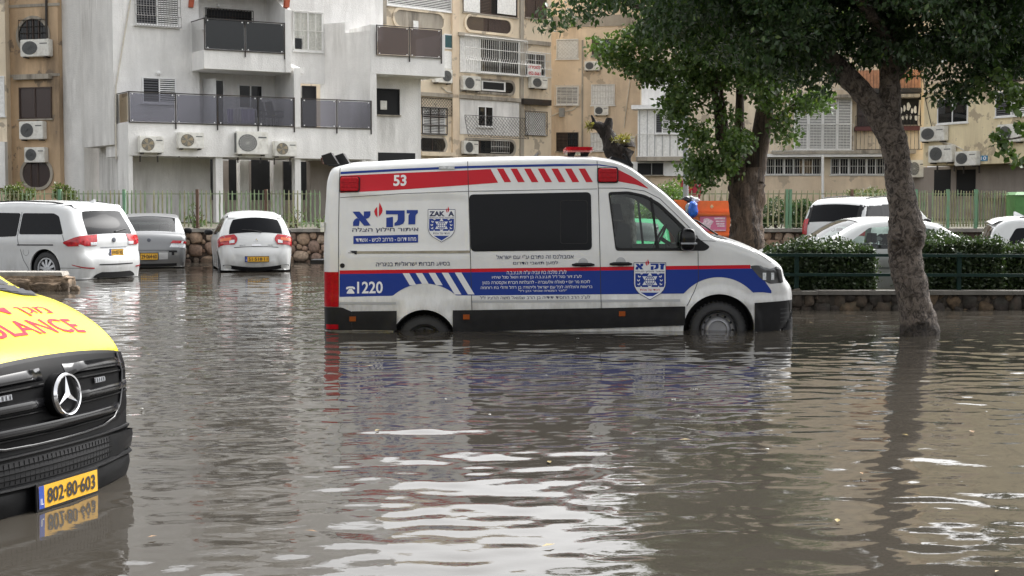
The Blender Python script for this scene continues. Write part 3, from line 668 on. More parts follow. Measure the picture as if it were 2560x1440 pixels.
# long stripes; heights measured along the flank
LOW = lambda x: 676 - (x - 850) * .0135                   # red line, upper edge
BLU_T = lambda x: LOW(x) + 9; BLU_B = lambda x: 742 - (x - 850) * .0095
def arch_edge(x, c, r): 
    d = r * r - (x - c[0])**2; return c[1] - math.sqrt(d) if d > 0 else 1e9
A_R, A_F = ((1062, 828), 119), ((1797, 806), 113)
def blue_bottom(x): return max(BLU_T(x) + .5, min(BLU_B(x), arch_edge(x, *A_R), arch_edge(x, *A_F)))
def front_cut(x): return 660 + 0 * x
vband('red_line', steps(849, 1876, 12), LOW, lambda x: LOW(x) + 9, V_RED, .003, 2)
vband('blue_stripe', steps(849, 1885, 5), BLU_T, blue_bottom, V_BLUE, .003, 5)
vband('blue_stripe', steps(1885, 1930, 4), lambda x: 663 + (x - 1885) * 1.43, lambda x: min(731, arch_edge(x, *A_F)) if x < 1908 else 731 + (x - 1908) * .12, V_BLUE, .003, 4)
vband('grey_line', steps(849, 990, 8), lambda x: 755, lambda x: 761, V_GREY, .003, 1)
vband('grey_line', steps(1180, 1700, 20), lambda x: 751 - (x - 1180) * .006, lambda x: 757 - (x - 1180) * .006, V_GREY, .003, 1)
# upper red stripe, blue line along the roof edge
RT = [(849, 439), (1000, 432), (1170, 425), (1224, 422), (1500, 419)]; RB = [(849, 482), (1000, 474), (1170, 462), (1244, 456.5), (1500, 453)]
vband('red_stripe', steps(849, 1226, 10), lambda x: lin(x, RT), lambda x: lin(x, RB), V_RED, .003, 4)
m = MB(); vquad(m, [(1225.5, 422), (1226, 422), (1245, 456.3), (1225.5, 457.9)], .003)
put('red_stripe', m, V_RED, van)
for k in range(7):
    x0 = 1242 + k * 34.2; m = MB(); vquad(m, [(x0, 421), (x0 + 16.5, 420.8), (x0 + 36, 455), (x0 + 19, 455.2)], .003, 3, 4); put('red_chevron', m, V_RED, van, smooth=40)
vband('red_stripe', steps(1546, 1622, 4), lambda x: lin(x, [(1500, 419), (1546, 423), (1580, 440), (1605, 456), (1622, 470)]), lambda x: lin(x, [(1546, 453), (1590, 461), (1622, 471.5)]), V_RED, .003, 3)
vband('blue_line', steps(849, 1500, 10), lambda x: lin(x, [(849, 429), (1000, 421), (1170, 414), (1300, 411), (1400, 409), (1500, 410)]), lambda x: lin(x, [(849, 435), (1000, 427), (1170, 420), (1300, 417), (1400, 415), (1500, 413)]), V_BLUE, .003, 3)
vband('blue_line', steps(1500, 1545, 6), lambda x: lin(x, [(1500, 410), (1545, 417)]), lambda x: lin(x, [(1500, 413.5), (1545, 418)]), V_BLUE, .003, 2)
# white slashes across the blue stripe
for k in range(5):
    x0 = 1006.5 + k * 32.6; yt = BLU_T(x0) + .2; P = []
    for j in range(15):
        y = yt + (736 - yt) * j / 14; xa = x0 + (y - yt) * .60; xb = xa + 16.5
        if y > arch_edge(min(max((xa + xb) / 2, 950), 1175), *A_R) + 1: break
        q = [vp(xa, y), vp((xa + xb) / 2, y), vp(xb, y)]; P.append(VB.side([p[0] for p in q], [p[1] for p in q], .005))
    m = MB(); m.grid(P); put('white_slash', m, V_WHITE, van, smooth=40)
# black lower cladding and bumpers
def clad_top(x): return lin(x, [(808, 767), (855, 767), (878, 778), (975, 777), (1180, 775), (1500, 770), (1735, 765), (1870, 758), (1983, 752)])
def clad_lo(x): return lin(x, [(808, 824), (1200, 829), (1490, 821), (1715, 813), (1716, 840), (1983, 845)])
def seg_arch(a, b, c, r):
    return [x for x in steps(a, b, 6)]
for a, b in ((880, 992), (1132, 1712)):
    vband('side_cladding', steps(a, b, 8), clad_top, clad_lo, BLACK, .016, 4)
vband('front_bumper', steps(1886, 1993, 4), lambda x: lin(x, [(1886, 757), (1983, 752)]), lambda x: 846, BLACK, .012, 8)
a0, a1 = VB.arc_z(vpz(752), True), VB.S[-1]
put('front_bumper', skin_patch(VB, a0, a1, -.7, .7, .012, 8, 8), BLACK, van, smooth=40)
for y in (770, 781, 792, 802):
    vband('bumper_slot', steps(1954, 1991, 5), lambda x: y + (1981 - x) * .06, lambda x: y + 4 + (1981 - x) * .06, GAP, .016, 1)
vband('rear_bumper', steps(808, 880, 5), lambda x: lin(x, [(808, 768), (855, 768), (880, 779)]), lambda x: 826, BLACK, .02, 4)
# panel gaps
def vline(pts, wpx=1.6, off=.0042, mat=GAP, name='panel_gap'):
    m = MB(); P = []
    for (xa, ya), (xb, yb) in zip(pts, pts[1:]):
        k = max(2, int(math.hypot(xb - xa, yb - ya) / 8))
        for j in range(k): P.append((xa + (xb - xa) * j / k, ya + (yb - ya) * j / k))
    P.append(pts[-1]); rows = []
    for i, p in enumerate(P):
        a, b = P[max(i - 1, 0)], P[min(i + 1, len(P) - 1)]; d = math.hypot(b[0] - a[0], b[1] - a[1]) or 1; nx, ny = -(b[1] - a[1]) / d * wpx / 2, (b[0] - a[0]) / d * wpx / 2
        q = [vp(p[0] + nx, p[1] + ny), vp(p[0] - nx, p[1] - ny)]; rows.append(VB.side([t[0] for t in q], [t[1] for t in q], off))
    m.grid(rows); return put(name, m, mat, van)
vline([(847, 418), (846, 560), (847, 768)]); vline([(1168, 396), (1171, 480), (1176, 640), (1180, 776)]); vline([(1494, 396), (1497, 480), (1500, 640), (1504, 822)])
vline([(849, 494), (1000, 484), (1170, 478), (1494, 472)], 1.2); vline([(1497, 470), (1560, 470), (1612, 477), (1650, 496), (1690, 535), (1730, 575), (1740, 600)], 1.4)
vline([(1745, 626), (1746, 700), (1735, 730), (1716, 765)], 1.4); vline([(870, 632), (1170, 627)], 1.2)
vline([(1740, 601), (1790, 603)], 1.2); vline([(1878, 620), (1930, 657)], 1.2); vline([(1690, 770), (1692, 815)], 1.2)
# door rail, filler cap, side markers
vband('door_rail', steps(890, 1175, 15), lambda x: 628 - (x - 890) * .006, lambda x: 634 - (x - 890) * .006, M('door rail', (.20, .18, .13), .4, metal=.6, var=.3), .006, 2)
m = MB(); vquad(m, [(874, 627), (892, 627), (892, 636), (889, 636)], .007, 2, 2); put('rail_end', m, BLACK, van)
m = MB(); m.disc(vside(856, 664, .006), (0, 1, 0), .029, 20); put('filler_cap', m, BLACK, van)
for x, y in ((882, 797), (1166, 792), (1555, 784)):
    m = MB(); x0, z0 = vp(x - 8, y + 6); x1, z1 = vp(x + 8, y - 6); yy = VB.side([x0], [z0], .016)[0][1]; m.box(x0, x1, yy - .012, yy + .01, z0, z1); put('side_marker', m, AMBER, van)
# glass
mid = ring_poly(vps([(1172, 486), (1478, 480), (1480, 625), (1177, 629)]), 5, .06)
g = glass_patch(VB, van, 'side_window', mid, DARKGLASS, .006)
m = MB(); x0, z0 = vp(1400, 610); x1, z1 = vp(1470, 500); pts = ring_poly([(x0, z0), (x1, z0), (x1, z1), (x0, z1)], 4, .04); pts2 = ring_poly([(x0 + .012, z0 + .012), (x1 - .012, z0 + .012), (x1 - .012, z1 - .012), (x0 + .012, z1 - .012)], 4, .03)
A = VB.side([p[0] for p in pts], [p[1] for p in pts], .0085); B = VB.side([p[0] for p in pts2], [p[1] for p in pts2], .0085); k = len(A)
m.add(A + B, [(i, (i + 1) % k, k + (i + 1) % k, k + i) for i in range(k)]); put('sliding_pane_seal', m, BLACK, g)
inner = ring_poly(CABWIN[::1], 1, .001)
for sg in (-1, 1): glass_patch(VB, van, 'cab_window', CABWIN, CARGLASS, -.02, sg)
fr_o = ring_poly(vps([(1521, 480), (1572, 478), (1614, 487), (1650, 507), (1686, 541), (1722, 577), (1752, 600), (1776, 617), (1764, 627), (1539, 627)]), 4, .04)
fr_i = ring_poly(vps([(1526, 485), (1571, 484), (1611, 493), (1645, 513), (1679, 545), (1711, 579), (1733, 603), (1734, 620), (1733, 620.5), (1541, 620)]), 4, .04)
for sg in (-1, 1):
    A = VB.side([p[0] for p in fr_o], [p[1] for p in fr_o], .006, sg); B = VB.side([p[0] for p in fr_i], [p[1] for p in fr_i], .006, sg); k = len(A); m = MB()
    m.add(A + B + VB.side([p[0] for p in fr_i], [p[1] for p in fr_i], -.03, sg), [(i, (i + 1) % k, k + (i + 1) % k, k + i) for i in range(k)] + [(k + i, k + (i + 1) % k, 2 * k + (i + 1) % k, 2 * k + i) for i in range(k)])
    put('window_frame', m, BLACK, van)
    m = MB(); q = vps([(1626, 492), (1632, 496), (1648, 624), (1641, 624)]); m.add(VB.side([p[0] for p in q], [p[1] for p in q], .008, sg), [(0, 1, 2, 3)]); put('window_divider', m, BLACK, van)
aw0, aw1 = VB.arc_x(vpx(1622)), VB.arc_x(vpx(1784))
put('windscreen', skin_patch(VB, aw0, aw1, -.80, .80, .006, 14, 12, lambda f: (.0, .0)), DARKGLASS, van, smooth=40)
put('windscreen_seal', skin_patch(VB, aw1, VB.arc_x(vpx(1822)), -.84, .84, .006, 3, 10), BLACK, van, smooth=40)
m = MB(); m.tube([VB.skin(aw1 + .1, -.6, .02), VB.skin(aw1 - .2, -.25, .03), VB.skin(aw1 - .25, .3, .03)], .011, 6); put('wiper', m, BLACK, van)
# seats, wheel and dash inside the cab
FAB = M('seat cloth', (.035, .035, .04), .85)
for sy in (-.45, .45):
    m = MB(); sx = vpx(1575); zz = vpz(690)
    prof = [(sx - .02, zz), (sx + .1, zz), (sx + .02, zz + .62), (sx - .12, zz + .66), (sx - .16, zz + .4)]
    k = len(prof); m.add([(x, sy - .23, z) for x, z in prof] + [(x, sy + .23, z) for x, z in prof], [tuple(range(k)), tuple(range(k, 2 * k))[::-1]] + [(i, (i + 1) % k, k + (i + 1) % k, k + i) for i in range(k)])
    m.hexa([(sx - .05, sy - .25, zz - .12), (sx + .5, sy - .25, zz - .12), (sx + .5, sy + .25, zz - .12), (sx - .05, sy + .25, zz - .12), (sx - .05, sy - .25, zz + .04), (sx + .5, sy - .25, zz + .06), (sx + .5, sy + .25, zz + .06), (sx - .05, sy + .25, zz + .04)])
    m.hexa([(sx - .16, sy - .13, zz + .68), (sx - .05, sy - .13, zz + .68), (sx - .05, sy + .13, zz + .68), (sx - .16, sy + .13, zz + .68), (sx - .17, sy - .11, zz + .88), (sx - .09, sy - .11, zz + .88), (sx - .09, sy + .11, zz + .88), (sx - .17, sy + .11, zz + .88)])
    put('seat', m, FAB, van)
m = MB(); cx_, cz_ = vpx(1678), vpz(600); ring = [(cx_ + math.cos(t) * .19 * .45, .42 + math.sin(t) * .19, cz_ + math.cos(t) * .19 * .89) for t in np.linspace(0, 2 * math.pi, 25)]; m.tube(ring, .016, 6, False); m.tube([(cx_, .42, cz_), (cx_ + .3, .42, cz_ - .2)], .03, 6); put('steering_wheel', m, BLACK, van)
m = MB(); m.hexa([(vpx(1700), -.85, vpz(735)), (vpx(1790), -.8, vpz(735)), (vpx(1790), .8, vpz(735)), (vpx(1700), .85, vpz(735)), (vpx(1705), -.85, vpz(618)), (vpx(1772), -.8, vpz(612)), (vpx(1772), .8, vpz(612)), (vpx(1705), .85, vpz(618))]); put('dashboard', m, BLACK, van)
# lamps: roof-corner beacons, tail lamp, headlamp
def lamp_block(x0, y0, x1, y1, mat, dep, name='corner_beacon', base=True):
    q = [vp(x0, y1), vp(x1, y1), vp(x1, y0), vp(x0, y0)]; rp = ring_poly(q, 4, .03); xs, zs = [p[0] for p in rp], [p[1] for p in rp]; k = len(rp); c = np.mean(rp, 0)
    m = MB(); A = VB.side(xs, zs, -.02); B = VB.side(xs, zs, .02); m.add(A + B, [(i, (i + 1) % k, k + (i + 1) % k, k + i) for i in range(k)] + [tuple(range(k, 2 * k))]); bs = put(name, m, BLACK, van)
    m = MB(); rows = []
    for f, h in ((.90, .021), (.88, dep * .8), (.80, dep), (.4, dep * 1.05), (.02, dep * 1.05)):
        rows.append(VB.side([c[0] + (x - c[0]) * f for x in xs], [c[1] + (z - c[1]) * f for z in zs], h))
    m.add([p for r_ in rows for p in r_], [(a * k + i, a * k + (i + 1) % k, (a + 1) * k + (i + 1) % k, (a + 1) * k + i) for a in range(4) for i in range(k)]); put('lens', m, mat, bs, smooth=30)
    for f in (.33, .66):
        zz = q[0][1] + (q[2][1] - q[0][1]) * f; m = MB(); a, b = VB.side([q[0][0] + .03, q[1][0] - .03], [zz, zz], dep * 1.06); m.tube([a, b], .004, 4); put('lens_rib', m, REDLENS, bs)
lamp_block(846, 441, 898, 480, REDLENS, .05); lamp_block(1494, 418, 1547, 457, REDLENS, .05)
vband('tail_lamp', steps(808, 847, 4), lambda x: 680, lambda x: 767, REDLENS, .012, 6)
vband('rear_reflector', steps(809, 846, 5), lambda x: 811, lambda x: 823, REDLENS, .026, 1)
HL = vps([(1874, 665), (1890, 663), (1950, 668), (1958, 675), (1963, 708), (1925, 710), (1900, 695)])
h = glass_patch(VB, van, 'headlamp', ring_poly(HL, 3, .03), M('smoked lamp', (.05, .052, .055), .06, coat=1., var=.4, scale=14), .006)
for x0, x1 in ((1907, 1916), (1929, 1937)):
    m = MB(); vquad(m, [(x0, 682), (x1, 682), (x1, 700), (x0, 700)], .012, 2, 2); put('lamp_reflector', m, CLEARLENS, h)
m = MB(); vquad(m, [(1945, 672), (1957, 676), (1962, 706), (1950, 707)], .011, 3, 3); put('lamp_edge', m, BLACK, h)
# door handles
for x, y in ((1458, 661), (1552, 659)):
    c = vside(x, y, .01); h0 = MB(); h0.tube([(c[0] - .13, c[1] + .01, c[2] - .005), (c[0] - .09, c[1] - .035, c[2]), (c[0] + .09, c[1] - .035, c[2]), (c[0] + .13, c[1] + .01, c[2] - .005)], [.012, .02, .02, .012], 8); hd = put('door_handle', h0, BLACK, van, smooth=50)
    m = MB(); m.lathe([(.06, -.012), (.066, .0), (.055, .004), (.001, .004)], (c[0], c[1] + .012, c[2] + .018), (0, -1, 0), 20); put('handle_dish', m, V_GREY, hd, smooth=40)
# mirror
mc = vside(1716, 598, .14); mm = MB()
def blob(c, rx, ry, rz, p=3.0, nu=20, nv=12):
    m = MB(); P = []
    for i in range(nv + 1):
        ph = -math.pi / 2 + math.pi * i / nv; row = []
        for j in range(nu + 1):
            th = 2 * math.pi * j / nu; f = lambda t: math.copysign(abs(t)**(2 / p), t)
            row.append((c[0] + rx * f(math.cos(ph)) * f(math.cos(th)), c[1] + ry * f(math.cos(ph)) * f(math.sin(th)), c[2] + rz * f(math.sin(ph))))
        P.append(row)
    m.grid(P); return m
mr = put('wing_mirror', blob((mc[0], mc[1] + .02, mc[2]), .10, .13, .14), M('gloss black', (.008, .008, .009), .15, spec=.25), van, smooth=60, merge=True)
m = MB(); m.tube([(mc[0] + .12, mc[1] + .2, mc[2] + .01), (mc[0] + .05, mc[1] + .05, mc[2] + .01)], .05, 8); put('mirror_arm', m, BLACK, mr)
m = MB(); m.box(mc[0] - .09, mc[0] + .102, mc[1] - .113, mc[1] + .1, mc[2] - .055, mc[2] - .035); put('mirror_trim', m, STEEL, mr)
# roof gear: warning lights at the back, light bar, searchlight
for dx, dy in ((.10, -.62), (.22, -.38)):
    zz = vpz(414) + .0; m = MB(); x = dx
    m.hexa([(x - .10, dy - .11, zz + .02), (x + .10, dy - .11, zz - .02), (x + .10, dy + .11, zz - .02), (x - .10, dy + .11, zz + .02), (x - .14, dy - .11, zz + .13), (x - .02, dy - .11, zz + .17), (x - .02, dy + .11, zz + .17), (x - .14, dy + .11, zz + .13)]); s = put('work_light', m, BLACK, van)
    m = MB(); m.quad((x - .13, dy - .09, zz + .03), (x - .13, dy + .09, zz + .03), (x - .15, dy + .09, zz + .11), (x - .15, dy - .09, zz + .11)); put('lamp_lens', m, REDLENS if dx < .15 else CLEARLENS, s)
m = MB(); m.tube([(.05, -.75, vpz(412)), (.4, -.7, vpz(408)), (.45, .6, vpz(406))], .012, 6); put('lamp_cable', m, BLACK, van)
bx = vpx(1452); zt = vpz(377); m = MB(); yb = -.05
for f, h0 in ((1., .0),):
    pts = ring_poly([(bx - .155, yb - .52), (bx + .155, yb - .52), (bx + .155, yb + .52), (bx - .155, yb + .52)], 5, .1); m.prism(pts, zt, zt + .022)
lb = put('light_bar', m, M('clear red cap', (.50, .16, .15), .2, coat=.8), van)
m = MB(); pts = ring_poly([(bx - .17, yb - .54), (bx + .17, yb - .54), (bx + .17, yb + .54), (bx - .17, yb + .54)], 5, .1); m.prism(pts, zt + .022, zt + .065); put('lens', m, REDLENS, lb)
for sy in (-.42, .32):
    for sx in (-.1, .07):
        m = MB(); m.hexa([(bx + sx - .05, yb + sy, zt - .10), (bx + sx + .02, yb + sy, zt - .10), (bx + sx + .02, yb + sy + .05, zt - .10), (bx + sx - .05, yb + sy + .05, zt - .10), (bx + sx - .01, yb + sy, zt + .002), (bx + sx + .06, yb + sy, zt + .002), (bx + sx + .06, yb + sy + .05, zt + .002), (bx + sx - .01, yb + sy + .05, zt + .002)]); put('bar_foot', m, BLACK, lb)
sx = vpx(1555); m = MB(); m.hexa([(sx - .13, -.35, vpz(402)), (sx + .16, -.35, vpz(422)), (sx + .16, .1, vpz(422)), (sx - .13, .1, vpz(402)), (sx - .08, -.32, vpz(386)), (sx + .12, -.32, vpz(398)), (sx + .12, .08, vpz(398)), (sx - .08, .08, vpz(386))]); put('roof_vent', m, BLACK, van)
m = MB(); m.tube([(vpx(1565), -.3, vpz(384)), (vpx(1572), -.3, vpz(380)), (vpx(1590), -.3, vpz(412))], [.014, .014, .03], 6); put('aerial', m, BLACK, van)
c = vside(1116, 418, .012); m = MB(); m.box(c[0] - .095, c[0] + .095, c[1] - .012, c[1] + .03, c[2] - .018, c[2] + .018); put('roof_clearance_lamp', m, CLEARLENS, van)
m = MB(); m.box(-.16, .05, -.9, -.5, vpz(661), vpz(651)); put('rear_step', m, BLACK, van)
m = MB(); m.box(-.03, .02, -.93, -.86, vpz(580), vpz(556)); put('hinge', m, CLEARLENS, van)
# wheels
for sg in (-1, 1):
    wheel(van, (FWC[0], sg * .86, FWC[1]), FWR, .22, sg, .235, M('van rim', (.26, .26, .27), .45, metal=.5)); wheel(van, (RWC[0], sg * .84, RWC[1]), RWR, .22, sg, .225, M('dark rim', (.24, .24, .25), .5, metal=.4))
for (cx2, cz2), r in ((FWC, .43), (RWC, .39)):
    for sg in (-1, 1):
        m = MB(); m.lathe([(r - .004, 0), (r - .004, .36), (.001, .36)], (cx2, sg * .99, cz2 + .015), (0, -sg, 0), 40); put('wheel_housing', m, BLACK, van, smooth=40)

# ---- lettering and emblems on the flank
def vtext(s, box, mat, bold=.0, heb=True, off=.0055, slope=0.0):
    m = MB(); x0, y0, x1, y1 = box
    text_on(m, s, box, lambda x, y: vside(x, y - (x - x0) * slope, off), bold, heb); return put('lettering', m, mat, van, fixn=False, kind='stuff')
vtext('53', (982, 437, 1015, 465), WHITEINK, .03, False, slope=.02)
vtext('1220', (893, 704, 957, 734), WHITEINK, .02, False, slope=.012)
m = MB()
def vpoly(m, pts, off=.0055): 
    m.add([vside(x, y, off) for x, y in pts], [tuple(range(len(pts)))])
vpoly(m, [(865, 723), (866, 718), (872, 716), (882, 716), (887, 718), (888, 723), (883, 723), (882, 721), (871, 721), (870, 723)]); vpoly(m, [(873, 722), (880, 722), (886, 731), (886, 734), (867, 734), (867, 731)]); put('telephone_sign', m, WHITEINK, van, fixn=False)
vtext('בסיוע חברות ישראליות בניגריה', (940, 654, 1125, 666), NAVY, .01, slope=.012)
vtext('אמבולנס זה נתרם ע"י עם ישראל', (1241, 637, 1434, 648), NAVY, .004, slope=.01)
vtext('למען תושבי הדרום', (1283, 653, 1395, 664), NAVY, .004, slope=.01)
for s, b in (('לע"נ מלכה בת צביה ע"ה ת.נ.צ.ב.ה', (1267, 676, 1416, 686)), ('לע"נ דור סגל ז"ל ת.נ.צ.ב.ה בן רונית ויגאל סגל שיחיו', (1230, 689, 1454, 699)), ('לזכות מר יוסף סאלח אלעוברה - להצלחת חברת אקסטרה בטון', (1206, 702, 1475, 713)), ('בריאות והצלחה לכל עם ישראל וליהודה בן רחל ודולי בת רוחמה', (1202, 715, 1481, 725)), ('"לזכר המנוחה אסתר כהן ז"ל"', (1296, 724.5, 1417, 731.5))):
    vtext(s, b, WHITEINK, .002, slope=.01, off=.006)
vtext('לע"נ הרב החסיד ידידיה בן הרב שמואל משה הרציג ז"ל', (1200, 740, 1475, 751), NAVY, .002, slope=.008, off=.006)
vtext('איתור חילוץ הצלה', (880, 569, 1046, 583), NAVY, .012, slope=.012)
vband('blue_bar', steps(883, 1045, 15), lambda x: 590 - (x - 883) * .022, lambda x: 610 - (x - 883) * .022, V_BLUE, .0045, 2)
vtext('מחוז דרום - מרחב לכיש - אשדוד', (889, 594, 1040, 605), WHITEINK, .004, slope=.02, off=.0065)
LOGO = {  # heavy letter shapes in a 0..1 box (x right, y down)
 'z': [(0, 0), (1, 0), (1, .22), (.88, .28), (.80, .40), (.77, 1), (.16, 1), (.16, .38), (.28, .24), (0, .24)],
 'q1': [(0, 0), (1, 0), (1, .58), (.92, .74), (.75, .82), (.46, .86), (.46, .70), (.58, .62), (.63, .50), (.63, .22), (0, .22)],
 'q2': [(.02, .44), (.38, .38), (.38, 1), (.02, 1)],
 'a1': [(0, .03), (.38, .02), (.68, .44), (1.0, .97), (.64, .98), (.36, .58)], 'a2': [(.62, .02), (.98, 0), (.98, .28), (.90, .44), (.74, .52), (.62, .36)], 'a3': [(.04, 1), (.04, .74), (.12, .56), (.26, .46), (.40, .62), (.36, 1)]}
def logo_letter(m, key, x0, y0, x1, y1, off=.0055):
    vpoly(m, [(x0 + (x1 - x0) * a, y0 + (y1 - y0) * b) for a, b in LOGO[key]], off)
def flame(m, x0, y0, x1, y1, off=.0055):
    w_, h_ = x1 - x0, y1 - y0; L1 = [(.62, 0), (.74, .14), (.92, .36), (.98, .52), (.90, .68), (.72, .82), (.56, .90), (.56, .3)]; L2 = [(.36, .28), (.40, .98), (.14, .80), (.02, .58), (.10, .44), (.24, .34)]
    for Lx in (L1, L2): vpoly(m, [(x0 + a * w_, y0 + b * h_) for a, b in Lx], off)
m = MB(); logo_letter(m, 'z', 1016, 525, 1044, 561); put('logo_lettering', m, V_BLUE, van, fixn=False)
m = MB(); logo_letter(m, 'q1', 964, 526, 1011, 571); logo_letter(m, 'q2', 964, 526, 1011, 568); put('logo_lettering', m, V_BLUE, van, fixn=False, kind='stuff'); m = MB()
for k_ in ('a1', 'a2', 'a3'): logo_letter(m, k_, 880, 528, 926, 565, .0055 + .0006 * 'a1a2a3'.index(k_) / 2)
put('logo_lettering', m, V_BLUE, van, fixn=False)
m = MB(); flame(m, 934, 506, 956, 545); put('flame_emblem', m, V_RED, van, fixn=False)
def shield(x0, y0, x1, y1, hebrew):
    w_, h_ = x1 - x0, y1 - y0; U = lambda a, b: (x0 + a * w_, y0 + b * h_)
    out = [U(0, 0), U(1, 0), U(1, .55), U(.985, .64), U(.93, .74), U(.84, .83), U(.5, 1.0), U(.16, .83), U(.07, .74), U(.015, .64), U(0, .55)]
    sh = lambda f, c=(.5, .5): [((p[0] - U(*c)[0]) * f + U(*c)[0], (p[1] - U(*c)[1]) * f + U(*c)[1]) for p in out]
    def P(mat, *polys, off=.009, name='emblem_field', par=None):
        m = MB()
        for q in polys: vpoly(m, q, off)
        return put(name, m, mat, par, fixn=False)
    e = P(NAVY, out, off=.0065, name='shield_emblem', par=van); P(V_WHITE, sh(.965), off=.0075, par=e)
    P(V_BLUE, [U(.05, .29), U(.95, .29), U(.95, .60), U(.93, .655), U(.07, .655), U(.05, .60)], off=.0085, par=e)
    P(V_BLUE, [U(.22, .80), U(.78, .80), U(.5, .945)], off=.0085, par=e)
    cx_, cy_ = U(.5, .485); rr = .155 * w_
    tri = lambda s: [(cx_ + math.sin(a) * rr * 1.72, cy_ - s * math.cos(a) * rr * 1.72) for a in (0, 2 * math.pi / 3, 4 * math.pi / 3)]
    P(V_WHITE, tri(1), off=.0094, par=e); P(V_WHITE, tri(-1), off=.0098, par=e)
    circ = lambda r: [(cx_ + r * math.cos(t), cy_ + r * math.sin(t)) for t in np.linspace(0, 2 * math.pi, 22)[:-1]]
    P(V_BLUE, circ(rr * 1.02), off=.0104, par=e); P(V_WHITE, circ(rr * .9), off=.011, par=e)
    ln = []
    t_ = rr * .055
    ln.append([(cx_ - rr * .9, cy_ - t_), (cx_ + rr * .9, cy_ - t_), (cx_ + rr * .9, cy_ + t_), (cx_ - rr * .9, cy_ + t_)]); 
    for f in (-.5, .5): ln.append([(cx_ - rr * .76, cy_ + f * rr - t_), (cx_ + rr * .76, cy_ + f * rr - t_), (cx_ + rr * .76, cy_ + f * rr + t_), (cx_ - rr * .76, cy_ + f * rr + t_)])
    P(V_BLUE, *ln, off=.0116, name='globe_line', par=e)
    ln = []
    for f in (-.5, 0, .5):
        a = [(cx_ + f * rr * math.cos(t) * .95, cy_ + rr * .9 * math.sin(t)) for t in np.linspace(-math.pi / 2, math.pi / 2, 8)]; ln.append([(x - t_, y) for x, y in a] + [(x + t_, y) for x, y in a[::-1]])
    P(V_BLUE, *ln, off=.0122, name='globe_line', par=e)
    lv = []
    for sg in (-1, 1):
        for k in range(5):
            t = -.75 + k * .42; bx_, by_ = cx_ + sg * rr * 2.25 * math.cos(t * .8), cy_ + rr * 1.85 * math.sin(t)
            for q in (-1, 1):
                a = math.pi / 2 + t * .9 * 1 + q * .55; dx_, dy_ = sg * math.cos(a) * -1, -math.sin(a); l = rr * .55; nx_, ny_ = -dy_, dx_
                lv.append([(bx_, by_), (bx_ + dx_ * l * .5 + nx_ * l * .22, by_ + dy_ * l * .5 + ny_ * l * .22), (bx_ + dx_ * l, by_ + dy_ * l), (bx_ + dx_ * l * .5 - nx_ * l * .22, by_ + dy_ * l * .5 - ny_ * l * .22)])
    P(V_WHITE, *lv[::2], off=.0096, name='laurel', par=e); P(V_WHITE, *lv[1::2], off=.0101, name='laurel', par=e)
    def T(s, bx, mat, bold, heb):
        m = MB(); text_on(m, s, (*U(bx[0], bx[1]), *U(bx[2], bx[3])), lambda x, y: vside(x, y, .0095), bold, heb); put('lettering', m, mat, e, fixn=False)
    if hebrew:
        m = MB(); logo_letter(m, 'z', *U(.80, .03), *U(.96, .19), .0095); logo_letter(m, 'q1', *U(.52, .03), *U(.77, .21), .0095); logo_letter(m, 'q2', *U(.52, .03), *U(.77, .20), .0095)
        for i_, k_ in enumerate(('a1', 'a2', 'a3')): logo_letter(m, k_, *U(.05, .03), *U(.30, .19), .0095 + i_ * .0005)
        put('logo_lettering', m, V_BLUE, e, fixn=False)
        T('איתור חילוץ הצלה', (.05, .215, .95, .275), NAVY, .015, True)
    else:
        T('ZAK', (.05, .06, .62, .215), NAVY, .05, False); T('A', (.74, .06, .96, .215), NAVY, .05, False); T('SEARCH AND RESCUE', (.05, .235, .95, .275), NAVY, .01, False)
    T('חסד של אמת', (.2, .69, .8, .76), V_RED if hebrew else NAVY, .0, True)
    m = MB(); f0 = (.36, -.09, .48, .10) if hebrew else (.66, -.09, .78, .12); flame(m, *U(f0[0], f0[1]), *U(f0[2], f0[3]), .0105); put('flame_emblem', m, V_RED, e, fixn=False)
shield(1069, 523, 1138, 606, False); shield(1584, 656, 1665, 750, True)
# ------------------------------------------------------------------ the yellow ambulance nosing in from the left
AGZ = -.42; AYC = 7.66; AXF = -2.435; AROT = -17.5
YEL = paint('yellow ambulance paint', (.60, .50, .012), .22, .0, dirt=.15, spec=.14)
amb = thing('yellow_ambulance', (AXF, AYC, AGZ), 'yellow ambulance with black grille and bumper, its nose just above the water', 'ambulance', world=False, rot=(0, 0, math.radians(AROT)))
def A_(l): return [(x, z - AGZ) for x, z in l]
def amb_w(x, z): return 1.0 - .10 * np.clip((z - 1.2 + AGZ * 0 - .42) / 1.6, 0, 1) - .04 * np.clip((.35 - z) / .5, 0, 1)
A_OUT = A_([(-5.9, -.2), (-5.92, .3), (-5.9, 1.2), (-5.85, 2.05), (-5.75, 2.2), (-4.5, 2.26), (-2.6, 2.22), (-2.2, 2.1), (-1.75, 1.78), (-1.25, 1.33), (-.82, 1.05), (-.58, .985), (-.36, .89), (-.18, .79), (-.085, .715), (-.045, .655), (-.022, .55), (-.010, .42), (-.002, .28), (.012, .2), (.014, .12), (.0, .02), (-.05, -.08), (-.15, -.2)])
AB = Body(A_OUT, .22, amb_w, n=220, fillet=.065, rear_r=.2, rear_d=.08, front_r=.52, front_d=.32, crown=.035, bow_f=.08, bow_r=.02)
o = put('body', AB.mesh(30, 22), [YEL], amb, merge=True)
aFW = (-.98, .36)
bool_cut(o, [arch_cut(aFW, .42, -1.3, -.5), arch_cut(aFW, .42, .5, 1.3)]); finish(o.data, 35)
o.data.materials.clear(); o.data.materials.append(YEL); o.data.materials.append(M('bumper plastic', (.006, .0062, .0068), .45, var=.25, scale=7, bump=.1, bscale=240, spec=.13))
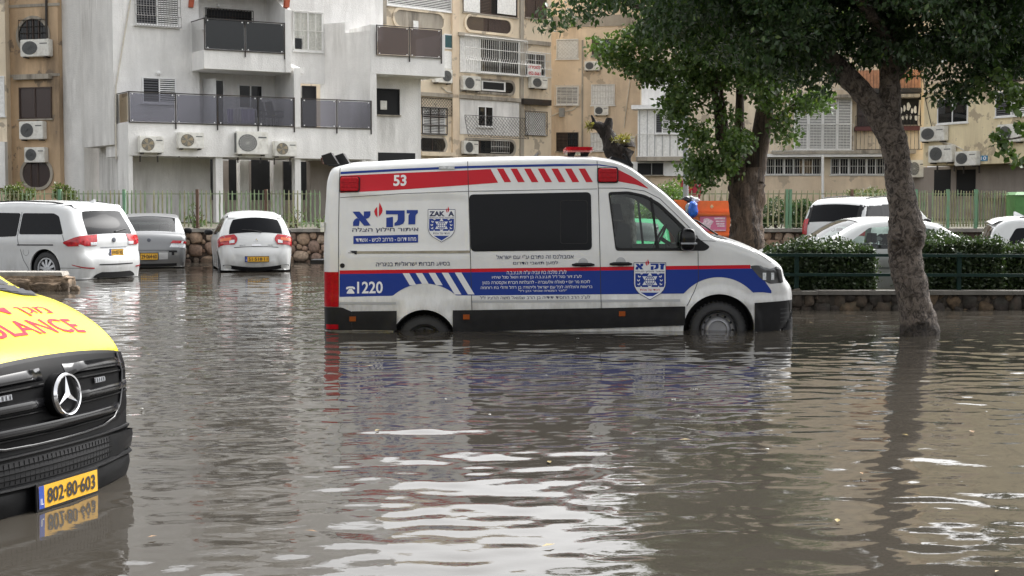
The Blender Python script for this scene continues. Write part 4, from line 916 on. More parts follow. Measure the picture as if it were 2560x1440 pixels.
for p in o.data.polygons: p.material_index = 1 if p.center.x > -.46 and p.center.z + AGZ < .695 else 0
def az(Z): return AB.arc_z(Z - AGZ, True)
def front_line(q, Z, off): return AB.skin(az(Z), q, off)
GB = M('grille black', (.003, .003, .0034), .5, var=.3, spec=.1); BUMP = M('bumper plastic', (.012, .0125, .0135), .5, spec=.2)
# black front: upper surround, bumper skin down to the water, wrapped onto the corners
put('front_bumper', skin_patch(AB, az(.31), AB.S[-1] - .02, -1.35, 1.35, .012, 16, 44), BUMP, amb, smooth=40)
def gril_edge(f): e = .02 + .16 * (1 - math.sqrt(max(0, 1 - max(0, f - .45)**2 / .31))); return (e, e)
put('grille_surround', skin_patch(AB, az(.705), az(.30), -1.02, 1.02, .012, 16, 30), BUMP, amb, smooth=40)
put('grille_recess', skin_patch(AB, az(.69), az(.335), -.80, .80, .016, 14, 30, gril_edge), GB, amb, smooth=40)
def front_bar(z0, z1, q0, q1, d0, d1, name='grille_slat', mat=GB, nq=24):
    """a bar across the front: wedge section standing proud of the grille"""
    m = MB(); P = []
    prof = [(z0, .018), (z0 + (z1 - z0) * .15, d0), (z0 + (z1 - z0) * .5, d1), (z1 - (z1 - z0) * .12, d1 * .9), (z1, .018)]
    for j in range(nq + 1):
        q = q0 + (q1 - q0) * j / nq; e = min(1, min(q - q0, q1 - q) / .14 + .02); P.append([front_line(q, z, .018 + (d - .018) * e) for z, d in prof])
    m.grid(P); return put(name, m, mat, amb, smooth=50)
GLS = M('slat gloss', (.007, .007, .008), .14, var=.2, spec=.5)
for zc, hw in ((.632, .76), (.515, .76), (.405, .68)):
    for q0, q1 in ((-hw, -.10), (.10, hw)) if zc > .5 else ((-hw, hw),):
        front_bar(zc - .012, zc + .034, q0, q1, .052, .06, mat=GLS); front_bar(zc - .036, zc - .022, q0, q1, .03, .036, mat=GB)
m = MB(); rim_ = [(-.82, .69), (-.81, .6), (-.79, .5), (-.74, .42), (-.64, .36), (-.48, .335), (-.25, .328), (0, .326), (.25, .328), (.48, .335), (.64, .36), (.74, .42), (.79, .5), (.81, .6), (.82, .69)]; m.tube([front_line(q * .9, z, .024) for q, z in rim_], .009, 8); put('grille_rim', m, GLS, amb, smooth=60)
# strobe lamps behind the slats
for q in (-.42, .42):
    m = MB(); P = [[front_line(q + dq, z, .03) for dq in (-.06, 0, .06)] for z in (.565, .59)]; m.grid(P); s_ = put('strobe_lamp', m, M('strobe lens', (.16, .16, .17), .3), amb)
    for k in range(5):
        a = front_line(q - .05 + k * .025, .568, .034); b = front_line(q - .05 + k * .025, .587, .034); m = MB(); m.tube([a, b], .004, 4); put('strobe_element', m, CLEARLENS, s_)
# three-pointed star badge
sc = Vector(front_line(0, .545, .075)); nz_ = Vector((1, 0, .10)).normalized(); up_ = Vector((-.10, 0, 1)).normalized(); rt_ = Vector((0, 1, 0)); RS = .106
m = MB(); m.lathe([(RS * 1.06, -.06), (RS * 1.08, .0), (.001, .002)], sc - nz_ * .012, nz_, 40); badge = put('star_badge', m, GB, amb, smooth=40)
m = MB(); m.lathe([(RS * .90, 0), (RS * .93, .014), (RS * 1.0, .016), (RS * 1.06, .0)], sc, nz_, 48); put('chrome_ring', m, CHROME, badge, smooth=50)
for k in range(3):
    a = math.pi / 2 + k * 2 * math.pi / 3; d = rt_ * math.cos(a) + up_ * math.sin(a); e1 = rt_ * math.cos(a + math.pi / 3) + up_ * math.sin(a + math.pi / 3); e2 = rt_ * math.cos(a - math.pi / 3) + up_ * math.sin(a - math.pi / 3)
    tip = sc + d * RS * .93 + nz_ * .004; c0 = sc + nz_ * .022; p1 = sc + e1 * RS * .17 + nz_ * .003; p2 = sc + e2 * RS * .17 + nz_ * .003
    m = MB(); m.add([c0, tip, p1, p2], [(0, 1, 2), (0, 3, 1)]); put('star_point', m, CHROME, badge, fixn=False)
# lower air intake: opening with mesh, fins and corner cheeks
m = skin_patch(AB, az(.262), az(.155), -.62, .62, .015, 6, 24); put('intake_opening', m, M('intake dark', (.006, .006, .007), .8), amb, smooth=40)
mesh_m = MB()
for k in range(34):
    q = -.58 + k * .0352; mesh_m.tube([front_line(q, .16, .017), front_line(q, .255, .017)], .0025, 4)
for z in (.18, .205, .23): mesh_m.tube([front_line(-.6 + j * .1, z, .019) for j in range(13)], .0025, 4)
put('intake_mesh', mesh_m, M('intake mesh', (.008, .008, .008), .9, spec=.05), amb, kind='stuff')
for sg in (-1, 1):
    m = MB(); P = [[front_line(sg * q, z, d) for q, d in ((.50, .016), (.60, .035), (.72, .045), (.86, .04), (.93, .02))] for z in (.15, .19, .23, .265)]; m.grid(P); put('bumper_cheek', m, BUMP, amb, smooth=60)
front_bar(.125, .150, -.98, .98, .03, .042, 'bumper_lip', BUMP)
front_bar(.268, .296, -.9, .9, .02, .03, 'bumper_lip', BUMP)
for q0_, q1_ in ((-.95, -.30), (.30, .95)): front_bar(.02, .118, q0_, q1_, .02, .026, 'bumper_pad', BUMP)
# headlamps at the corners
for sg in (-1, 1):
    m = MB(); P = [[AB.skin(az(z), sg * q, .014) for q in np.linspace(.86, 1.22, 10)] for z in np.linspace(.44, .70, 8)]; m.grid(P); put('headlamp', m, M('smoked lamp', (.05, .052, .055), .06, coat=1., var=.4, scale=14), amb, smooth=50)
# plate with dealer strip under it
pz = -.0 - AGZ
po = Vector(front_line(0, .085, .035)); pn = Vector((1, 0, .02)).normalized()
plate_part(amb, po, (0, 1, 0), (-.02, 0, 1), pn, .52, .115, '802·80·603')
m = MB(); m.hexa([po + Vector(p) for p in ((-.006, -.272, -.098), (.006, -.272, -.098), (.006, .272, -.098), (-.006, .272, -.098), (-.006, -.272, -.071), (.006, -.272, -.071), (.006, .272, -.071), (-.006, .272, -.071))]); ds = put('dealer_strip', m, BLACK, amb)
m = MB(); text_on(m, '08-6285205', (-.26, .074, -.10, .092), lambda x, y: po + Vector((.009, x, -y))); text_on(m, '054-6914171', (-.08, .074, .05, .092), lambda x, y: po + Vector((.009, x, -y))); text_on(m, 'מוסך הריין באר שבע', (.07, .074, .26, .092), lambda x, y: po + Vector((.009, x, -y)), 0, True); put('lettering', m, WHITEINK, ds, fixn=False)
# bonnet: red lettering, vent, shut line
REDT = paint('red lettering', (.55, .03, .05), .5, .0, dirt=.15, spec=.05)
def hood(x, q, off=.004): return AB.skin(AB.arc_x(x), q, off)
m = MB(); text_on(m, 'AMBULANCE', (-.66, .0, .66, 1.0), lambda x, y: hood(-.315 + .125 * y, x), .012); put('lettering', m, REDT, amb, fixn=False)
m = MB(); text_on(m, 'מגן דוד אדום', (-.62, .0, .62, 1.0), lambda x, y: hood(-.45 + .10 * y, x), .0, True); put('lettering', m, REDT, amb, fixn=False)
for sg in (-1, 1):
    m = MB(); P = []
    for i in range(9):
        f = i / 8; q0 = sg * (.60 + f * .10); q1 = sg * (.84 + f * .03); P.append([hood(-.80 + f * .17, q0 + (q1 - q0) * j / 8, .006) for j in range(9)])
    m.grid(P); v = put('bonnet_vent', m, BLACK, amb, smooth=40)
    for k in range(3):
        f = .08 + k * .31; m = MB(); P = []
        for ff, of in ((f, .022), (f + .2, .010)):
            q0 = sg * (.62 + ff * .10); q1 = sg * (.83 + ff * .03); P.append([hood(-.80 + ff * .17, q0 + (q1 - q0) * j / 8, of) for j in range(9)])
        m.grid(P); put('vent_louvre', m, M('vent grey', (.05, .05, .055), .6, spec=.1), v)
m = MB(); m.grid([[hood(x, q, .003) for q in np.linspace(-.9, .9, 24)] for x in (-.835, -.828)]); put('panel_gap', m, GAP, amb)
aw0, aw1 = AB.arc_x(-2.1), AB.arc_x(-.92)
put('windscreen', skin_patch(AB, aw0, aw1, -.84, .84, .008, 12, 14), M('windscreen glass', (.012, .014, .014), .12, spec=.06), amb, smooth=40)
put('scuttle', skin_patch(AB, aw1, AB.arc_x(-.84), -.88, .88, .008, 3, 14), BLACK, amb, smooth=40)
for q in (.80,):
    m = MB(); m.tube([AB.skin(AB.arc_x(-.95), q, .02), AB.skin(AB.arc_x(-1.5), q + .02, .03), AB.skin(AB.arc_x(-2.0), q + .02, .03)], .03, 6); put('pillar_trim', m, BLACK, amb)
m = MB(); m.tube([AB.skin(AB.arc_x(-.93), .55, .03), AB.skin(AB.arc_x(-1.2), .5, .035), AB.skin(AB.arc_x(-1.75), .45, .03)], .012, 6); put('wiper', m, BLACK, amb)
for sg in (-1, 1):
    wheel(amb, (aFW[0], sg * .86, aFW[1]), .345, .22, sg, .235, STEEL)
    m = MB(); m.lathe([(.415, 0), (.415, .36), (.001, .36)], (aFW[0], sg * .97, aFW[1]), (0, -sg, 0), 40); put('wheel_housing', m, BLACK, amb, smooth=40)
    q = [( -2.2, 1.35), (-1.55, 1.35), (-2.05, 1.95), (-2.9, 2.0), (-2.95, 1.35)]
    glass_patch(AB, amb, 'cab_window', ring_poly([(x, z - AGZ) for x, z in [(-1.35, 1.12), (-2.0, 1.72), (-2.85, 1.78), (-2.9, 1.08)]], 4, .06), DARKGLASS, .006, sg)
    m = MB(); P = [[(x, 0, z - AGZ) for x in np.linspace(-5.7, -1.5, 20)] for z in (.35, .62)]; m.grid([[AB.side([p[0]], [p[2]], .004, sg)[0] for p in r_] for r_ in P]); put('side_band', m, V_RED, amb, smooth=40)
# ------------------------------------------------------------------ parked cars
CARWHITE = paint('white car paint', (.60, .61, .61), .25, .4, dirt=.18, film=(.0, .5, .6)); SILVER = paint('silver car paint', (.20, .205, .21), .35, .4, metal=.4, dirt=.2, film=(.0, .5, .5)); CARGREEN = paint('green car paint', (.015, .22, .085), .5, .0, spec=.08)
ALLOY = M('alloy wheel', (.55, .56, .58), .3, metal=.8, var=.15)
TAIL = M('tail lamp red', (.36, .008, .014), .12, coat=.3, var=.5, scale=18)
def car(name, label, px, Y, gz, heading, outline, zbelt, hw, tumble, paint_, side_wins, wheels, wr, front_glass, rear_glass, see=False, group=None, fr=.6, fd=.28, rr=.3, rd=.16, fillet=.08, cat='car', front_q=.66, rear_q=.6, trim=None, alloy=ALLOY, bow_r=.07):
    """outline, windows and glass heights in car coordinates: x forward from the rear bumper, z above the ground"""
    loc = at(px, 510, Y); root = thing(name, (loc.x, loc.y, gz), label, cat, group, world=False, rot=(0, 0, math.radians(heading)))
    ztop = max(p[1] for p in outline)
    def wf(x, z): return hw - tumble * np.clip((z - zbelt) / (ztop - zbelt), 0, 1)**1.1 - .06 * np.clip((zbelt - .15 - z) / (zbelt - .15), 0, 1)**2 + .012 * (sstep(zbelt - .22, zbelt - .2, z) - sstep(zbelt - .06, zbelt - .02, z)) + sum(.012 * (1 - sstep(wr + .08, wr + .13, np.hypot(x - wx, z - wr))) for wx in wheels)
    B = Body(outline, .17, wf, n=130, fillet=fillet, rear_r=rr, rear_d=rd, front_r=fr, front_d=fd, crown=.03, bow_f=.08, bow_r=bow_r)
    o = put('body', B.mesh(26, 14), [paint_], root, merge=True)
    cuts = []
    for wx in wheels: cuts += [arch_cut((wx, wr + .01), wr + .055, -1.3, -hw + .28), arch_cut((wx, wr + .01), wr + .055, hw - .28, 1.3)]
    if see:
        xs = [p[0] for p in see]; k = len(see); wv = [float(B.wf(np.array(p[0]), np.array(p[1]))) - .05 for p in see]; mb = MB()
        mb.add([(p[0], -q, p[1]) for p, q in zip(see, wv)] + [(p[0], q, p[1]) for p, q in zip(see, wv)], [tuple(range(k)), tuple(range(k, 2 * k))[::-1]] + [(i, (i + 1) % k, k + (i + 1) % k, k + i) for i in range(k)]); cuts.append(mb)
        for w in side_wins: cuts.append(yprism(ring_poly(w, 3, .05), -1.3, 1.3))
        for (a0, a1, q) in ((B.arc_x(rear_glass[0]), B.arc_x(rear_glass[1]), rear_q), (B.arc_x(front_glass[0]), B.arc_x(front_glass[1]), front_q)):
            P0 = [B.skin(a, 0, .2) for a in (a0, a1)]; P1 = [B.skin(a, 0, -.35) for a in (a0, a1)]
            mb = MB(); q2 = q - .03; mb.add([(P0[0][0], -q2, P0[0][2]), (P0[1][0], -q2, P0[1][2]), (P1[1][0], -q2, P1[1][2]), (P1[0][0], -q2, P1[0][2]), (P0[0][0], q2, P0[0][2]), (P0[1][0], q2, P0[1][2]), (P1[1][0], q2, P1[1][2]), (P1[0][0], q2, P1[0][2])], [(0, 1, 2, 3), (7, 6, 5, 4), (0, 4, 5, 1), (1, 5, 6, 2), (2, 6, 7, 3), (3, 7, 4, 0)]); cuts.append(mb)
    bool_cut(o, cuts); assert len(o.data.polygons) > 1500, name; finish(o.data, 35)
    gm = CARGLASS if see else DARKGLASS
    for sg in (-1, 1):
        for w in side_wins:
            g = glass_patch(B, root, 'side_window', ring_poly(w, 3, .05), gm, .004 if not see else -.01, sg)
        for wx in wheels:
            wheel(root, (wx, sg * (hw - .12), wr), wr, .2, sg, wr * .68, alloy, 'alloy')
            m = MB(); m.lathe([(wr + .05, 0), (wr + .05, .26), (.001, .26)], (wx, sg * (hw - .03), wr + .01), (0, -sg, 0), 32); put('wheel_housing', m, BLACK, root, smooth=40)
    put('windscreen', skin_patch(B, B.arc_x(front_glass[0]), B.arc_x(front_glass[1]), -front_q, front_q, .005 if not see else -.01, 8, 10), gm, root, smooth=40)
    rw = skin_patch(B, B.arc_x(rear_glass[0]) if len(rear_glass) < 3 else B.arc_z(rear_glass[0], False), B.arc_x(rear_glass[1]) if len(rear_glass) < 3 else B.arc_z(rear_glass[1], False), -rear_q, rear_q, .005 if not see else -.01, 8, 12, (lambda f: (.0 + .10 * f**2,) * 2))
    put('rear_window', rw, gm, root, smooth=40)
    return root, B
def tail(B, root, z0, z1, q0, q1, mat=TAIL, off=.012, shape=None, name='tail_lamp', na=6):
    out = []
    for sg in (-1, 1):
        P = []
        for i in range(na + 1):
            f = i / na; s0, s1 = shape(f) if shape else (0, 0); P.append([B.skin(B.arc_z(z0 + (z1 - z0) * f, False), sg * (q0 + s0 + (q1 - s1 - q0 - s0) * j / 8), off) for j in range(9)])
        m = MB(); m.grid(P); out.append(put(name, m, mat, root, smooth=50))
    return out
def rear_rect(B, root, z0, z1, q0, q1, mat, off=.006, name='trim', n=10, shape=None):
    m = MB(); P = []
    for i in range(7):
        f = i / 6; s0, s1 = shape(f) if shape else (0, 0); P.append([B.skin(B.arc_z(z0 + (z1 - z0) * f, False), q0 + s0 + (q1 - q0 - s0 - s1) * j / n, off) for j in range(n + 1)])
    m.grid(P); return put(name, m, mat, root, smooth=50)
def rear_plate(B, root, zc, text, w=.52, h=.11, q=0.0, blue=True):
    p0 = Vector(B.skin(B.arc_z(zc, False), q, .012)); plate_part(root, p0 - Vector((.012, 0, 0)), (0, -1, 0), (0, 0, 1), (-1, 0, 0), w, h, text, blue)
def rear_wiper(B, root, z, q0, q1):
    m = MB(); m.tube([B.skin(B.arc_z(z - .04, False), q0, .02), B.skin(B.arc_z(z, False), (q0 + q1) * .6, .02), B.skin(B.arc_z(z + .02, False), q1, .02)], [.016, .01, .008], 5); put('rear_wiper', m, BLACK, root)
def mirrors(B, root, x, z, hw):
    for sg in (-1, 1): put('wing_mirror', blob((x, sg * (hw + .10), z), .07, .10, .07), BLACK, root, smooth=60, merge=True)
def roof_rails(B, root, x0, x1, q):
    for sg in (-1, 1): m = MB(); m.tube([B.skin(B.arc_x(x0 + (x1 - x0) * j / 8), sg * q, .035 if 0 < j < 8 else .0) for j in range(9)], .016, 6); put('roof_rail', m, BLACK, root)
def fin(B, root, x, mat):
    p = Vector(B.skin(B.arc_x(x), 0, 0)); m = MB(); m.add([p + Vector(v) for v in ((-.09, -.03, 0), (-.09, .03, 0), (.1, 0, 0), (-.06, 0, .085), (-.09, 0, .08))], [(0, 2, 3), (0, 3, 4), (1, 3, 2), (1, 4, 3), (0, 4, 1), (0, 1, 2)]); put('aerial_fin', m, mat, root)
def line_on(B, root, pts, wd=.006, off=.004, sides=(-1, 1), mat=GAP, name='panel_gap'):
    P = []
    for a, b in zip(pts, pts[1:]):
        k = max(2, int(math.dist(a, b) / .06)); P += [(a[0] + (b[0] - a[0]) * j / k, a[1] + (b[1] - a[1]) * j / k) for j in range(k)]
    P.append(pts[-1])
    for sg in sides:
        rows = []
        for i, p in enumerate(P):
            a, b = P[max(i - 1, 0)], P[min(i + 1, len(P) - 1)]; d = math.dist(a, b) or 1; nx, nz = -(b[1] - a[1]) / d * wd, (b[0] - a[0]) / d * wd
            rows.append([B.side([p[0] + nx], [p[1] + nz], off, sg)[0], B.side([p[0] - nx], [p[1] - nz], off, sg)[0]])
        m = MB(); m.grid(rows); put(name, m, mat, root)

# white people carrier at the left edge
r, B = car('people_carrier', 'white people carrier with dark windows parked behind the broken concrete wall', 286, 30.9, -.16, 153,
    [(.06, .2), (.03, .34), (.0, .45), (.02, .60), (.09, .72), (.11, .95), (.17, 1.12), (.33, 1.40), (.44, 1.60), (.50, 1.655), (.66, 1.70), (1.2, 1.74), (2.4, 1.75), (3.1, 1.68), (3.7, 1.38), (4.15, 1.10), (4.7, .98), (5.02, .80), (5.11, .55), (5.1, .3), (5.0, .18)],
    1.02, .985, .21, CARWHITE, [[(.50, 1.09), (1.72, 1.08), (1.72, 1.52), (.86, 1.52), (.70, 1.46)], [(1.78, 1.04), (2.75, 1.0), (2.75, 1.53), (1.78, 1.52)], [(2.82, 1.0), (3.62, 1.05), (3.2, 1.50), (2.82, 1.53)]], (1.0, 4.06), .36,
    (3.15, 4.1), (1.07, 1.54, 1), rear_q=.66, front_q=.62, rr=.55, rd=.24, fillet=.13)
tail(B, r, .85, 1.06, .44, 1.16, shape=lambda f: (.05 * (1 - f), .10 * (1 - f)**2 + .02)); tail(B, r, .86, .92, .46, .64, CLEARLENS, .016, name='reversing_lamp')
rear_rect(B, r, .795, .82, -.40, .40, STEEL, name='chrome_strip'); rear_plate(B, r, .66, '59·057·85', .40, .115, 0)
rear_rect(B, r, .455, .475, -.50, .50, BLACK, name='bumper_top'); rear_rect(B, r, .2, .32, -.62, .62, BLACK, .01, name='bumper_insert', shape=lambda f: (.2 * f * f, .2 * f * f)); tail(B, r, .385, .41, .62, .95, TAIL, name='rear_reflector', na=2)
rear_wiper(B, r, 1.14, -.1, -.5); roof_rails(B, r, .75, 2.9, .66); fin(B, r, .62, CARWHITE)
m = MB(); P = []
for q in np.linspace(-.70, .70, 14):
    a = Vector(B.skin(B.arc_x(.72), q, .004)); e = .36 - .10 * (q / .7)**2; P.append([a, Vector((.52, q, 1.70)), Vector((.72 - e, q, 1.655)), Vector((.72 - e - .01, q, 1.635)), Vector((.46, q, 1.60))])
m.grid(P); put('roof_spoiler', m, CARWHITE, r, smooth=40)
p = Vector(B.skin(B.arc_z(.95, False), 0, .012)); m = MB(); m.lathe([(.05, 0), (.05, .008), (.001, .01)], p, (-1, 0, .1), 20); put('maker_badge', m, M('badge dark', (.08, .085, .10), .3, metal=.6), r)
line_on(B, r, [(1.75, 1.54), (1.75, 1.0), (1.6, .55), (1.42, .30)]); line_on(B, r, [(.75, .87), (1.75, .86)], .012, name='slide_rail'); line_on(B, r, [(.52, 1.08), (.40, .85)], .005); line_on(B, r, [(.12, .40), (.62, .40)], .004); line_on(B, r, [(2.78, 1.52), (2.78, .35)], .005)
line_on(B, r, [(1.52 + .08 * math.cos(t), .72 + .08 * math.sin(t)) for t in np.linspace(0, 2 * math.pi, 13)], .003, sides=(1, -1))
mirrors(B, r, 3.75, 1.1, .98)
m = MB(); m.tube([(.05, .45, .17), (.4, .45, .16)], .035, 8); put('exhaust', m, BLACK, r)

# silver saloon
SEDAN = [(.05, .2), (.02, .34), (.0, .50), (.03, .68), (.08, .86), (.14, .93), (.30, .955), (.62, .97), (.95, 1.16), (1.30, 1.345), (1.6, 1.40), (2.2, 1.425), (2.55, 1.37), (3.0, 1.13), (3.3, .965), (3.9, .88), (4.2, .74), (4.36, .60), (4.4, .4), (4.3, .2)]
def sedan(name, label, px, Y, gz, heading, paint_, see=True, zs=1.0, ls=1.0, **kw):
    ol = [(x * ls, z * zs) for x, z in SEDAN]
    return car(name, label, px, Y, gz, heading, ol, .94 * zs, .87, .17, paint_, [[(.98 * ls, .97 * zs), (1.84 * ls, .96 * zs), (1.84 * ls, 1.31 * zs), (1.42 * ls, 1.27 * zs)], [(1.92 * ls, .95 * zs), (2.98 * ls, .95 * zs), (2.46 * ls, 1.29 * zs), (1.92 * ls, 1.32 * zs)]], (.83 * ls, 3.42 * ls), .31,
        (2.56 * ls, 3.24 * ls), (.66 * ls, 1.28 * ls), see=[(.75 * ls, .93 * zs), (1.35 * ls, 1.26 * zs), (2.2 * ls, 1.36 * zs), (2.6 * ls, 1.28 * zs), (3.15 * ls, .99 * zs), (3.15 * ls, .5), (.75 * ls, .5)] if see else False, rear_q=.66, front_q=.60, **kw)
def cabin(r, x0, zs=1.0):
    for sy in (-.36, .36):
        for xo in (0, .95):
            m = MB(); x = x0 + xo; m.hexa([(x - .12, sy - .24, .5), (x + .06, sy - .24, .5), (x + .06, sy + .24, .5), (x - .12, sy + .24, .5), (x - .24, sy - .22, 1.0 * zs), (x - .12, sy - .22, 1.0 * zs), (x - .12, sy + .22, 1.0 * zs), (x - .24, sy + .22, 1.0 * zs)]); m.hexa([(x - .26, sy - .13, 1.02 * zs), (x - .15, sy - .13, 1.02 * zs), (x - .15, sy + .13, 1.02 * zs), (x - .26, sy + .13, 1.02 * zs), (x - .27, sy - .11, 1.18 * zs), (x - .19, sy - .11, 1.18 * zs), (x - .19, sy + .11, 1.18 * zs), (x - .27, sy + .11, 1.18 * zs)]); put('seat', m, FAB, r)
    m = MB(); m.box(x0 + 1.75, x0 + 1.95, -.7, .7, .6, .93 * zs); put('dashboard', m, BLACK, r)
    m = MB(); m.box(x0 + 1.42, x0 + 1.44, -.12, .12, 1.22 * zs, 1.28 * zs); put('inside_mirror', m, BLACK, r)
r, B = sedan('silver_saloon', 'silver saloon car seen from behind beside the stone wall', 371, 35.6, -.14, 103.5, SILVER, rr=.35, rd=.12); cabin(r, 1.25)
tail(B, r, .64, .80, .48, .98, CLEARLENS, .010, lambda f: (.08 * f, .02)); tail(B, r, .735, .80, .50, .97, TAIL, .016, lambda f: (.06 * f, .03), 'lamp_top')
rear_plate(B, r, .44, '29·064·60', .40, .15, 0, False); rear_rect(B, r, .37, .52, .23, .44, M('plate backing', (.5, .5, .5), .4), .008, 'plate_backing', 4); rear_rect(B, r, .37, .52, -.44, -.23, M('plate backing', (.5, .5, .5), .4), .008, 'plate_backing', 4)
rear_rect(B, r, .565, .575, -.8, .8, GAP, .004, 'boot_gap'); rear_rect(B, r, .525, .56, -.66, -.46, BLACK, .008, 'bumper_scrape', 4); rear_rect(B, r, .46, .53, -.59, -.53, BLACK, .0085, 'bumper_scrape', 3)
p = Vector(B.skin(B.arc_z(.80, False), 0, .012)); m = MB(); m.lathe([(.045, 0), (.04, .008), (.001, .01)], p, (-1, 0, .2), 18); put('maker_badge', m, M('badge dark', (.08, .085, .10), .3, metal=.6), r)
mirrors(B, r, 2.9, 1.0, .88); rear_rect(B, r, .2, .27, -.75, .75, BLACK, .008, 'bumper_underside')

# small white hatchback
r, B = car('white_hatchback', 'small white hatchback with tinted rear window parked beside the silver saloon', 640, 33.7, -.13, 104.5,
    [(.08, .21), (.04, .28), (.0, .42), (.02, .58), (.05, .66), (.10, .84), (.16, .98), (.28, 1.20), (.36, 1.33), (.44, 1.39), (.56, 1.425), (.95, 1.475), (1.6, 1.49), (2.05, 1.43), (2.65, 1.12), (2.85, 1.0), (3.35, .86), (3.62, .66), (3.71, .45), (3.66, .22)],
    .92, .835, .25, CARWHITE, [[(.52, 1.06), (1.28, .98), (1.28, 1.36), (.78, 1.33)], [(1.34, .97), (2.42, .95), (2.0, 1.30), (1.34, 1.36)]], (.62, 3.07), .29,
    (2.1, 2.78), (.99, 1.31, 1), rear_q=.60, front_q=.55, rr=.55, rd=.25, bow_r=.10, fillet=.12)
def lampshape(f): return (.10 * (1 - math.sin(math.pi * min(1, f * .8 + .1))), .03)
tail(B, r, .75, .97, .42, .95, TAIL, .014, lampshape); tail(B, r, .785, .85, .49, .60, CLEARLENS, .02, name='reversing_lamp', na=3); tail(B, r, .84, .91, .56, .72, M('amber red', (.6, .10, .015), .15, coat=1.), .02, name='turn_lamp', na=3)
rear_plate(B, r, .435, '51·518·11', .52, .11); rear_rect(B, r, .675, .69, -.50, .50, GAP, .004, 'hatch_gap'); rear_rect(B, r, .2, .29, -.68, .68, BLACK, .01, 'bumper_underside', shape=lambda f: (.12 * f * f,) * 2)
rear_wiper(B, r, 1.03, -.12, .32); mirrors(B, r, 2.45, 1.0, .84)
m = MB(); P = []
for q in np.linspace(-.60, .60, 14):
    a = Vector(B.skin(B.arc_x(.66), q, .004)); e = .36 - .10 * (q / .6)**2; P.append([a, Vector((.46, q, 1.425)), Vector((.66 - e, q, 1.375)), Vector((.65 - e, q, 1.355)), Vector((.38, q, 1.325))])
m.grid(P); put('roof_spoiler', m, CARWHITE, r, smooth=40)
rear_rect(B, r, .705, .73, -.10, .10, CHROME, .016, 'hatch_handle', 4)
p = Vector(B.skin(B.arc_z(.82, False), 0, .014))
for k in range(3):
    a = math.pi / 2 + k * 2 * math.pi / 3; m = MB(); m.add([p + Vector((-.006, 0, 0)), p + Vector((-.008, .022 * math.cos(a + .52), .022 * math.sin(a + .52))), p + Vector((-.006, .045 * math.cos(a), .045 * math.sin(a))), p + Vector((-.008, .022 * math.cos(a - .52), .022 * math.sin(a - .52)))], [(0, 1, 2, 3)]); put('badge_diamond', m, CHROME, r)
for q0, q1, s in ((.38, .25, 'SPACE'), (-.26, -.38, 'MIVEC')):
    m = MB(); text_on(m, s, (0, 0, 1, 1), lambda x, y: B.skin(B.arc_z(.735 - .03 * y, False), q0 + (q1 - q0) * x, .012)); put('lettering', m, M('badge dark', (.08, .085, .10), .3, metal=.6), r, fixn=False)
line_on(B, r, [(1.31, 1.36), (1.31, .6), (1.25, .3)], .005); line_on(B, r, [(2.3, .95), (2.32, .35)], .005)

# white off-roader by the far stone wall, rear towards the street
SUV = [(.1, .3), (.04, .42), (.0, .58), (.02, .85), (.05, 1.0), (.16, 1.25), (.30, 1.52), (.42, 1.60), (1.0, 1.66), (2.2, 1.67), (2.7, 1.6), (3.25, 1.22), (3.5, 1.08), (4.1, .98), (4.4, .80), (4.5, .55), (4.45, .3)]
def suv(name, label, px, Y, gz, heading, **kw):
    return car(name, label, px, Y, gz, heading, SUV, 1.02, .91, .15, CARWHITE, [[(.40, 1.08), (1.0, 1.06), (1.0, 1.50), (.62, 1.48)], [(1.07, 1.05), (1.95, 1.03), (1.95, 1.53), (1.07, 1.52)], [(2.02, 1.03), (3.1, 1.05), (2.62, 1.50), (2.02, 1.53)]], (.85, 3.5), .36, (2.72, 3.4), (1.06, 1.48, 1), rear_q=.78, front_q=.64, rr=.28, rd=.12, **kw)
r, B = suv('white_offroader', 'white off-roader with black roof rails parked by the far stone wall', 2078, 37.2, .02, 46)
tail(B, r, .75, 1.15, .70, .92); rear_rect(B, r, 1.0, 1.5, -.92, -.66, BLACK, .008, 'black_pillar', 3); rear_rect(B, r, 1.0, 1.5, .66, .92, BLACK, .008, 'black_pillar', 3)
p = Vector(B.skin(B.arc_z(.88, False), -.1, .014)); m = MB(); m.lathe([(.06, 0), (.06, .008), (.03, .01)], p, (-1, 0, .1), 16); put('maker_badge', m, M('badge dark', (.08, .085, .10), .3, metal=.6), r)
roof_rails(B, r, .6, 2.5, .64); mirrors(B, r, 3.0, 1.08, .92)
for sg in (-1, 1): glass_patch(B, r, 'black_pillar', [(.14, 1.07), (.44, 1.06), (.66, 1.49), (.34, 1.49)], DARKGLASS, .0045, sg); glass_patch(B, r, 'black_pillar', [(.98, 1.06), (1.09, 1.06), (1.09, 1.50), (.98, 1.49)], DARKGLASS, .0055, sg)
r, B = suv('white_crossover', 'white crossover with roof fin behind the hedge at the right edge', 2440, 27.2, -.36, -13); tail(B, r, .9, 1.05, .5, 1.0); roof_rails(B, r, .7, 2.5, .64); fin(B, r, .75, CARWHITE); mirrors(B, r, 3.0, 1.08, .92)
m = MB(); P = [[B.skin(B.arc_z(1.5, False) + f, q, .01 + .05 * (1 - f / .2)) for q in np.linspace(-.66, .66, 10)] for f in (0, .1, .2)]; m.grid(P); put('roof_spoiler', m, CARWHITE, r, smooth=40)
r, B = sedan('white_saloon', 'white saloon car behind the clipped hedge, windscreen towards the tree', 2482, 24.9, -.12, 188, CARWHITE, zs=1.0, ls=1.0); cabin(r, 1.25); mirrors(B, r, 2.9, 1.0, .88)
line_on(B, r, [(1.88, 1.31), (1.88, .3)], .006); line_on(B, r, [(.9, .62), (3.0, .66)], .012, mat=STEEL, name='door_strip')
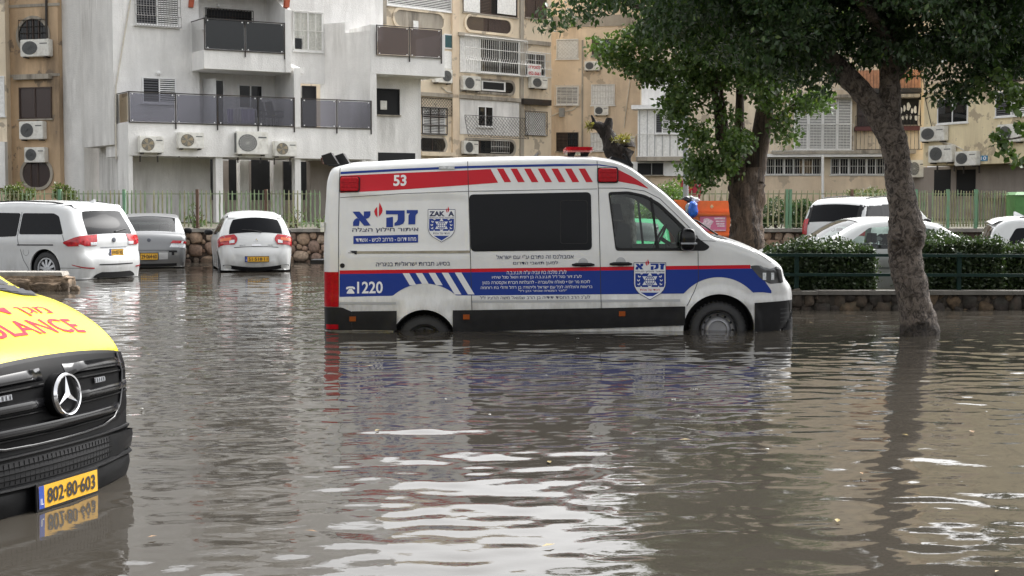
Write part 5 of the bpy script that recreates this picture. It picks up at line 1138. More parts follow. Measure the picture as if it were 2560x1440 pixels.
for x in (1.55, 2.5):
    for sg in (-1, 1): p = B.side([x], [.80], .02, sg)[0]; m = MB(); m.tube([(p[0] - .09, p[1], p[2]), (p[0] + .09, p[1], p[2])], .014, 6); put('door_handle', m, CARWHITE, r)
r, B = sedan('green_saloon', 'green saloon car glimpsed through the windows of the rescue van', 1556, 29.5, -.22, 78, CARGREEN, see=False, rr=.35, rd=.12); tail(B, r, .64, .80, .48, .98); mirrors(B, r, 2.9, 1.0, .88)
# ------------------------------------------------------------------ buildings
P_WHITE = plaster('white render', (.86, .85, .83), (.44, .43, .41), .7, .9, streak=2.2)
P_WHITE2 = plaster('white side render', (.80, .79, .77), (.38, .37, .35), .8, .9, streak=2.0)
P_TAN = plaster('tan render', (.78, .64, .48), (.36, .27, .19), .6, .6, patch=(.46, .38, .29), streak=1.5)
P_CREAM = plaster('cream render', (.80, .69, .53), (.32, .24, .17), .7, .5, patch=(.40, .34, .27), streak=1.5)
P_ORANGE = plaster('ochre render', (.62, .45, .29), (.09, .07, .055), .85, .6, patch=(.20, .16, .125), streak=1.0)
P_YELLOW = plaster('yellow render', (.82, .71, .48), (.36, .28, .19), .6, .5, patch=(.40, .33, .24), streak=2.0)
P_WORN = plaster('worn grey concrete', (.42, .38, .32), (.07, .06, .05), .8, .8)
DARKIN = M('dark interior', (.012, .013, .015), .8); SHADEWALL = plaster('shade-darkened wall', (.36, .32, .29), (.2, .18, .16), .4, .4)  # beige-grey wall colour, darkened to carry the ground-floor recess shade
WFRAME = M('white window frame', (.80, .80, .79), .4, var=.08); SLAT = M('white slats', (.80, .80, .78), .5, var=.15, scale=10); BROWNF = M('brown frame', (.05, .03, .022), .5); IRON = M('black iron', (.025, .022, .02), .5, dirt=(.08, .04, .02), damt=.6); WIRON = M('white iron bars', (.62, .61, .58), .5, var=.15)
WPANE = glass('window pane', (.35, .38, .4), .5, (.02, .022, .025)); BALGLASS = glass('smoked balcony glass', (.68, .68, .73), .26, (.22, .22, .25)); BALDARK = glass('dark balcony glass', (.3, .3, .3), .75, (.03, .033, .036)); BALBROWN = glass('brown balcony glass', (.5, .45, .44), .55, (.12, .09, .085))
ACW = M('air conditioner casing', (.76, .75, .70), .5, var=.12, dirt=(.30, .25, .18), dscale=4, damt=.4); ACG = M('fan grille grey', (.12, .125, .125), .5, var=.3, scale=20); FANB = M('fan blade beige', (.42, .33, .20), .5); PIPEW = M('white pipe', (.60, .56, .48), .6); PIPEG = M('grey pipe', (.25, .25, .25), .6)
def part(name, mb, mat, parent, **kw): return put(name, mb, mat, parent, **kw)
def pwin(pl, par, x0, y0, x1, y1, style, n=0.0, name='window'):
    """a window on a facade: frame, panes or slats, and what is fixed over it"""
    s0, s1, z0, z1 = pl.rect(x0, y0, x1, y1, n); w, h = s1 - s0, z1 - z0; fr = .05
    mb = MB(); fm = {'brown': BROWNF, 'dark': DARKIN, 'dkframe': BROWNF}.get(style, WFRAME)
    for a, b, c, d in ((s0, s1, z0, z0 + fr), (s0, s1, z1 - fr, z1), (s0, s0 + fr, z0 + fr, z1 - fr), (s1 - fr, s1, z0 + fr, z1 - fr)): mb.pbox(pl, a, b, c, d, n - .02, n + .055)
    W_ = part(name, mb, fm, par)
    mb = MB(); mb.pbox(pl, s0 - .05, s1 + .05, z0 - .06, z0 - .004, n, n + .09); part('sill', mb, P_WORN if fm is not WFRAME else WFRAME, W_)
    def slats(a, b, c, d, mat=SLAT, gap=.075, nm='shutter', back=DARKIN):
        m = MB(); k = max(2, int((d - c) / gap))
        m2 = MB(); m2.pbox(pl, a, b, c, d, n + .004, n + .008); part('shutter_back', m2, back, W_)
        for i in range(k):
            zc = c + (d - c) * (i + .5) / k; m.pbox(pl, a + .01, b - .01, zc - gap * .28, zc + gap * .24, n + .015, n + .04)
        part(nm, m, mat, W_, kind='stuff')
    def pane(a, b, c, d, mat=WPANE):
        m = MB(); m.pbox(pl, a, b, c, d, n + .01, n + .018); part('pane', m, mat, W_)
        m = MB(); m.pbox(pl, a, b, c, d, n + .002, n + .005); part('room_dark', m, DARKIN, W_)
    def mull(s): m = MB(); m.pbox(pl, s - .025, s + .025, z0 + fr, z1 - fr, n - .01, n + .05); part('mullion', m, fm, W_)
    i0, i1, j0, j1 = s0 + fr, s1 - fr, z0 + fr, z1 - fr; mid = (s0 + s1) / 2
    if style == 'shutter': slats(i0, i1, j0, j1)
    elif style == 'half': slats(i0, mid, j0, j1, gap=.09, mat=M('dark slats', (.10, .10, .11), .5)); slats(mid, i1, j0, j1); mull(mid)
    elif style == 'glass2': pane(i0, mid, j0, j1); pane(mid, i1, j0, j1); mull(mid)
    elif style == 'halfglass': pane(i0, mid, j0, j1); slats(mid, i1, j0, j1, back=SLAT); mull(mid)
    elif style == 'brown': pane(i0, mid, j0, j1, BALBROWN); pane(mid, i1, j0, j1, BALBROWN); mull(mid)
    elif style == 'dark': m = MB(); m.pbox(pl, i0, i1, j0, j1, n + .002, n + .006); part('room_dark', m, DARKIN, W_)
    elif style == 'dkframe': slats(i0, mid, j0, j1, M('brown slats', (.09, .06, .045), .5)); pane(mid, i1, j0, j1); mull(mid)
    elif style == 'white': m = MB(); m.pbox(pl, i0, i1, j0, j1, n + .004, n + .012); part('blind', m, SLAT, W_)
    elif style == 'curtain':
        m = MB(); k = 24; m.grid([[pl.p(i0 + (i1 - i0) * i / k, z, n + .01 + .012 * math.sin(i * 1.9)) for z in (j0, j1)] for i in range(k + 1)]); part('curtain', m, M('curtain cloth', (.50, .50, .46), .8, var=.2, scale=14), W_); m = MB(); m.pbox(pl, i0, i0 + (i1 - i0) * .3, j0, j0 + (j1 - j0) * .3, n + .03, n + .034); part('pane', m, WPANE, W_); mull(mid)
    return W_
def bars(pl, par, x0, y0, x1, y1, n=0.0, step=.11, proud=.14, mat=WIRON, belly=0.0, rows=2, name='window_bars', r=.011):
    s0, s1, z0, z1 = pl.rect(x0, y0, x1, y1, n); k = max(2, int((s1 - s0) / step)); m = MB()
    for i in range(k + 1):
        s = s0 + (s1 - s0) * i / k
        m.tube([pl.p(s, z1, n + .02), pl.p(s, z1 - .02, n + proud), pl.p(s, z0 + (z1 - z0) * .45, n + proud), pl.p(s, z0 + (z1 - z0) * .3, n + proud + belly), pl.p(s, z0, n + proud + belly), pl.p(s, z0, n + .02)], r, 4)
    for j in range(rows + 1):
        zz = z0 + (z1 - z0) * j / rows; bl = belly if zz < z0 + (z1 - z0) * .4 else 0; m.tube([pl.p(s0, zz, n + proud + bl), pl.p(s1, zz, n + proud + bl)], r * 1.2, 4)
    return part(name, m, mat, par, kind='stuff')
def lattice(pl, par, x0, y0, x1, y1, n=0.0, step=.16, proud=.08, mat=IRON, belly=0.0, poly=None):
    s0, s1, z0, z1 = pl.rect(x0, y0, x1, y1, n); m = MB(); w, h = s1 - s0, z1 - z0; r = .009
    off = lambda z: n + proud + belly * max(0, 1 - (z - z0) / h * 1.2)
    k = int((w + h) / step)
    for i in range(k + 1):
        c = i * step
        for sg in (1, -1):
            a, b = max(0, c - h), min(w, c)
            if b - a < .02: continue
            P = []
            for q in range(4):
                u = a + (b - a) * q / 3; v = c - u; P.append(pl.p(s0 + u if sg > 0 else s1 - u, z0 + v, off(z0 + v)))
            m.tube(P, r, 4)
    for a, b in (((s0, z0), (s1, z0)), ((s1, z0), (s1, z1)), ((s1, z1), (s0, z1)), ((s0, z1), (s0, z0))):
        m.tube([pl.p(a[0] + (b[0] - a[0]) * q / 3, a[1] + (b[1] - a[1]) * q / 3, off(a[1] + (b[1] - a[1]) * q / 3)) for q in range(4)], .014, 4)
    return part('iron_lattice', m, mat, par, kind='stuff')
def stadium(pl, x0, y0, x1, y1, n=0.0, k=10):
    s0, s1, z0, z1 = pl.rect(x0, y0, x1, y1, n); r = min((z1 - z0), (s1 - s0)) / 2; zc = (z0 + z1) / 2; out = []
    if s1 - s0 >= z1 - z0:
        for i in range(k + 1): t = -math.pi / 2 + math.pi * i / k; out.append((s1 - r + r * math.cos(t), zc + r * math.sin(t)))
        for i in range(k + 1): t = math.pi / 2 + math.pi * i / k; out.append((s0 + r + r * math.cos(t), zc + r * math.sin(t)))
    return out
def round_window(pl, par, x0, y0, x1, y1, n=0.0, inner=WPANE, rim=P_WORN, mull=True, rimw=.12, k=12):
    out = stadium(pl, x0, y0, x1, y1, n, k); c = np.mean(out, 0); w, h = (np.ptp(np.array(out), axis=0)); sc_ = lambda d: [((p[0] - c[0]) * (w + 2 * d) / w + c[0], (p[1] - c[1]) * (h + 2 * d) / h + c[1]) for p in out]
    a, b = sc_(rimw), out; m = MB(); q = len(a)
    V = [pl.p(u, z, n) for u, z in a] + [pl.p(u, z, n + .07) for u, z in a] + [pl.p(u, z, n + .07) for u, z in b] + [pl.p(u, z, n - .1) for u, z in b]
    m.add(V, [(r_ * q + i, r_ * q + (i + 1) % q, (r_ + 1) * q + (i + 1) % q, (r_ + 1) * q + i) for r_ in range(3) for i in range(q)]); W_ = part('rounded_window', m, rim, par)
    m = MB(); m.add([pl.p(u, z, n + .008) for u, z in b], [tuple(range(q))]); part('room_dark', m, DARKIN, W_)
    m = MB(); m.add([pl.p(u, z, n + .02) for u, z in b], [tuple(range(q))]); part('pane', m, inner, W_)
    if mull:
        s0, s1 = min(p[0] for p in b), max(p[0] for p in b); z0, z1 = min(p[1] for p in b), max(p[1] for p in b)
        for f in ((.5,) if mull is True else mull): m = MB(); u = s0 + (s1 - s0) * f; hh = (z1 - z0) * .5 * (1 if s1 - s0 > 1.5 * (z1 - z0) else math.sqrt(max(0, 1 - (2 * f - 1)**2))); zc = (z0 + z1) / 2; m.pbox(pl, u - .03, u + .03, zc - hh, zc + hh, n + .025, n + .05); part('mullion', m, BROWNF, W_)
    return W_
def railing(pl, par, x0, x1, yt, yb, posts, mat, n=0.0, at_px=True, name='balcony_railing'):
    s0, s1, z0, z1 = pl.rect(x0, yt, x1, yb, n) if at_px else (x0, x1, yb, yt)
    m = MB(); m.pbox(pl, s0, s1, z1 - .02, z1 + .02, n - .02, n + .02); m.pbox(pl, s0, s1, z0 - .02, z0 + .015, n - .015, n + .015); Rl = part(name, m, IRON, par)
    ss = [s0] + [s0 + (s1 - s0) * f for f in posts] + [s1]
    for s in ss: m = MB(); m.pbox(pl, s - .018, s + .018, z0 - .22 if 0 < ss.index(s) else z0 - .02, z1 + .025, n - .025, n + .025); part('rail_post', m, IRON, Rl)
    for a, b in zip(ss, ss[1:]):
        m = MB(); m.pbox(pl, a + .04, b - .04, z0 + .03, z1 - .04, n - .006, n + .006); g = part('glass_panel', m, mat, Rl)
        m = MB()
        for u in (a + .12, b - .12):
            for zz in (z0 + .06, z1 - .07): m.pbox(pl, u - .022, u + .022, zz - .022, zz + .022, n - .012, n + .016)
        part('glass_clip', m, WFRAME, g, kind='stuff')
    return Rl
# ---- air conditioners: three models built once, then copied
def ac_model(w, h, fan, grille, fx):
    root = thing('air_conditioner', (0, 0, 0), None, None, world=False); d = .28
    mb = MB(); mb.box(-w / 2, w / 2, -d, 0, 0, h); me = mb.mesh('casing', ACW); bm = bmesh.new(); bm.from_mesh(me); bmesh.ops.bevel(bm, geom=bm.edges[:], offset=.02, segments=2, affect='EDGES', clamp_overlap=True); bm.to_mesh(me); bm.free(); put('casing', me, None, root)
    r = h * .38; c = (fx * w, -d - .002, h * .5)
    mb = MB(); mb.disc((c[0], -d - .003, c[2]), (0, -1, 0), r, 24); put('fan_recess', mb, ACG, root)
    if fan:
        for k in range(4):
            t = k * math.pi / 2 + .3; mb = MB(); mb.add([(c[0] + .03 * math.cos(t), -d - .010, c[2] + .03 * math.sin(t)), (c[0] + r * .9 * math.cos(t - .3), -d - .006, c[2] + r * .9 * math.sin(t - .3)), (c[0] + r * .95 * math.cos(t + .25), -d - .012, c[2] + r * .95 * math.sin(t + .25)), (c[0] + r * .6 * math.cos(t + .5), -d - .014, c[2] + r * .6 * math.sin(t + .5))], [(0, 1, 2, 3)]); put('fan_blade', mb, FANB, root)
    mb = MB()
    for k in range(5): mb.lathe([(r * (.25 + .19 * k) - .006, 0), (r * (.25 + .19 * k) + .006, .0)], (c[0], -d - .018, c[2]), (0, -1, 0), 20)
    for k in range(8): t = k * math.pi / 8; mb.tube([(c[0] - r * math.cos(t), -d - .016, c[2] - r * math.sin(t)), (c[0] + r * math.cos(t), -d - .016, c[2] + r * math.sin(t))], .004, 3)
    put('fan_guard', mb, grille, root, kind='stuff')
    if w > 1: mb = MB(); mb.box(-w / 2 - .003, -w / 2 - .001, -d + .03, -.03, .06, h - .06); put('side_grille', mb, ACG, root)
    mb = MB(); s = 1 if fx < 0 else -1; mb.box(min(s * w * .18, s * w * .44), max(s * w * .18, s * w * .44), -d - .004, -d - .001, h * .72, h * .78); put('nameplate', mb, ACG, root)
    for x in (-w * .36, w * .36): mb = MB(); mb.box(x - .02, x + .02, -d - .03, .12, -.045, -.003); mb.box(x - .02, x + .02, .08, .12, -.3, -.045); put('bracket', mb, IRON, root)
    return root
AC = {}
AC_COUNT = [0]
def ac(pl, x0, y0, x1, y1, label, kind='plain', n=0.02, group=None, flip=False):
    """put an outdoor unit into the photo box on a facade"""
    s0, s1, z0, z1 = pl.rect(x0, y0, x1, y1, n + .28); key = kind
    w0, h0 = {'plain': (.82, .56), 'fan': (.82, .56), 'big': (1.05, .82), 'dark': (.8, .55)}[kind]
    if key not in AC: root = AC[key] = ac_model(w0, h0, kind == 'fan', {'plain': ACG, 'fan': M('thin guard', (.4, .36, .28), .5), 'big': MATS['white iron bars'], 'dark': ACG}[kind], -.16)
    else: root = copy_tree(AC[key])
    p = pl.p((s0 + s1) / 2, z0, n + .0); root.location = p; root.rotation_euler = (0, 0, math.atan2(pl.a.y, pl.a.x)); k = (s1 - s0) / w0; root.scale = (-k if flip else k, 1.0, (z1 - z0) / h0)
    tag(root, label, 'air conditioner', group or 'outdoor air conditioning units on the facades'); return root
def pipe(name, pts, r, mat, label, cat='pipe'):
    m = MB(); m.tube(pts, r, 6); return put(name, m, mat, label=label, cat=cat)
def wallprism(pts, z0, z1):
    """pts [(photo x, depth)] plan corners seen from above, any order that closes"""
    P = [(at(x, 510, Y).x, Y) for x, Y in pts]; m = MB(); m.prism(P, z0, z1); return m

# ======== white apartment block
GZ = GARZ - .05
FB = Plane(323, 55, 930, 60.2); TOP = at(600, -395, 58).z
wb_ = thing('white_apartment_block', (FB.p(4, 0, -4).x, FB.p(4, 0, -4).y, GZ), 'white rendered apartment block with glass-fronted balconies behind the green fence', 'building')
S = lambda px, py=300, n=0.0: FB.sz(px, py, n)[0]
Zb = lambda px, py, n=0.0: FB.sz(px, py, n)[1]
zs0, zs1 = Zb(325, 388.5), Zb(325, 306)         # first-floor slab band
zu0, zu1 = Zb(512, 171), Zb(512, 124)           # second-floor balcony parapet
sR = S(930); s285 = S(285, 300, -1.4)
# left flank: recessed strip and overhanging bay
a_, b_, c_ = at(148, 510, 60.6), at(212, 510, 60.0), at(285, 510, FB.p(s285, 0, -1.4).y)
m = MB(); m.prism([(a_.x, a_.y), (b_.x, b_.y), (b_.x + 4, b_.y + 6), (a_.x + 2, a_.y + 8)], GZ, TOP); part('wall', m, P_WHITE2, wb_)
pz0 = at(250, 366, 58).z; q0 = FB.p(s285, 0, -1.4)
b2 = at(208, 510, 59.5); m = MB(); m.prism([(b2.x, b2.y), (q0.x, q0.y), (q0.x + 3, q0.y + 3), (b2.x + 3.2, b2.y + 3)], pz0, TOP); part('wall', m, P_WHITE2, wb_)
m = MB(); m.prism([(b2.x + .5, b2.y + .6), (q0.x + .35, q0.y + .35), (q0.x + 3, q0.y + 3), (b2.x + 3, b2.y + 2.5)], GZ, pz0); part('wall', m, P_WHITE2, wb_)
# upper wall with windows, left of the loggias
nW = -1.4
m = MB(); m.pbox(FB, s285, S(500, 300, nW), zs1 - .02, TOP, nW - .3, nW); part('wall', m, P_WHITE, wb_)
m = MB(); m.pbox(FB, S(500, 300, nW), S(735, 300, nW), zs0, TOP, -2.2, -1.9); part('wall', m, P_WHITE, wb_)           # loggia back wall
for zz in (Zb(600, 176), Zb(600, 176) + 3.05, Zb(600, 176) + 6.1): m = MB(); m.pbox(FB, S(500, 300, nW) + .01, S(735, 300, nW) - .01, zz + .02, zz + .27, -1.89, -.32); part('floor_slab', m, P_WHITE, wb_)
m = MB(); m.pbox(FB, S(500, 300, nW) + .003, S(735, 300, nW) - .003, Zb(600, 40) + 3.3, TOP, -1.89, nW - .02); part('wall', m, P_WHITE, wb_)
# stair recess and right bay
m = MB(); m.pbox(FB, S(735, 300, nW), S(812, 300, -2.0), Zb(770, 208, -2), TOP, -2.3, -2.0); part('wall', m, P_WHITE, wb_)
m = MB(); m.pbox(FB, S(735, 300, nW), S(812, 300, -2.0), zs0, Zb(770, 208, -2), -4.2, -4.0); part('wall', m, P_WHITE2, wb_)
bay = [FB.p(S(806, 300, -2.0), 0, -2.2), FB.p(S(926), 0, -.02), FB.p(S(926) + .28, 0, -.02), FB.p(S(926) + .28, 0, -2.2)]
zb1 = Zb(880, 75); m = MB(); m.prism([(p.x, p.y) for p in bay], zs1 - .3, zb1); part('wall', m, P_WHITE, wb_)
m = MB(); m.prism([(p.x, p.y) for p in [FB.p(S(806, 300, -2.0), 0, -2.2), FB.p(S(866, 300, -1), 0, -1.1), FB.p(S(866, 300, -1) + .2, 0, -1.1), FB.p(S(866, 300, -1) + .2, 0, -2.2)]], zb1 - .02, Zb(840, 45)); part('parapet', m, P_WHITE, wb_)
m = MB(); m.pbox(FB, S(812, 300, -2.2), S(960, 300, -2.2), zb1 - .1, TOP - 1.2, -2.7, -2.25); part('wall', m, P_WHITE, wb_)
# right balcony box, column, wall under it with an opening
rb0, rb1 = S(928), S(1112); zr0, zr1 = Zb(940, 184), Zb(940, 62) - .02; zr1p = Zb(940, 138)
m = MB(); m.pbox(FB, rb0, rb1, zr0, zr1p, -2.2, 0); m.pbox(FB, rb0, rb0 + .22, zr1p - .01, zr1 + .02, -2.2, -.002); m.pbox(FB, rb1 - .2, rb1, zr1p - .01, zr1 - .2, -2.2, -.002); part('balcony_parapet', m, P_WHITE, wb_)
railing(FB, wb_, rb0 + .24, rb1 - .18, zr1, zr1p + .02, (.5,), BALBROWN, .05, False)
m = MB(); m.pbox(FB, S(926), S(942), zs0 - .03, zr0 - .002, -.45, -.004); part('column', m, P_WHITE, wb_)
nR = -1.3; m = MB(); m.pbox(FB, S(942) - .05, S(1052, 300, nR), GZ, zr0 + .01, nR - 2, nR); part('wall', m, P_WHITE, wb_)
pwin(FB, wb_, 936, 222, 998, 287, 'dark', nR); m = MB(); s0_, s1_, z0_, z1_ = FB.rect(950, 252, 966, 274, nR); m.pbox(FB, s0_, s1_, z0_, z1_, nR + .01, nR + .05); part('indoor_unit', m, ACW, wb_)
m = MB(); s0_, s1_, z0_, z1_ = FB.rect(945, 382, 1038, 400, nR); m.pbox(FB, s0_, s1_, z0_ - 1.5, z1_, nR + .002, nR + .01); part('ground_opening', m, DARKIN, wb_)
m = MB(); m.pbox(FB, S(1052, 300, nR) - .12, S(1052, 300, nR) + .002, GZ, zr0 + .01, nR - 2, nR + .004); part('wall_edge', m, P_WHITE2, wb_)
# first-floor slab with its glass rails
m = MB(); m.pbox(FB, 0, sR, zs0, zs1, -2.9, 0); part('balcony_parapet', m, P_WHITE, wb_)
railing(FB, wb_, .04, S(735), zs1 + 1.13, zs1 + .02, (.27, .52, .77), BALGLASS, .03, False)
railing(FB, wb_, S(753), sR - .05, zs1 + 1.13, zs1 + .02, (.5,), BALGLASS, .03, False)
RP = Plane(323, 55, 930, 60.2); e0 = FB.p(.02, 0, 0); e1 = FB.p(0.0, 0, -1.38)
m = MB(); m.add([(e0.x, e0.y, zs1 + .03), (e1.x, e1.y, zs1 + .03), (e1.x, e1.y, zs1 + 1.1), (e0.x, e0.y, zs1 + 1.1)], [(0, 1, 2, 3)]); part('glass_panel', m, BALGLASS, wb_)
m = MB(); m.tube([(e0.x, e0.y, zs1 + 1.13), (e1.x, e1.y, zs1 + 1.13), (e1.x, e1.y, zs1)], .022, 6); part('rail_post', m, IRON, wb_)
# dividing fins
m = MB(); fa, fb = S(735), S(751); zf = Zb(742, 170); m.add([FB.p(fa, zs1 - .01, .04), FB.p(fb, zs1 - .01, .04), FB.p(fb, zf, .04), FB.p(fa, zf, .04), FB.p(fa, zs1 - .01, -1.9), FB.p(fb, zs1 - .01, -1.9), FB.p(fb, zf + .5, -1.9), FB.p(fa, zf + .5, -1.9)], [(0, 1, 2, 3), (7, 6, 5, 4), (0, 4, 5, 1), (1, 5, 6, 2), (2, 6, 7, 3), (3, 7, 4, 0)]); part('dividing_fin', m, P_WHITE, wb_)
fa, fb = S(714), S(728); zf = Zb(720, 24); m = MB(); m.add([FB.p(fa, zu0, .03), FB.p(fb, zu0, .03), FB.p(fb, zf, .03), FB.p(fa, zf, .03), FB.p(fa, zu0, -1.9), FB.p(fb, zu0, -1.9), FB.p(fb, zf + 1.0, -1.9), FB.p(fa, zf + 1.0, -1.9)], [(0, 1, 2, 3), (7, 6, 5, 4), (0, 4, 5, 1), (1, 5, 6, 2), (2, 6, 7, 3), (3, 7, 4, 0)]); part('dividing_fin', m, P_WHITE, wb_)
# second-floor balcony
m = MB(); m.pbox(FB, S(512), S(714) - .01, zu0, zu1, -2.7, -.004); part('balcony_parapet', m, P_WHITE, wb_)
railing(FB, wb_, S(512) + .02, S(714) - .03, zu1 + 1.18, zu1 + .02, (.5,), BALDARK, .03, False)
e0 = FB.p(S(512), 0, 0.0); e1 = FB.p(S(512), 0, -1.38); m = MB(); m.add([(e0.x, e0.y, zu1), (e1.x, e1.y, zu1), (e1.x, e1.y, zu1 + 1.15), (e0.x, e0.y, zu1 + 1.15)], [(0, 1, 2, 3)]); part('glass_panel', m, BALGLASS, wb_)
m = MB(); m.tube([(e0.x, e0.y, zu1 + 1.18), (e1.x, e1.y, zu1 + 1.18)], .022, 6); part('rail_post', m, IRON, wb_)
ORB = M('orange beam', (.42, .09, .04), .6)
for px_, nn in ((478, -1.3), (718, .05)):
    s = S(px_, 10, nn); z = Zb(px_, 18, nn); m = MB(); m.hexa([FB.p(s - .09, z, nn), FB.p(s + .09, z, nn), FB.p(s + .09, z, nn - .2), FB.p(s - .09, z, nn - .2), FB.p(s + .05, z + 1.2, nn), FB.p(s + .23, z + 1.2, nn), FB.p(s + .23, z + 1.2, nn - .2), FB.p(s + .05, z + 1.2, nn - .2)]); part('timber_strut', m, ORB, wb_)
# windows
w = pwin(FB, wb_, 337, -8, 446, 64, 'half', nW); bars(FB, wb_, 335, -8, 448, 67, nW, .11, .16, M('grey iron bars', (.3, .29, .28), .5), .08, 3)
pwin(FB, wb_, 355, 194, 440, 258, 'half', nW)
pwin(FB, wb_, 595, 212, 656, 272, 'glass2', -1.9); d_ = pwin(FB, wb_, 512, 198, 560, 315, 'glass2', -1.9, 'balcony_door')
s0_, s1_, z0_, z1_ = FB.rect(508, 198, 536, 312, -1.8); m = MB(); m.hexa([FB.p(s0_, z0_, -1.75), FB.p(s0_ + .35, z0_, -1.3), FB.p(s0_ + .35, z0_, -1.35), FB.p(s0_, z0_, -1.8), FB.p(s0_, z1_, -1.75), FB.p(s0_ + .35, z1_, -1.3), FB.p(s0_ + .35, z1_, -1.35), FB.p(s0_, z1_, -1.8)]); part('open_door_leaf', m, WFRAME, wb_)
pwin(FB, wb_, 516, 26, 628, 62, 'dark', -1.9); bars(FB, wb_, 512, 24, 632, 62, -1.9, .12, .06, IRON, 0, 2)
pwin(FB, wb_, 732, 30, 806, 128, 'curtain', -2.0); bars(FB, wb_, 732, 30, 806, 126, -2.0, .3, .1, WIRON, .08, 2)
pwin(FB, wb_, 755, 215, 790, 320, 'dark', -4.0, 'stair_door')
m = MB(); m.lathe([(.06, 0), (.09, .05), (.07, .13), (.001, .16)], FB.p(S(395, 183, nW), Zb(395, 183, nW), nW), FB.n, 14); part('wall_lamp', m, WFRAME, wb_, smooth=40)
m = MB(); m.lathe([(.05, 0), (.08, .05), (.06, .12), (.001, .14)], FB.p(S(545, 14, -1.9), Zb(545, 14, -1.9), -1.9), FB.n, 12); part('camera_dome', m, WFRAME, wb_, smooth=40)
# ground floor: pillars, back wall, dark openings
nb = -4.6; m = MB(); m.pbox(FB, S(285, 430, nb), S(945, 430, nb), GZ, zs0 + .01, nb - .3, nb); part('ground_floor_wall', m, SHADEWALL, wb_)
for a, b, y0 in ((432, 472, 392), (508, 536, 392), (572, 600, 395), (628, 682, 395), (708, 732, 395), (752, 775, 396)):
    s0_, s1_, z0_, z1_ = FB.rect(a, y0, b, 500, nb); m = MB(); m.pbox(FB, s0_, s1_, z0_, z1_, nb + .003, nb + .012); part('ground_opening', m, DARKIN, wb_)
    if a == 432: m = MB(); m.pbox(FB, s0_ - .02, s1_ + .02, FB.rect(a, 445, b, 450, nb)[2], FB.rect(a, 445, b, 450, nb)[3], nb + .013, nb + .06); part('sill', m, P_WORN, wb_)
m = MB(); m.pbox(FB, .003, .16, GZ, zs0 - .002, -1.38, -.03); part('pillar', m, P_WHITE, wb_)
for a, b, nn in ((540, 558, -.05), (738, 753, -.05)):
    m = MB(); s0_, s1_ = S(a, 440, nn), S(b, 440, nn); m.pbox(FB, s0_ + .003, s1_, GZ, zs0 - .002, nn - (.35 if nn > -1 else 1.0), nn - .03); part('pillar', m, P_WHITE, wb_)
for a, b in ((475, 506), (600, 622), (684, 706)):
    m = MB(); m.pbox(FB, S(a, 440, -3.2), S(b, 440, -3.2), GZ, zs0 - .002, -3.6, -3.2); part('pillar', m, P_WHITE2, wb_)
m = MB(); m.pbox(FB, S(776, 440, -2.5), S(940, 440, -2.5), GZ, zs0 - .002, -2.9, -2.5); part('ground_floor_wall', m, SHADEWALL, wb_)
pz = lambda px_, py_, nn=0.02: FB.p(S(px_, py_, nn), Zb(px_, py_, nn), nn)
pipe('drain_pipe', [FB.p(S(330, 0, nW + .05), Zb(330, -20, nW), nW + .05), FB.p(S(290, 220, nW + .05), Zb(290, 215, nW), nW + .05), FB.p(s285 + .03, Zb(287, 330, nW), nW + .1), FB.p(s285 + .03, zs0 - .1, nW + .1)], .028, PIPEW, 'thin white drain pipe slanting down the white apartment block')
ac(FB, 349, 340, 410, 382, 'beige-fan air conditioner under the balcony, leftmost of the four on the white block', 'fan'); ac(FB, 447, 331, 510, 371, 'beige-fan air conditioner second from the left on the white block', 'fan'); ac(FB, 592, 329, 671, 386, 'large grey air conditioner in the middle of the white block balcony front', 'big'); ac(FB, 687, 353, 742, 391, 'small beige-fan air conditioner right of the large unit on the white block', 'fan')
# balcony things: chairs, towels, plant
CH = M('black rattan', (.02, .02, .022), .7)
def chair(px_, py_, lab, rz):
    c = FB.p(S(px_, 300, -1.3), zs1 + .05, -1.3); t_ = thing('balcony_chair', c, lab, 'chair', 'chairs on the first-floor balcony', world=False, rot=(0, 0, rz))
    m = MB(); m.box(-.28, .28, -.25, .25, .38, .44); put('seat', m, CH, t_); m = MB(); m.hexa([(-.28, .2, .42), (.28, .2, .42), (.28, .26, .42), (-.28, .26, .42), (-.26, .34, 1.0), (.26, .34, 1.0), (.26, .4, 1.0), (-.26, .4, 1.0)]); put('backrest', m, CH, t_)
    for x in (-.25, .25):
        for y in (-.22, .22): m = MB(); m.tube([(x, y, 0), (x, y, .62 if y < 0 else .45)], .02, 5); put('leg', m, CH, t_)
        m = MB(); m.box(x - .03, x + .03, -.24, .28, .6, .64); put('armrest', m, CH, t_)
chair(660, 295, 'black wicker armchair behind the smoked balcony glass', .9); chair(692, 285, 'black wicker armchair turned sideways next to the balcony plant', 2.2)
TW = [M('towel lilac', (.45, .40, .55), .9), M('towel white', (.6, .58, .58), .9)]
rk = thing('drying_rack', FB.p(S(590, 300, -1.2), zs1 + .02, -1.2), 'drying rack with pale towels on the first-floor balcony', 'drying rack')
for k, (a, b) in enumerate(((568, 582), (584, 600), (603, 636))):
    s0_, s1_, z0_, z1_ = FB.rect(a, 272, b, 308, -1.2); m = MB(); m.grid([[FB.p(s0_ + (s1_ - s0_) * i / 8, z, -1.2 + .03 * math.sin(i * 1.7)) for z in (z0_, z1_)] for i in range(9)]); put('towel', m, TW[k % 2], rk)
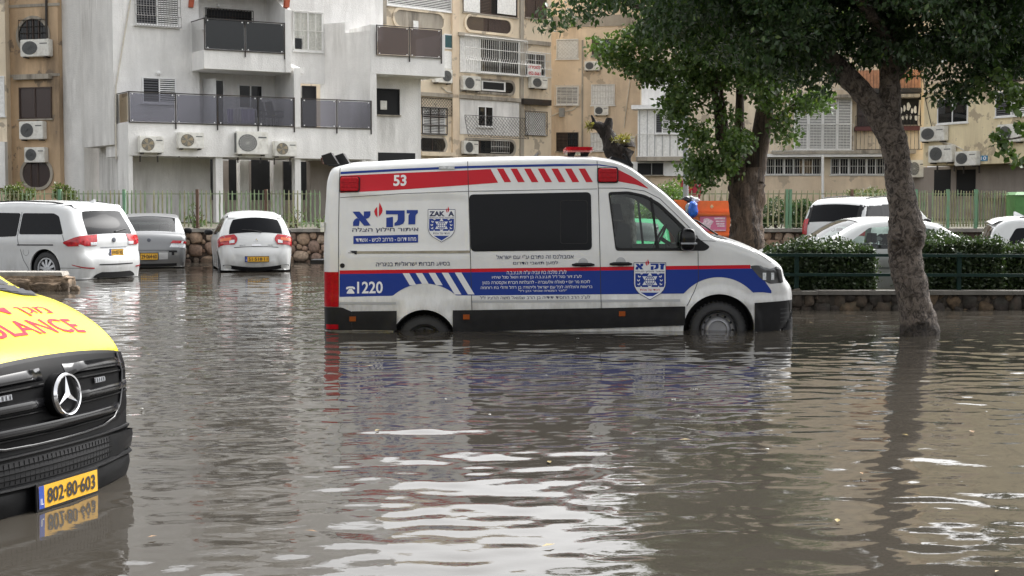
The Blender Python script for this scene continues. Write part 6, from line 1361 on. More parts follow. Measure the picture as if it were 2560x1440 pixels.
m = MB(); m.tube([FB.p(S(566, 272, -1.2), Zb(566, 271, -1.2), -1.2), FB.p(S(640, 272, -1.2), Zb(640, 273, -1.2), -1.2)], .012, 5); m.tube([FB.p(S(566, 272, -1.2), zs1, -1.0), FB.p(S(566, 272, -1.2), Zb(566, 271, -1.2), -1.2)], .012, 5); m.tube([FB.p(S(640, 272, -1.2), zs1, -1.0), FB.p(S(640, 272, -1.2), Zb(640, 273, -1.2), -1.2)], .012, 5); put('rack_frame', m, WFRAME, rk)

# ======== ochre building at the left edge
LB = Plane(20, 61, 152, 60.2); TOPL = at(80, -420, 61).z
ob = thing('ochre_apartment_block', (LB.p(1, 0, -4).x, LB.p(1, 0, -4).y, GZ), 'stained ochre apartment block with round windows at the left edge', 'building')
m = MB(); m.pbox(LB, 0, LB.len, GZ, TOPL, -6, 0); part('wall', m, P_ORANGE, ob)
LB2 = Plane(-60, 60.4, 21, 60.4); m = MB(); m.pbox(LB2, 0, LB2.len, GZ, TOPL, -5, 0); part('wall', m, P_CREAM, ob)
for y in (10, 185): s0_, s1_, z0_, z1_ = LB.rect(22, y, 150, y + 7); m = MB(); m.pbox(LB, s0_, s1_ - .01, z0_, z1_, -.01, .03); part('floor_band', m, P_WORN, ob)
round_window(LB, ob, 48, 47, 120, 132, mull=(.3, .5, .7)); round_window(LB, ob, 58, 402, 128, 468, inner=BALBROWN, mull=(.3, .55)); pwin(LB, ob, 49, 218, 130, 297, 'brown')
m = MB(); s0_, s1_, z0_, z1_ = LB.rect(42, 187, 130, 199); m.pbox(LB, s0_, s1_, z0_, z1_, 0, .25); part('ledge', m, P_WORN, ob)
bars(LB, ob, 50, 50, 118, 100, 0, .22, .10, IRON, 0, 3)
ac(LB, 50, 98, 122, 141, 'air conditioner below the upper round window of the ochre block', 'plain'); ac(LB, 47, 303, 107, 348, 'air conditioner under the brown window of the ochre block', 'plain'); ac(LB, 60, 368, 111, 406, 'air conditioner just above the lower round window of the ochre block', 'plain')
pipe('drain_pipe', [LB.p(LB.sz(118, 0)[0], LB.sz(118, -30)[1], .06), LB.p(LB.sz(118, 40)[0], LB.sz(118, 60)[1], .06), LB.p(LB.sz(121, 90)[0], LB.sz(121, 95)[1], .06)], .05, IRON, 'dark rusty drain pipe down the ochre block')
pwin(LB2, ob, -30, 190, 12, 290, 'white'); m = MB(); s0_, s1_, z0_, z1_ = LB2.rect(-20, 355, 20, 470); m.pbox(LB2, s0_, s1_, z0_, z1_, 0, .35); part('white_panel', m, P_WHITE, ob)

# ======== tan apartment block behind, centre
TB = Plane(948, 71, 1378, 79); TOPT = at(1200, -125, 74).z
tb = thing('tan_apartment_block', (TB.p(4, 0, -4).x, TB.p(4, 0, -4).y, GZ), 'weathered tan apartment block with barred windows and stadium-shaped openings', 'building')
m = MB(); m.pbox(TB, 0, TB.len, GZ, TOPT, -8, 0); part('wall', m, P_CREAM, tb)
def tbox(x0, y0, x1, y1, n0, n1, mat, name, pl=TB, par=None): s0_, s1_, z0_, z1_ = pl.rect(x0, y0, x1, y1, n1); m = MB(); m.pbox(pl, s0_, s1_, z0_, z1_, n0, n1); return part(name, m, mat, par or tb)
tbox(1132, -60, 1148, 400, -.01, .12, P_TAN, 'pilaster'); tbox(1302, -60, 1310, 400, -.01, .10, P_WORN, 'pilaster'); tbox(958, -60, 966, 60, -.01, .1, P_WORN, 'pilaster')
tbox(1148, 88, 1302, 96, -.01, .22, P_WORN, 'floor_band'); tbox(1050, 238, 1302, 247, -.01, .12, P_WORN, 'floor_band'); tbox(1310, 102, 1378, 112, -.01, .10, P_WORN, 'floor_band')
pwin(TB, tb, 966, -30, 1128, 21, 'shutter'); pwin(TB, tb, 1157, -35, 1292, 37, 'dkframe'); tbox(1160, -30, 1200, 30, .06, .09, SLAT, 'white_shutter'); tbox(1244, -28, 1290, 36, .06, .09, SLAT, 'white_shutter'); pwin(TB, tb, 1313, -10, 1365, 46, 'brown')
round_window(TB, tb, 985, 30, 1108, 70, inner=P_WORN, rim=P_CREAM, mull=False); round_window(TB, tb, 1164, 46, 1276, 80, inner=BALBROWN, rim=P_CREAM); tbox(1034, 52, 1046, 88, .03, .08, SLAT, 'white_board')
e_ = tbox(1150, 96, 1302, 186, 0, .04, SLAT, 'window_screen'); pwin(TB, tb, 1199, 100, 1296, 184, 'glass2', .05); bars(TB, tb, 1148, 97, 1304, 187, 0, .13, .45, WIRON, .12, 3, r=.014)
round_window(TB, tb, 1162, 203, 1282, 230, rim=P_WORN, mull=(.35, .65)); tbox(1204, 203, 1264, 228, .03, .07, WFRAME, 'window_frame'); tbox(1208, 206, 1260, 224, .071, .075, DARKIN, 'pane')
tbox(1150, 252, 1298, 338, 0, .03, P_WHITE, 'white_panel'); pwin(TB, tb, 1193, 266, 1232, 317, 'glass2', .03); lattice(TB, tb, 1152, 292, 1302, 345, 0, .22, .30, IRON, .28)
round_window(TB, tb, 1160, 352, 1284, 384, inner=WPANE, rim=P_WORN, mull=(.3, .6, .8)); bars(TB, tb, 1225, 352, 1270, 382, 0, .12, .1, WIRON, 0, 2)
pwin(TB, tb, 1312, 134, 1362, 190, 'glass2'); bars(TB, tb, 1309, 132, 1370, 193, 0, .12, .2, WIRON, .1, 3); pwin(TB, tb, 1312, 282, 1362, 336, 'white'); lattice(TB, tb, 1310, 279, 1365, 339, 0, .16, .1)
sg_ = tbox(1319, 160, 1353, 191, .34, .36, SLAT, 'for_sale_sign')
REDS = M('red sign ink', (.5, .03, .04), .6); s0_, s1_, z0_, z1_ = TB.rect(1319, 160, 1353, 191, .36); m = MB(); text_on(m, 'למכירה', (s0_ + .06, .1, s1_ - .06, .38), lambda x, y: TB.p(x, z1_ - y * (z1_ - z0_) / 1.0, .37), .03, True); put('lettering', m, REDS, sg_, fixn=False); m = MB(); text_on(m, '052-5661', (s0_ + .06, .62, s1_ - .06, .9), lambda x, y: TB.p(x, z1_ - y * (z1_ - z0_), .37), .03); put('lettering', m, REDS, sg_, fixn=False)
pwin(TB, tb, 1056, 268, 1112, 335, 'shutter'); lattice(TB, tb, 1052, 246, 1128, 288, 0, .17, .06); bars(TB, tb, 1052, 270, 1114, 335, 0, .5, .12, IRON, 0, 3, r=.03); round_window(TB, tb, 1046, 346, 1112, 378, rim=P_WORN); lattice(TB, tb, 1052, 346, 1105, 378, 0, .16, .1)
tbox(1056, 380, 1140, 390, 0, .3, P_CREAM, 'ledge'); tbox(1111, 85, 1132, 122, 0, .05, WFRAME, 'window_frame'); tbox(1113, 88, 1130, 119, .052, .056, M('teal pane', (.02, .09, .11), .2), 'pane'); tbox(1111, 128, 1131, 172, 0, .05, SLAT, 'white_panel'); tbox(1310, 248, 1379, 262, 0, .3, IRON, 'bracket_rail')
ac(TB, 1159, 190, 1203, 226, 'white air conditioner beside the narrow window under the barred balcony of the tan block', 'plain'); ac(TB, 1088, 172, 1132, 207, 'rust-stained air conditioner behind the corner of the white block', 'plain', flip=True); ac(TB, 1161, 352, 1197, 385, 'dusty air conditioner low on the tan block above the van roof', 'plain'); ac(TB, 1329, 193, 1370, 221, 'air conditioner below the for-sale sign on the tan block', 'plain')
tp = lambda x, y, n=.05, pl=TB: pl.p(pl.sz(x, y, n)[0], pl.sz(x, y, n)[1], n)
pipe('condensate_hose', [tp(1104, 218), tp(1118, 230), tp(1140, 231), tp(1160, 225)], .03, PIPEW, 'sagging white hose between two air conditioners on the tan block', 'hose'); pipe('cable', [tp(1335, 218), tp(1322, 240), tp(1322, 345)], .012, PIPEW, 'white cable hanging below the for-sale sign air conditioner', 'cable'); pipe('drain_pipe', [tp(1345, 383), tp(1338, 390), tp(1330, 395)], .06, PIPEG, 'short grey elbow pipe at the foot of the tan block')

# ======== plain tan block right of it
TC = Plane(1377, 82, 1612, 81); TOPC = at(1480, -60, 82).z
tc = thing('plain_tan_block', (TC.p(2, 0, -4).x, TC.p(2, 0, -4).y, GZ), 'plain tan apartment block with three rows of small windows behind the pollarded tree', 'building')
m = MB(); m.pbox(TC, 0, TC.len, GZ, TOPC, -8, 0); part('wall', m, P_TAN, tc)
tbox(1378, 38, 1600, 66, -.01, .06, P_WORN, 'concrete_band', TC, tc); tbox(1454, 100, 1458, 380, -.005, .03, P_WORN, 'expansion_joint', TC, tc)
for x0, y0, x1, y1, st in ((1391, 98, 1446, 147, 'white'), (1480, 98, 1537, 141, 'dkframe'), (1391, 216, 1446, 262, 'shutter'), (1478, 211, 1537, 263, 'white'), (1391, 331, 1446, 378, 'dkframe'), (1477, 332, 1540, 377, 'white')): pwin(TC, tc, x0, y0, x1, y1, st)
bars(TC, tc, 1481, 212, 1535, 262, 0, .14, .14, WIRON, 0, 3); bars(TC, tc, 1389, 214, 1448, 264, 0, .3, .2, WIRON, .1, 2); lattice(TC, tc, 1393, 100, 1445, 146, 0, .2, .1, WIRON); bars(TC, tc, 1477, 332, 1540, 377, 0, .16, .1, WIRON, 0, 2); bars(TC, tc, 1393, 333, 1445, 377, 0, .2, .1, IRON, 0, 3)
ac(TC, 1461, 153, 1499, 176, 'air conditioner between the two upper windows of the plain tan block', 'plain'); ac(TC, 1485, 265, 1521, 288, 'air conditioner under the middle white shutter, above the pollarded tree', 'plain'); ac(TC, 1556, 340, 1587, 364, 'half-hidden air conditioner right of the pollarded tree', 'plain')
tcp = lambda x, y, n=.05: tp(x, y, n, TC)
pipe('condensate_hose', [tcp(1380, 290), tcp(1400, 280), tcp(1430, 276), tcp(1448, 262), tcp(1456, 212)], .035, PIPEW, 'cream hose curving under the shutters of the plain tan block', 'hose'); pipe('drain_pipe', [tcp(1582, 100), tcp(1575, 200), tcp(1560, 320)], .03, PIPEW, 'slanting cream pipe on the plain tan block'); tbox(1397, 270, 1410, 292, 0, .2, M('grey meter box', (.3, .31, .31), .6), 'meter_box', TC, tc)

# ======== right-hand terrace: enclosed white balconies, shutters, ground-floor windows
RB = Plane(1600, 76, 2316, 74); TOPRB = at(1900, -290, 75).z
rb = thing('balcony_block', (RB.p(7, 0, -4).x, RB.p(7, 0, -4).y, GZ), 'cream block with white shuttered balconies seen between the two trees', 'building')
m = MB(); m.pbox(RB, 0, RB.len, GZ, TOPRB, -8, 0); part('wall', m, P_CREAM, rb)
T = lambda *a, **k: tbox(*a, pl=RB, par=rb, **k)
T(1604, 175, 1712, 268, 0, .06, P_WHITE, 'white_panel'); bars(RB, rb, 1640, 172, 1680, 196, 0, .2, .2, WIRON, 0, 1)
T(1594, 272, 1712, 392, .0, .9, SLAT, 'enclosed_balcony'); 
for i in range(6): T(1598 + i * 19, 276, 1600 + i * 19, 390, .9, .915, M('seam grey', (.35, .35, .36), .5), 'panel_seam')
T(1578, 262, 1716, 272, -.01, 1.3, WFRAME, 'canopy_edge'); pwin(RB, rb, 1638, 282, 1674, 334, 'half', .92); pwin(RB, rb, 1676, 282, 1712, 334, 'shutter', .92); T(1590, 392, 1712, 402, 0, 1.2, P_WORN, 'balcony_floor'); bars(RB, rb, 1590, 336, 1712, 392, .9, .35, .25, WIRON, 0, 1)
T(1575, 404, 1712, 440, 0, .5, WFRAME, 'ground_window_frame'); pwin(RB, rb, 1594, 408, 1628, 437, 'dark', .5); pwin(RB, rb, 1630, 408, 1658, 437, 'dark', .5); T(1560, 440, 1712, 510, 0, .3, P_TAN, 'ground_wall')
# shuttered balcony between the trunks
T(1930, 375, 2290, 384, 0, .9, P_WORN, 'balcony_floor'); T(1985, 245, 2130, 375, .2, .5, SLAT, 'shutter_panel')
for i in range(4): pwin(RB, rb, 1986 + i * 36, 246, 2020 + i * 36, 374, 'shutter', .5, 'louvred_shutter')
bars(RB, rb, 1925, 312, 2132, 378, .5, .16, .4, WIRON, 0, 1); T(1930, 236, 2300, 244, 0, 1.0, P_WORN, 'balcony_floor'); bars(RB, rb, 2040, 178, 2140, 224, .3, .16, .3, WIRON, 0, 1); bars(RB, rb, 2140, 168, 2302, 222, .3, .16, .3, IRON, 0, 1); T(2140, 175, 2302, 220, 0, .06, M('orange balcony cloth', (.48, .24, .14), .8, var=.2), 'balcony_screen'); T(2140, 222, 2304, 232, 0, .7, IRON, 'balcony_edge')
pwin(RB, rb, 2142, 236, 2210, 318, 'brown'); pwin(RB, rb, 2246, 234, 2302, 312, 'dark'); T(2138, 316, 2300, 326, .0, .5, M('maroon beam', (.10, .03, .03), .6), 'balcony_beam'); bars(RB, rb, 2138, 290, 2300, 316, .1, .16, .3, IRON, 0, 1); T(2142, 326, 2300, 375, .0, .1, P_CREAM, 'balcony_wall'); bars(RB, rb, 2140, 326, 2304, 374, .1, .18, .3, IRON, 0, 1)
for k, (x, y, dx, dy) in enumerate(((2250, 268, 6, 16), (2258, 262, 6, 18), (2266, 255, 10, 22), (2277, 270, 6, 14), (2284, 264, 8, 20), (2254, 288, 7, 12), (2264, 286, 6, 14), (2286, 288, 9, 14), (2274, 286, 5, 14))):
    s0_, s1_, z0_, z1_ = RB.rect(x, y, x + dx, y + dy, .08); c = ((s0_ + s1_) / 2, (z0_ + z1_) / 2); m = MB(); m.add([RB.p(c[0] + (s1_ - s0_) / 2 * math.cos(t) * (1 + .25 * math.sin(3 * t + k)), c[1] + (z1_ - z0_) / 2 * math.sin(t), .09) for t in np.linspace(0, 2 * math.pi, 9)[:-1]], [tuple(range(8))]); part('paper_cutout', m, SLAT, rb, fixn=False)
T(1900, 384, 2225, 392, 0, .8, WFRAME, 'canopy_edge')
for x0, x1 in ((1914, 2054), (2076, 2212)):
    k = 3
    for i in range(k): pwin(RB, rb, x0 + (x1 - x0) * i / k, 395, x0 + (x1 - x0) * (i + 1) / k, 437, 'glass2', .0)
    bars(RB, rb, x0, 393, x1, 438, 0, .12, .12, WIRON, 0, 2)
LITW = M('lit curtain', (.6, .36, .16), .8, emit=((1, .55, .2), .5)); T(1998, 402, 2030, 432, .009, .0095, LITW, 'lit_curtain')
T(1900, 438, 2230, 520, 0, .05, P_TAN, 'ground_wall'); m = MB(); c0 = tp(2057, 388, .85, RB); c1 = tp(2057, 500, .85, RB); m.tube([c0, c1], .07, 8); part('canopy_post', m, WFRAME, rb)
ac(RB, 2271, 400, 2314, 443, 'white air conditioner low down just right of the near tree trunk', 'big', n=.4)
pipe('drain_pipe', [tp(2300, 250, .1, RB), tp(2296, 300, .1, RB), tp(2300, 372, .15, RB)], .05, PIPEW, 'curved white conduit at the edge of the cream balcony block')
# ======== yellow block at the right edge
YB = Plane(2306, 71, 2700, 62); TOPY = at(2430, -230, 66).z
yb = thing('yellow_apartment_block', (YB.p(4, 0, -4).x, YB.p(4, 0, -4).y, GZ), 'yellow rendered apartment block with air conditioners at the right edge', 'building')
zbase = YB.sz(2400, 412)[1]; m = MB(); m.pbox(YB, 0, YB.len, zbase, TOPY, -8, 0); part('wall', m, P_YELLOW, yb)
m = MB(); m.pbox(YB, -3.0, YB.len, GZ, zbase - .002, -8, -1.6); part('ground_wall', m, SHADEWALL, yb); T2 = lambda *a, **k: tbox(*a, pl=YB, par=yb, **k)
T2(2310, 205, 2700, 214, 0, .1, P_CREAM, 'floor_band'); T2(2310, 100, 2440, 205, 0, .05, P_TAN, 'wall_panel'); pwin(YB, yb, 2345, 245, 2421, 308, 'glass2'); pwin(YB, yb, 2490, 226, 2570, 290, 'half'); pwin(YB, yb, 2345, 108, 2395, 152, 'glass2', .05)
for x0, x1 in ((2335, 2376), (2392, 2438)): T2(x0, 424, x1, 490, -1.6, -1.58, DARKIN, 'ground_opening')
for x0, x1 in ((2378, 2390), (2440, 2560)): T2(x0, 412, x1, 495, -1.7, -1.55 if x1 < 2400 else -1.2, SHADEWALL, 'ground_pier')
ac(YB, 2299, 316, 2360, 353, 'white air conditioner at the corner of the yellow block, upper of the cluster', 'plain'); ac(YB, 2320, 363, 2379, 406, 'white air conditioner in the middle of the cluster on the yellow block', 'plain'); ac(YB, 2386, 378, 2440, 414, 'louvred air conditioner beside the blue number sign', 'plain'); ac(YB, 2492, 310, 2552, 355, 'air conditioner under the shuttered window at the right edge', 'plain')
YP = lambda x, y, n=.06: tp(x, y, n, YB)
pipe('conduit', [YP(2356, 318), YP(2366, 322), YP(2362, 345), YP(2320, 352), YP(2345, 353), YP(2385, 362), YP(2410, 376)], .03, PIPEW, 'white conduit looping between the air conditioners of the yellow block'); pipe('cable', [YP(2308, 190), YP(2314, 250), YP(2330, 320)], .02, IRON, 'black cable hanging at the corner of the yellow block', 'cable')
BL = M('blue number sign', (.03, .22, .42), .4); sgn = tbox(2449, 389, 2468, 402, .0, .03, BL, 'house_number', YB, yb); s0_, s1_, z0_, z1_ = YB.rect(2452, 391, 2466, 400, .03); m = MB(); text_on(m, '10', (s0_, 0, s1_, 1), lambda x, y: YB.p(x, z1_ - y * (z1_ - z0_), .034), .03); put('lettering', m, WHITEINK, sgn, fixn=False)
# blocks behind, closing the gaps above the roofs' feet
mb = wallprism([(1700, 95), (2100, 95), (2120, 110), (1690, 110)], GZ, at(1900, -60, 95).z); fb_ = put('far_block', mb, P_YELLOW, label='pale far apartment block glimpsed through the tree crowns', cat='building')
# ------------------------------------------------------------------ trees, hedges, shrubs
def leaf_mat(name, c0, c1, c2, trans=.35, rough=.38):
    m, t, out = nodes(name); g = N(t, 'ShaderNodeNewGeometry'); r = ramp(t, g.outputs['Random Per Island'], [(0, c0), (.55, c1), (.93, c1), (1, c2)])
    b = N(t, 'ShaderNodeBsdfPrincipled', Roughness=rough); b.inputs['Specular IOR Level'].default_value = .5; L(t, r.outputs[0], b.inputs['Base Color'])
    tl = N(t, 'ShaderNodeBsdfTranslucent'); mx2 = N(t, 'ShaderNodeMixRGB', blend_type='MULTIPLY'); mx2.inputs[0].default_value = 1; mx2.inputs[2].default_value = (1.3, 1.5, .6, 1); L(t, r.outputs[0], mx2.inputs[1]); L(t, mx2.outputs[0], tl.inputs[0])
    mx = N(t, 'ShaderNodeMixShader', Fac=trans); L(t, b.outputs[0], mx.inputs[1]); L(t, tl.outputs[0], mx.inputs[2]); L(t, mx.outputs[0], out.inputs[0]); return m
LEAF_D = leaf_mat('ficus leaf', (.022, .046, .017), (.040, .076, .027), (.12, .18, .042), .32)
LEAF_L = leaf_mat('lighter ficus leaf', (.045, .080, .022), (.085, .135, .038), (.20, .23, .06), .38)
LEAF_H = leaf_mat('hedge leaf', (.024, .042, .016), (.042, .066, .026), (.12, .14, .07), .2)
LEAF_S = leaf_mat('shrub leaf', (.05, .07, .022), (.095, .12, .034), (.20, .19, .06), .3)
def bark(name, c0, c1, scale=5.0, stretch=.3, bump=1.0):
    m, t, out = nodes(name); b = N(t, 'ShaderNodeBsdfPrincipled', Roughness=.85); L(t, b.outputs[0], out.inputs[0]); g = N(t, 'ShaderNodeNewGeometry')
    mp = N(t, 'ShaderNodeMapping'); mp.inputs['Scale'].default_value = (1, 1, stretch); L(t, g.outputs['Position'], mp.inputs[0])
    n = N(t, 'ShaderNodeTexNoise', Scale=scale, Detail=9.0, Roughness=.7, Distortion=1.2); L(t, mp.outputs[0], n.inputs['Vector']); L(t, wet_band(t, ramp(t, n.outputs[0], [(.41, c0), (.58, c1)]).outputs[0], g.outputs['Position'], .12), b.inputs['Base Color'])
    bp = N(t, 'ShaderNodeBump', Strength=bump, Distance=.12); L(t, n.outputs[0], bp.inputs['Height']); L(t, bp.outputs[0], b.inputs['Normal']); return m
BARK_R = bark('grey ficus bark', (.045, .034, .027), (.25, .205, .17), 15.0, .8, 1.0); BARK_L = bark('brown ridged bark', (.022, .014, .009), (.13, .088, .058), 7.0, .12, 1.0); BARK_D = bark('dead bark', (.018, .014, .012), (.06, .045, .038), 9.0, .4)
def limb(mb, pts, rad, n=20, seed=0, lump=.10, freq=3.0):
    """a gnarled tapering limb along pts"""
    P = [Vector(p) for p in pts]; path = []; rs = []
    for i in range(len(P) - 1):
        k = max(3, int((P[i + 1] - P[i]).length / .04))
        for j in range(k):
            t = j / k; a, b, c, d = P[max(i - 1, 0)], P[i], P[i + 1], P[min(i + 2, len(P) - 1)]
            path.append(.5 * ((2 * b) + (c - a) * t + (2 * a - 5 * b + 4 * c - d) * t * t + (3 * b - a - 3 * c + d) * t**3)); rs.append(rad[i] + (rad[i + 1] - rad[i]) * t)
    path.append(P[-1]); rs.append(rad[-1]); base = len(mb.v); mb.tube(path, rs, n)
    off = Vector((seed * 5.3, seed * 1.7, seed * 9.1))
    for k, c in enumerate(path):
        for j in range(n):
            i = base + k * n + j; v = Vector(mb.v[i]); d = v - c; q = v * freq; q.z *= .55; f = 1 + lump * 1.6 * mnoise.noise(q + off) + lump * .7 * mnoise.noise(v * freq * 3 + off) + lump * .45 * mnoise.noise(v * freq * 7.5 + off); mb.v[i] = tuple(c + d * f)
def leaves(centers, radii, count, size, seed, droop=.5, shell=.35, asp=.5):
    """leaf blades scattered through clumps; each blade a bent diamond of four triangles"""
    rg = np.random.default_rng(seed); C = np.array(centers, float); Rr = np.array(radii, float); vol = Rr.prod(1)**(2 / 3); vol /= vol.sum()
    idx = rg.choice(len(C), count, p=vol); d = rg.normal(size=(count, 3)); d /= np.linalg.norm(d, axis=1)[:, None]; rr = rg.random(count)**shell
    P = C[idx] + d * Rr[idx] * rr[:, None]
    ax = rg.normal(size=(count, 3)); ax[:, 2] -= droop * 1.6; ax /= np.linalg.norm(ax, axis=1)[:, None]
    nn = rg.normal(size=(count, 3)); nn[:, 2] += .8; side = np.cross(ax, nn); side /= np.linalg.norm(side, axis=1)[:, None] + 1e-9; nrm = np.cross(side, ax)
    l = size * rg.uniform(.6, 1.25, count)[:, None]; w = l * asp
    a, b = P, P + ax * l; m1 = P + ax * l * .45 + side * w * .5 + nrm * l * .08; m2 = P + ax * l * .45 - side * w * .5 + nrm * l * .08; mid = P + ax * l * .5
    V = np.stack([a, m1, b, m2, mid], 1).reshape(-1, 3); k = np.arange(count) * 5
    Fc = np.stack([np.stack([k, k + 1, k + 4], 1), np.stack([k + 1, k + 2, k + 4], 1), np.stack([k + 2, k + 3, k + 4], 1), np.stack([k + 3, k, k + 4], 1)], 1).reshape(-1, 3)
    return V, Fc
def np_mesh(name, V, Fc, mat):
    me = bpy.data.meshes.new(name); me.vertices.add(len(V)); me.vertices.foreach_set('co', V.astype(np.float32).ravel()); me.loops.add(Fc.size); me.loops.foreach_set('vertex_index', Fc.ravel().astype(np.int32)); me.polygons.add(len(Fc)); me.polygons.foreach_set('loop_start', np.arange(len(Fc), dtype=np.int32) * Fc.shape[1]); me.update(calc_edges=True); me.materials.append(mat); return me
def clumps(seeds, n, seed, spread):
    """break big masses [(px, py, Y, rx, ry, rz)] into many leaf clumps"""
    rr = random.Random(seed); C, Q = [], []
    tot = sum(s[3] * s[4] * s[5] for s in seeds)
    for px_, py_, Y, rx, ry, rz in seeds:
        c = at(px_, py_, Y)
        for _ in range(max(4, int(n * (rx * ry * rz) / tot))):
            while True:
                u = [rr.uniform(-1, 1) for _ in range(3)]
                if sum(x * x for x in u) < 1: break
            s = spread * rr.uniform(.55, 1.3); C.append((c.x + u[0] * rx, c.y + u[1] * ry, c.z + u[2] * rz)); Q.append((s, s, s * .75))
    return C, Q
# ---- leaning grey trunk on the right
TY = 17.6
tr = thing('ficus_tree', at(2295, 845, TY), 'grey gnarled tree with dark dense crown rising from the water right of the van', 'tree')
m = MB(); T_ = lambda x, y, d=0: at(x, y, TY + d)
limb(m, [T_(2298, 880), T_(2296, 832), T_(2283, 740), T_(2262, 640), T_(2264, 590), T_(2255, 520), T_(2246, 440), T_(2234, 350), T_(2218, 296)], [.25, .222, .195, .185, .215, .17, .158, .155, .15], 40, 1, .15, 3.4)
limb(m, [T_(2235, 360), T_(2196, 290), T_(2150, 225), T_(2110, 185), T_(2060, 130), T_(1990, 60), T_(1900, 0)], [.15, .14, .13, .12, .10, .08, .05], 18, 2, .10); limb(m, [T_(2226, 330), T_(2224, 250), T_(2222, 190), T_(2224, 110), T_(2200, -20), T_(2190, -150)], [.13, .12, .115, .11, .09, .05], 18, 3, .10)
limb(m, [T_(2228, 200, .1), T_(2270, 150, .1), T_(2345, 100, .2), T_(2440, 40, .4), T_(2540, -40, .6)], [.09, .08, .07, .055, .03], 14, 4, .08); limb(m, [T_(2224, 110), T_(2150, 0, -.8), T_(2050, -120, -1.6)], [.08, .06, .03], 12, 5); limb(m, [T_(2110, 185), T_(2000, 120, .8), T_(1800, 60, 1.2), T_(1560, 10, 1.2)], [.08, .06, .045, .02], 12, 6)
for s_, p_ in enumerate(((2244, 600), (2292, 592), (2300, 805))): c = T_(p_[0], p_[1], -.16); limb(m, [c + Vector((0, .1, -.16)), c, c + Vector((0, .1, .16))], [.02, .085, .02], 14, 20 + s_, .25)
put('trunk', m, BARK_R, tr, smooth=60)
mass = [(1470, 10, 17.9, .55, .8, .32), (1560, 30, 17.8, .6, .9, .35), (1680, 25, 17.6, .8, 1.2, .5), (1820, 40, 17.4, .9, 1.4, .55), (1960, 40, 17.2, .9, 1.5, .6), (2100, 50, 17.2, .9, 1.6, .55), (2250, 40, 17.6, 1.0, 1.8, .55), (2400, 60, 17.8, 1.0, 1.6, .55), (2530, 80, 18, .8, 1.4, .5), (2650, 60, 18, .8, 1.4, .6), (1700, -120, 17.6, 1.5, 2.2, .6), (1950, -160, 17.6, 1.8, 2.6, .8), (2250, -180, 17.6, 2.0, 2.8, .9), (2500, -140, 18, 1.6, 2.4, .8), (2100, -330, 17.6, 2.2, 2.6, .8), (2020, 130, 17.4, .5, .8, .3), (2440, 160, 17.8, .35, .6, .3), (2390, 215, 17.6, .14, .25, .18), (2500, 140, 17.7, .4, .6, .28), (1640, 70, 17.8, .35, .6, .25), (2335, 130, 17.7, .25, .5, .25), (2190, 130, 17.9, .3, .7, .25)]
mass += [(2330, 90, 17.9, .9, 1.5, .45), (2480, 30, 18.2, 1.0, 1.6, .5), (2180, 20, 17.9, .9, 1.4, .5), (2040, 90, 17.6, .7, 1.0, .4), (1900, 110, 17.6, .6, .9, .35), (2560, 130, 18, .5, .9, .35), (1800, -260, 17.6, 1.3, 2.0, .6), (2250, -350, 17.6, 1.8, 2.4, .8), (2000, -400, 17.6, 1.6, 2.0, .6)]
C, Q = clumps(mass, 760, 5, .30); V, Fc = leaves(C, Q, 125000, .085, 2); V2, F2 = leaves(*clumps([(1750, -110, 18, 1.6, 2.2, .35), (2050, -120, 18, 2.0, 2.6, .4), (2350, -110, 18, 2.0, 2.6, .4), (2600, -90, 18.2, 1.2, 2.2, .4)], 220, 15, .4), 9000, .19, 12); Fc = np.concatenate([Fc, F2 + len(V)]); V = np.concatenate([V, V2]); put('crown', np_mesh('crown', V, Fc, LEAF_D), None, tr, fixn=False)  # second, larger-leaf layer added above the view to block light from the crown
C, Q = clumps([(2480, 195, 17.2, .22, .3, .12), (2530, 235, 17, .16, .3, .2), (2545, 330, 16.8, .10, .2, .12), (2520, 365, 16.8, .14, .2, .10), (2548, 400, 16.8, .10, .2, .08), (2500, 340, 16.8, .1, .2, .05)], 60, 6, .08); V, Fc = leaves(C, Q, 420, .09, 3, asp=.8); put('crown', np_mesh('crown', V, Fc, LEAF_L), None, tr, fixn=False)
m = MB(); limb(m, [at(2620, 300, 17), at(2560, 340, 16.9), at(2500, 350, 16.8)], [.02, .014, .006], 6, 7); limb(m, [at(2620, 150, 17.2), at(2560, 200, 17.1), at(2480, 190, 17.1)], [.02, .014, .006], 6, 8); put('twig', m, BARK_R, tr, kind='stuff')
# ---- ridged brown trunk behind the van's bonnet
UY = 25.0; ut = thing('leafy_tree', at(1868, 660, UY), 'leafy tree with thick ridged brown trunk standing behind the bonnet of the van', 'tree'); U_ = lambda x, y, d=0: at(x, y, UY + d)
m = MB(); limb(m, [U_(1875, 730), U_(1872, 640), U_(1866, 560), U_(1864, 480), U_(1862, 420)], [.38, .31, .27, .28, .29], 40, 11, .24, 2.6)
limb(m, [U_(1880, 450), U_(1896, 380), U_(1905, 310), U_(1918, 250), U_(1950, 180), U_(1960, 80)], [.20, .17, .16, .14, .11, .06], 18, 12, .12); limb(m, [U_(1846, 440), U_(1824, 390), U_(1806, 330), U_(1790, 220), U_(1760, 120)], [.20, .16, .12, .09, .05], 18, 13, .14); limb(m, [U_(1903, 320), U_(1945, 290), U_(1990, 262), U_(2040, 230)], [.07, .05, .035, .02], 10, 14); limb(m, [U_(1862, 420), U_(1850, 340, .4), U_(1850, 200, .6)], [.16, .1, .05], 12, 15)
put('trunk', m, BARK_L, ut, smooth=60)
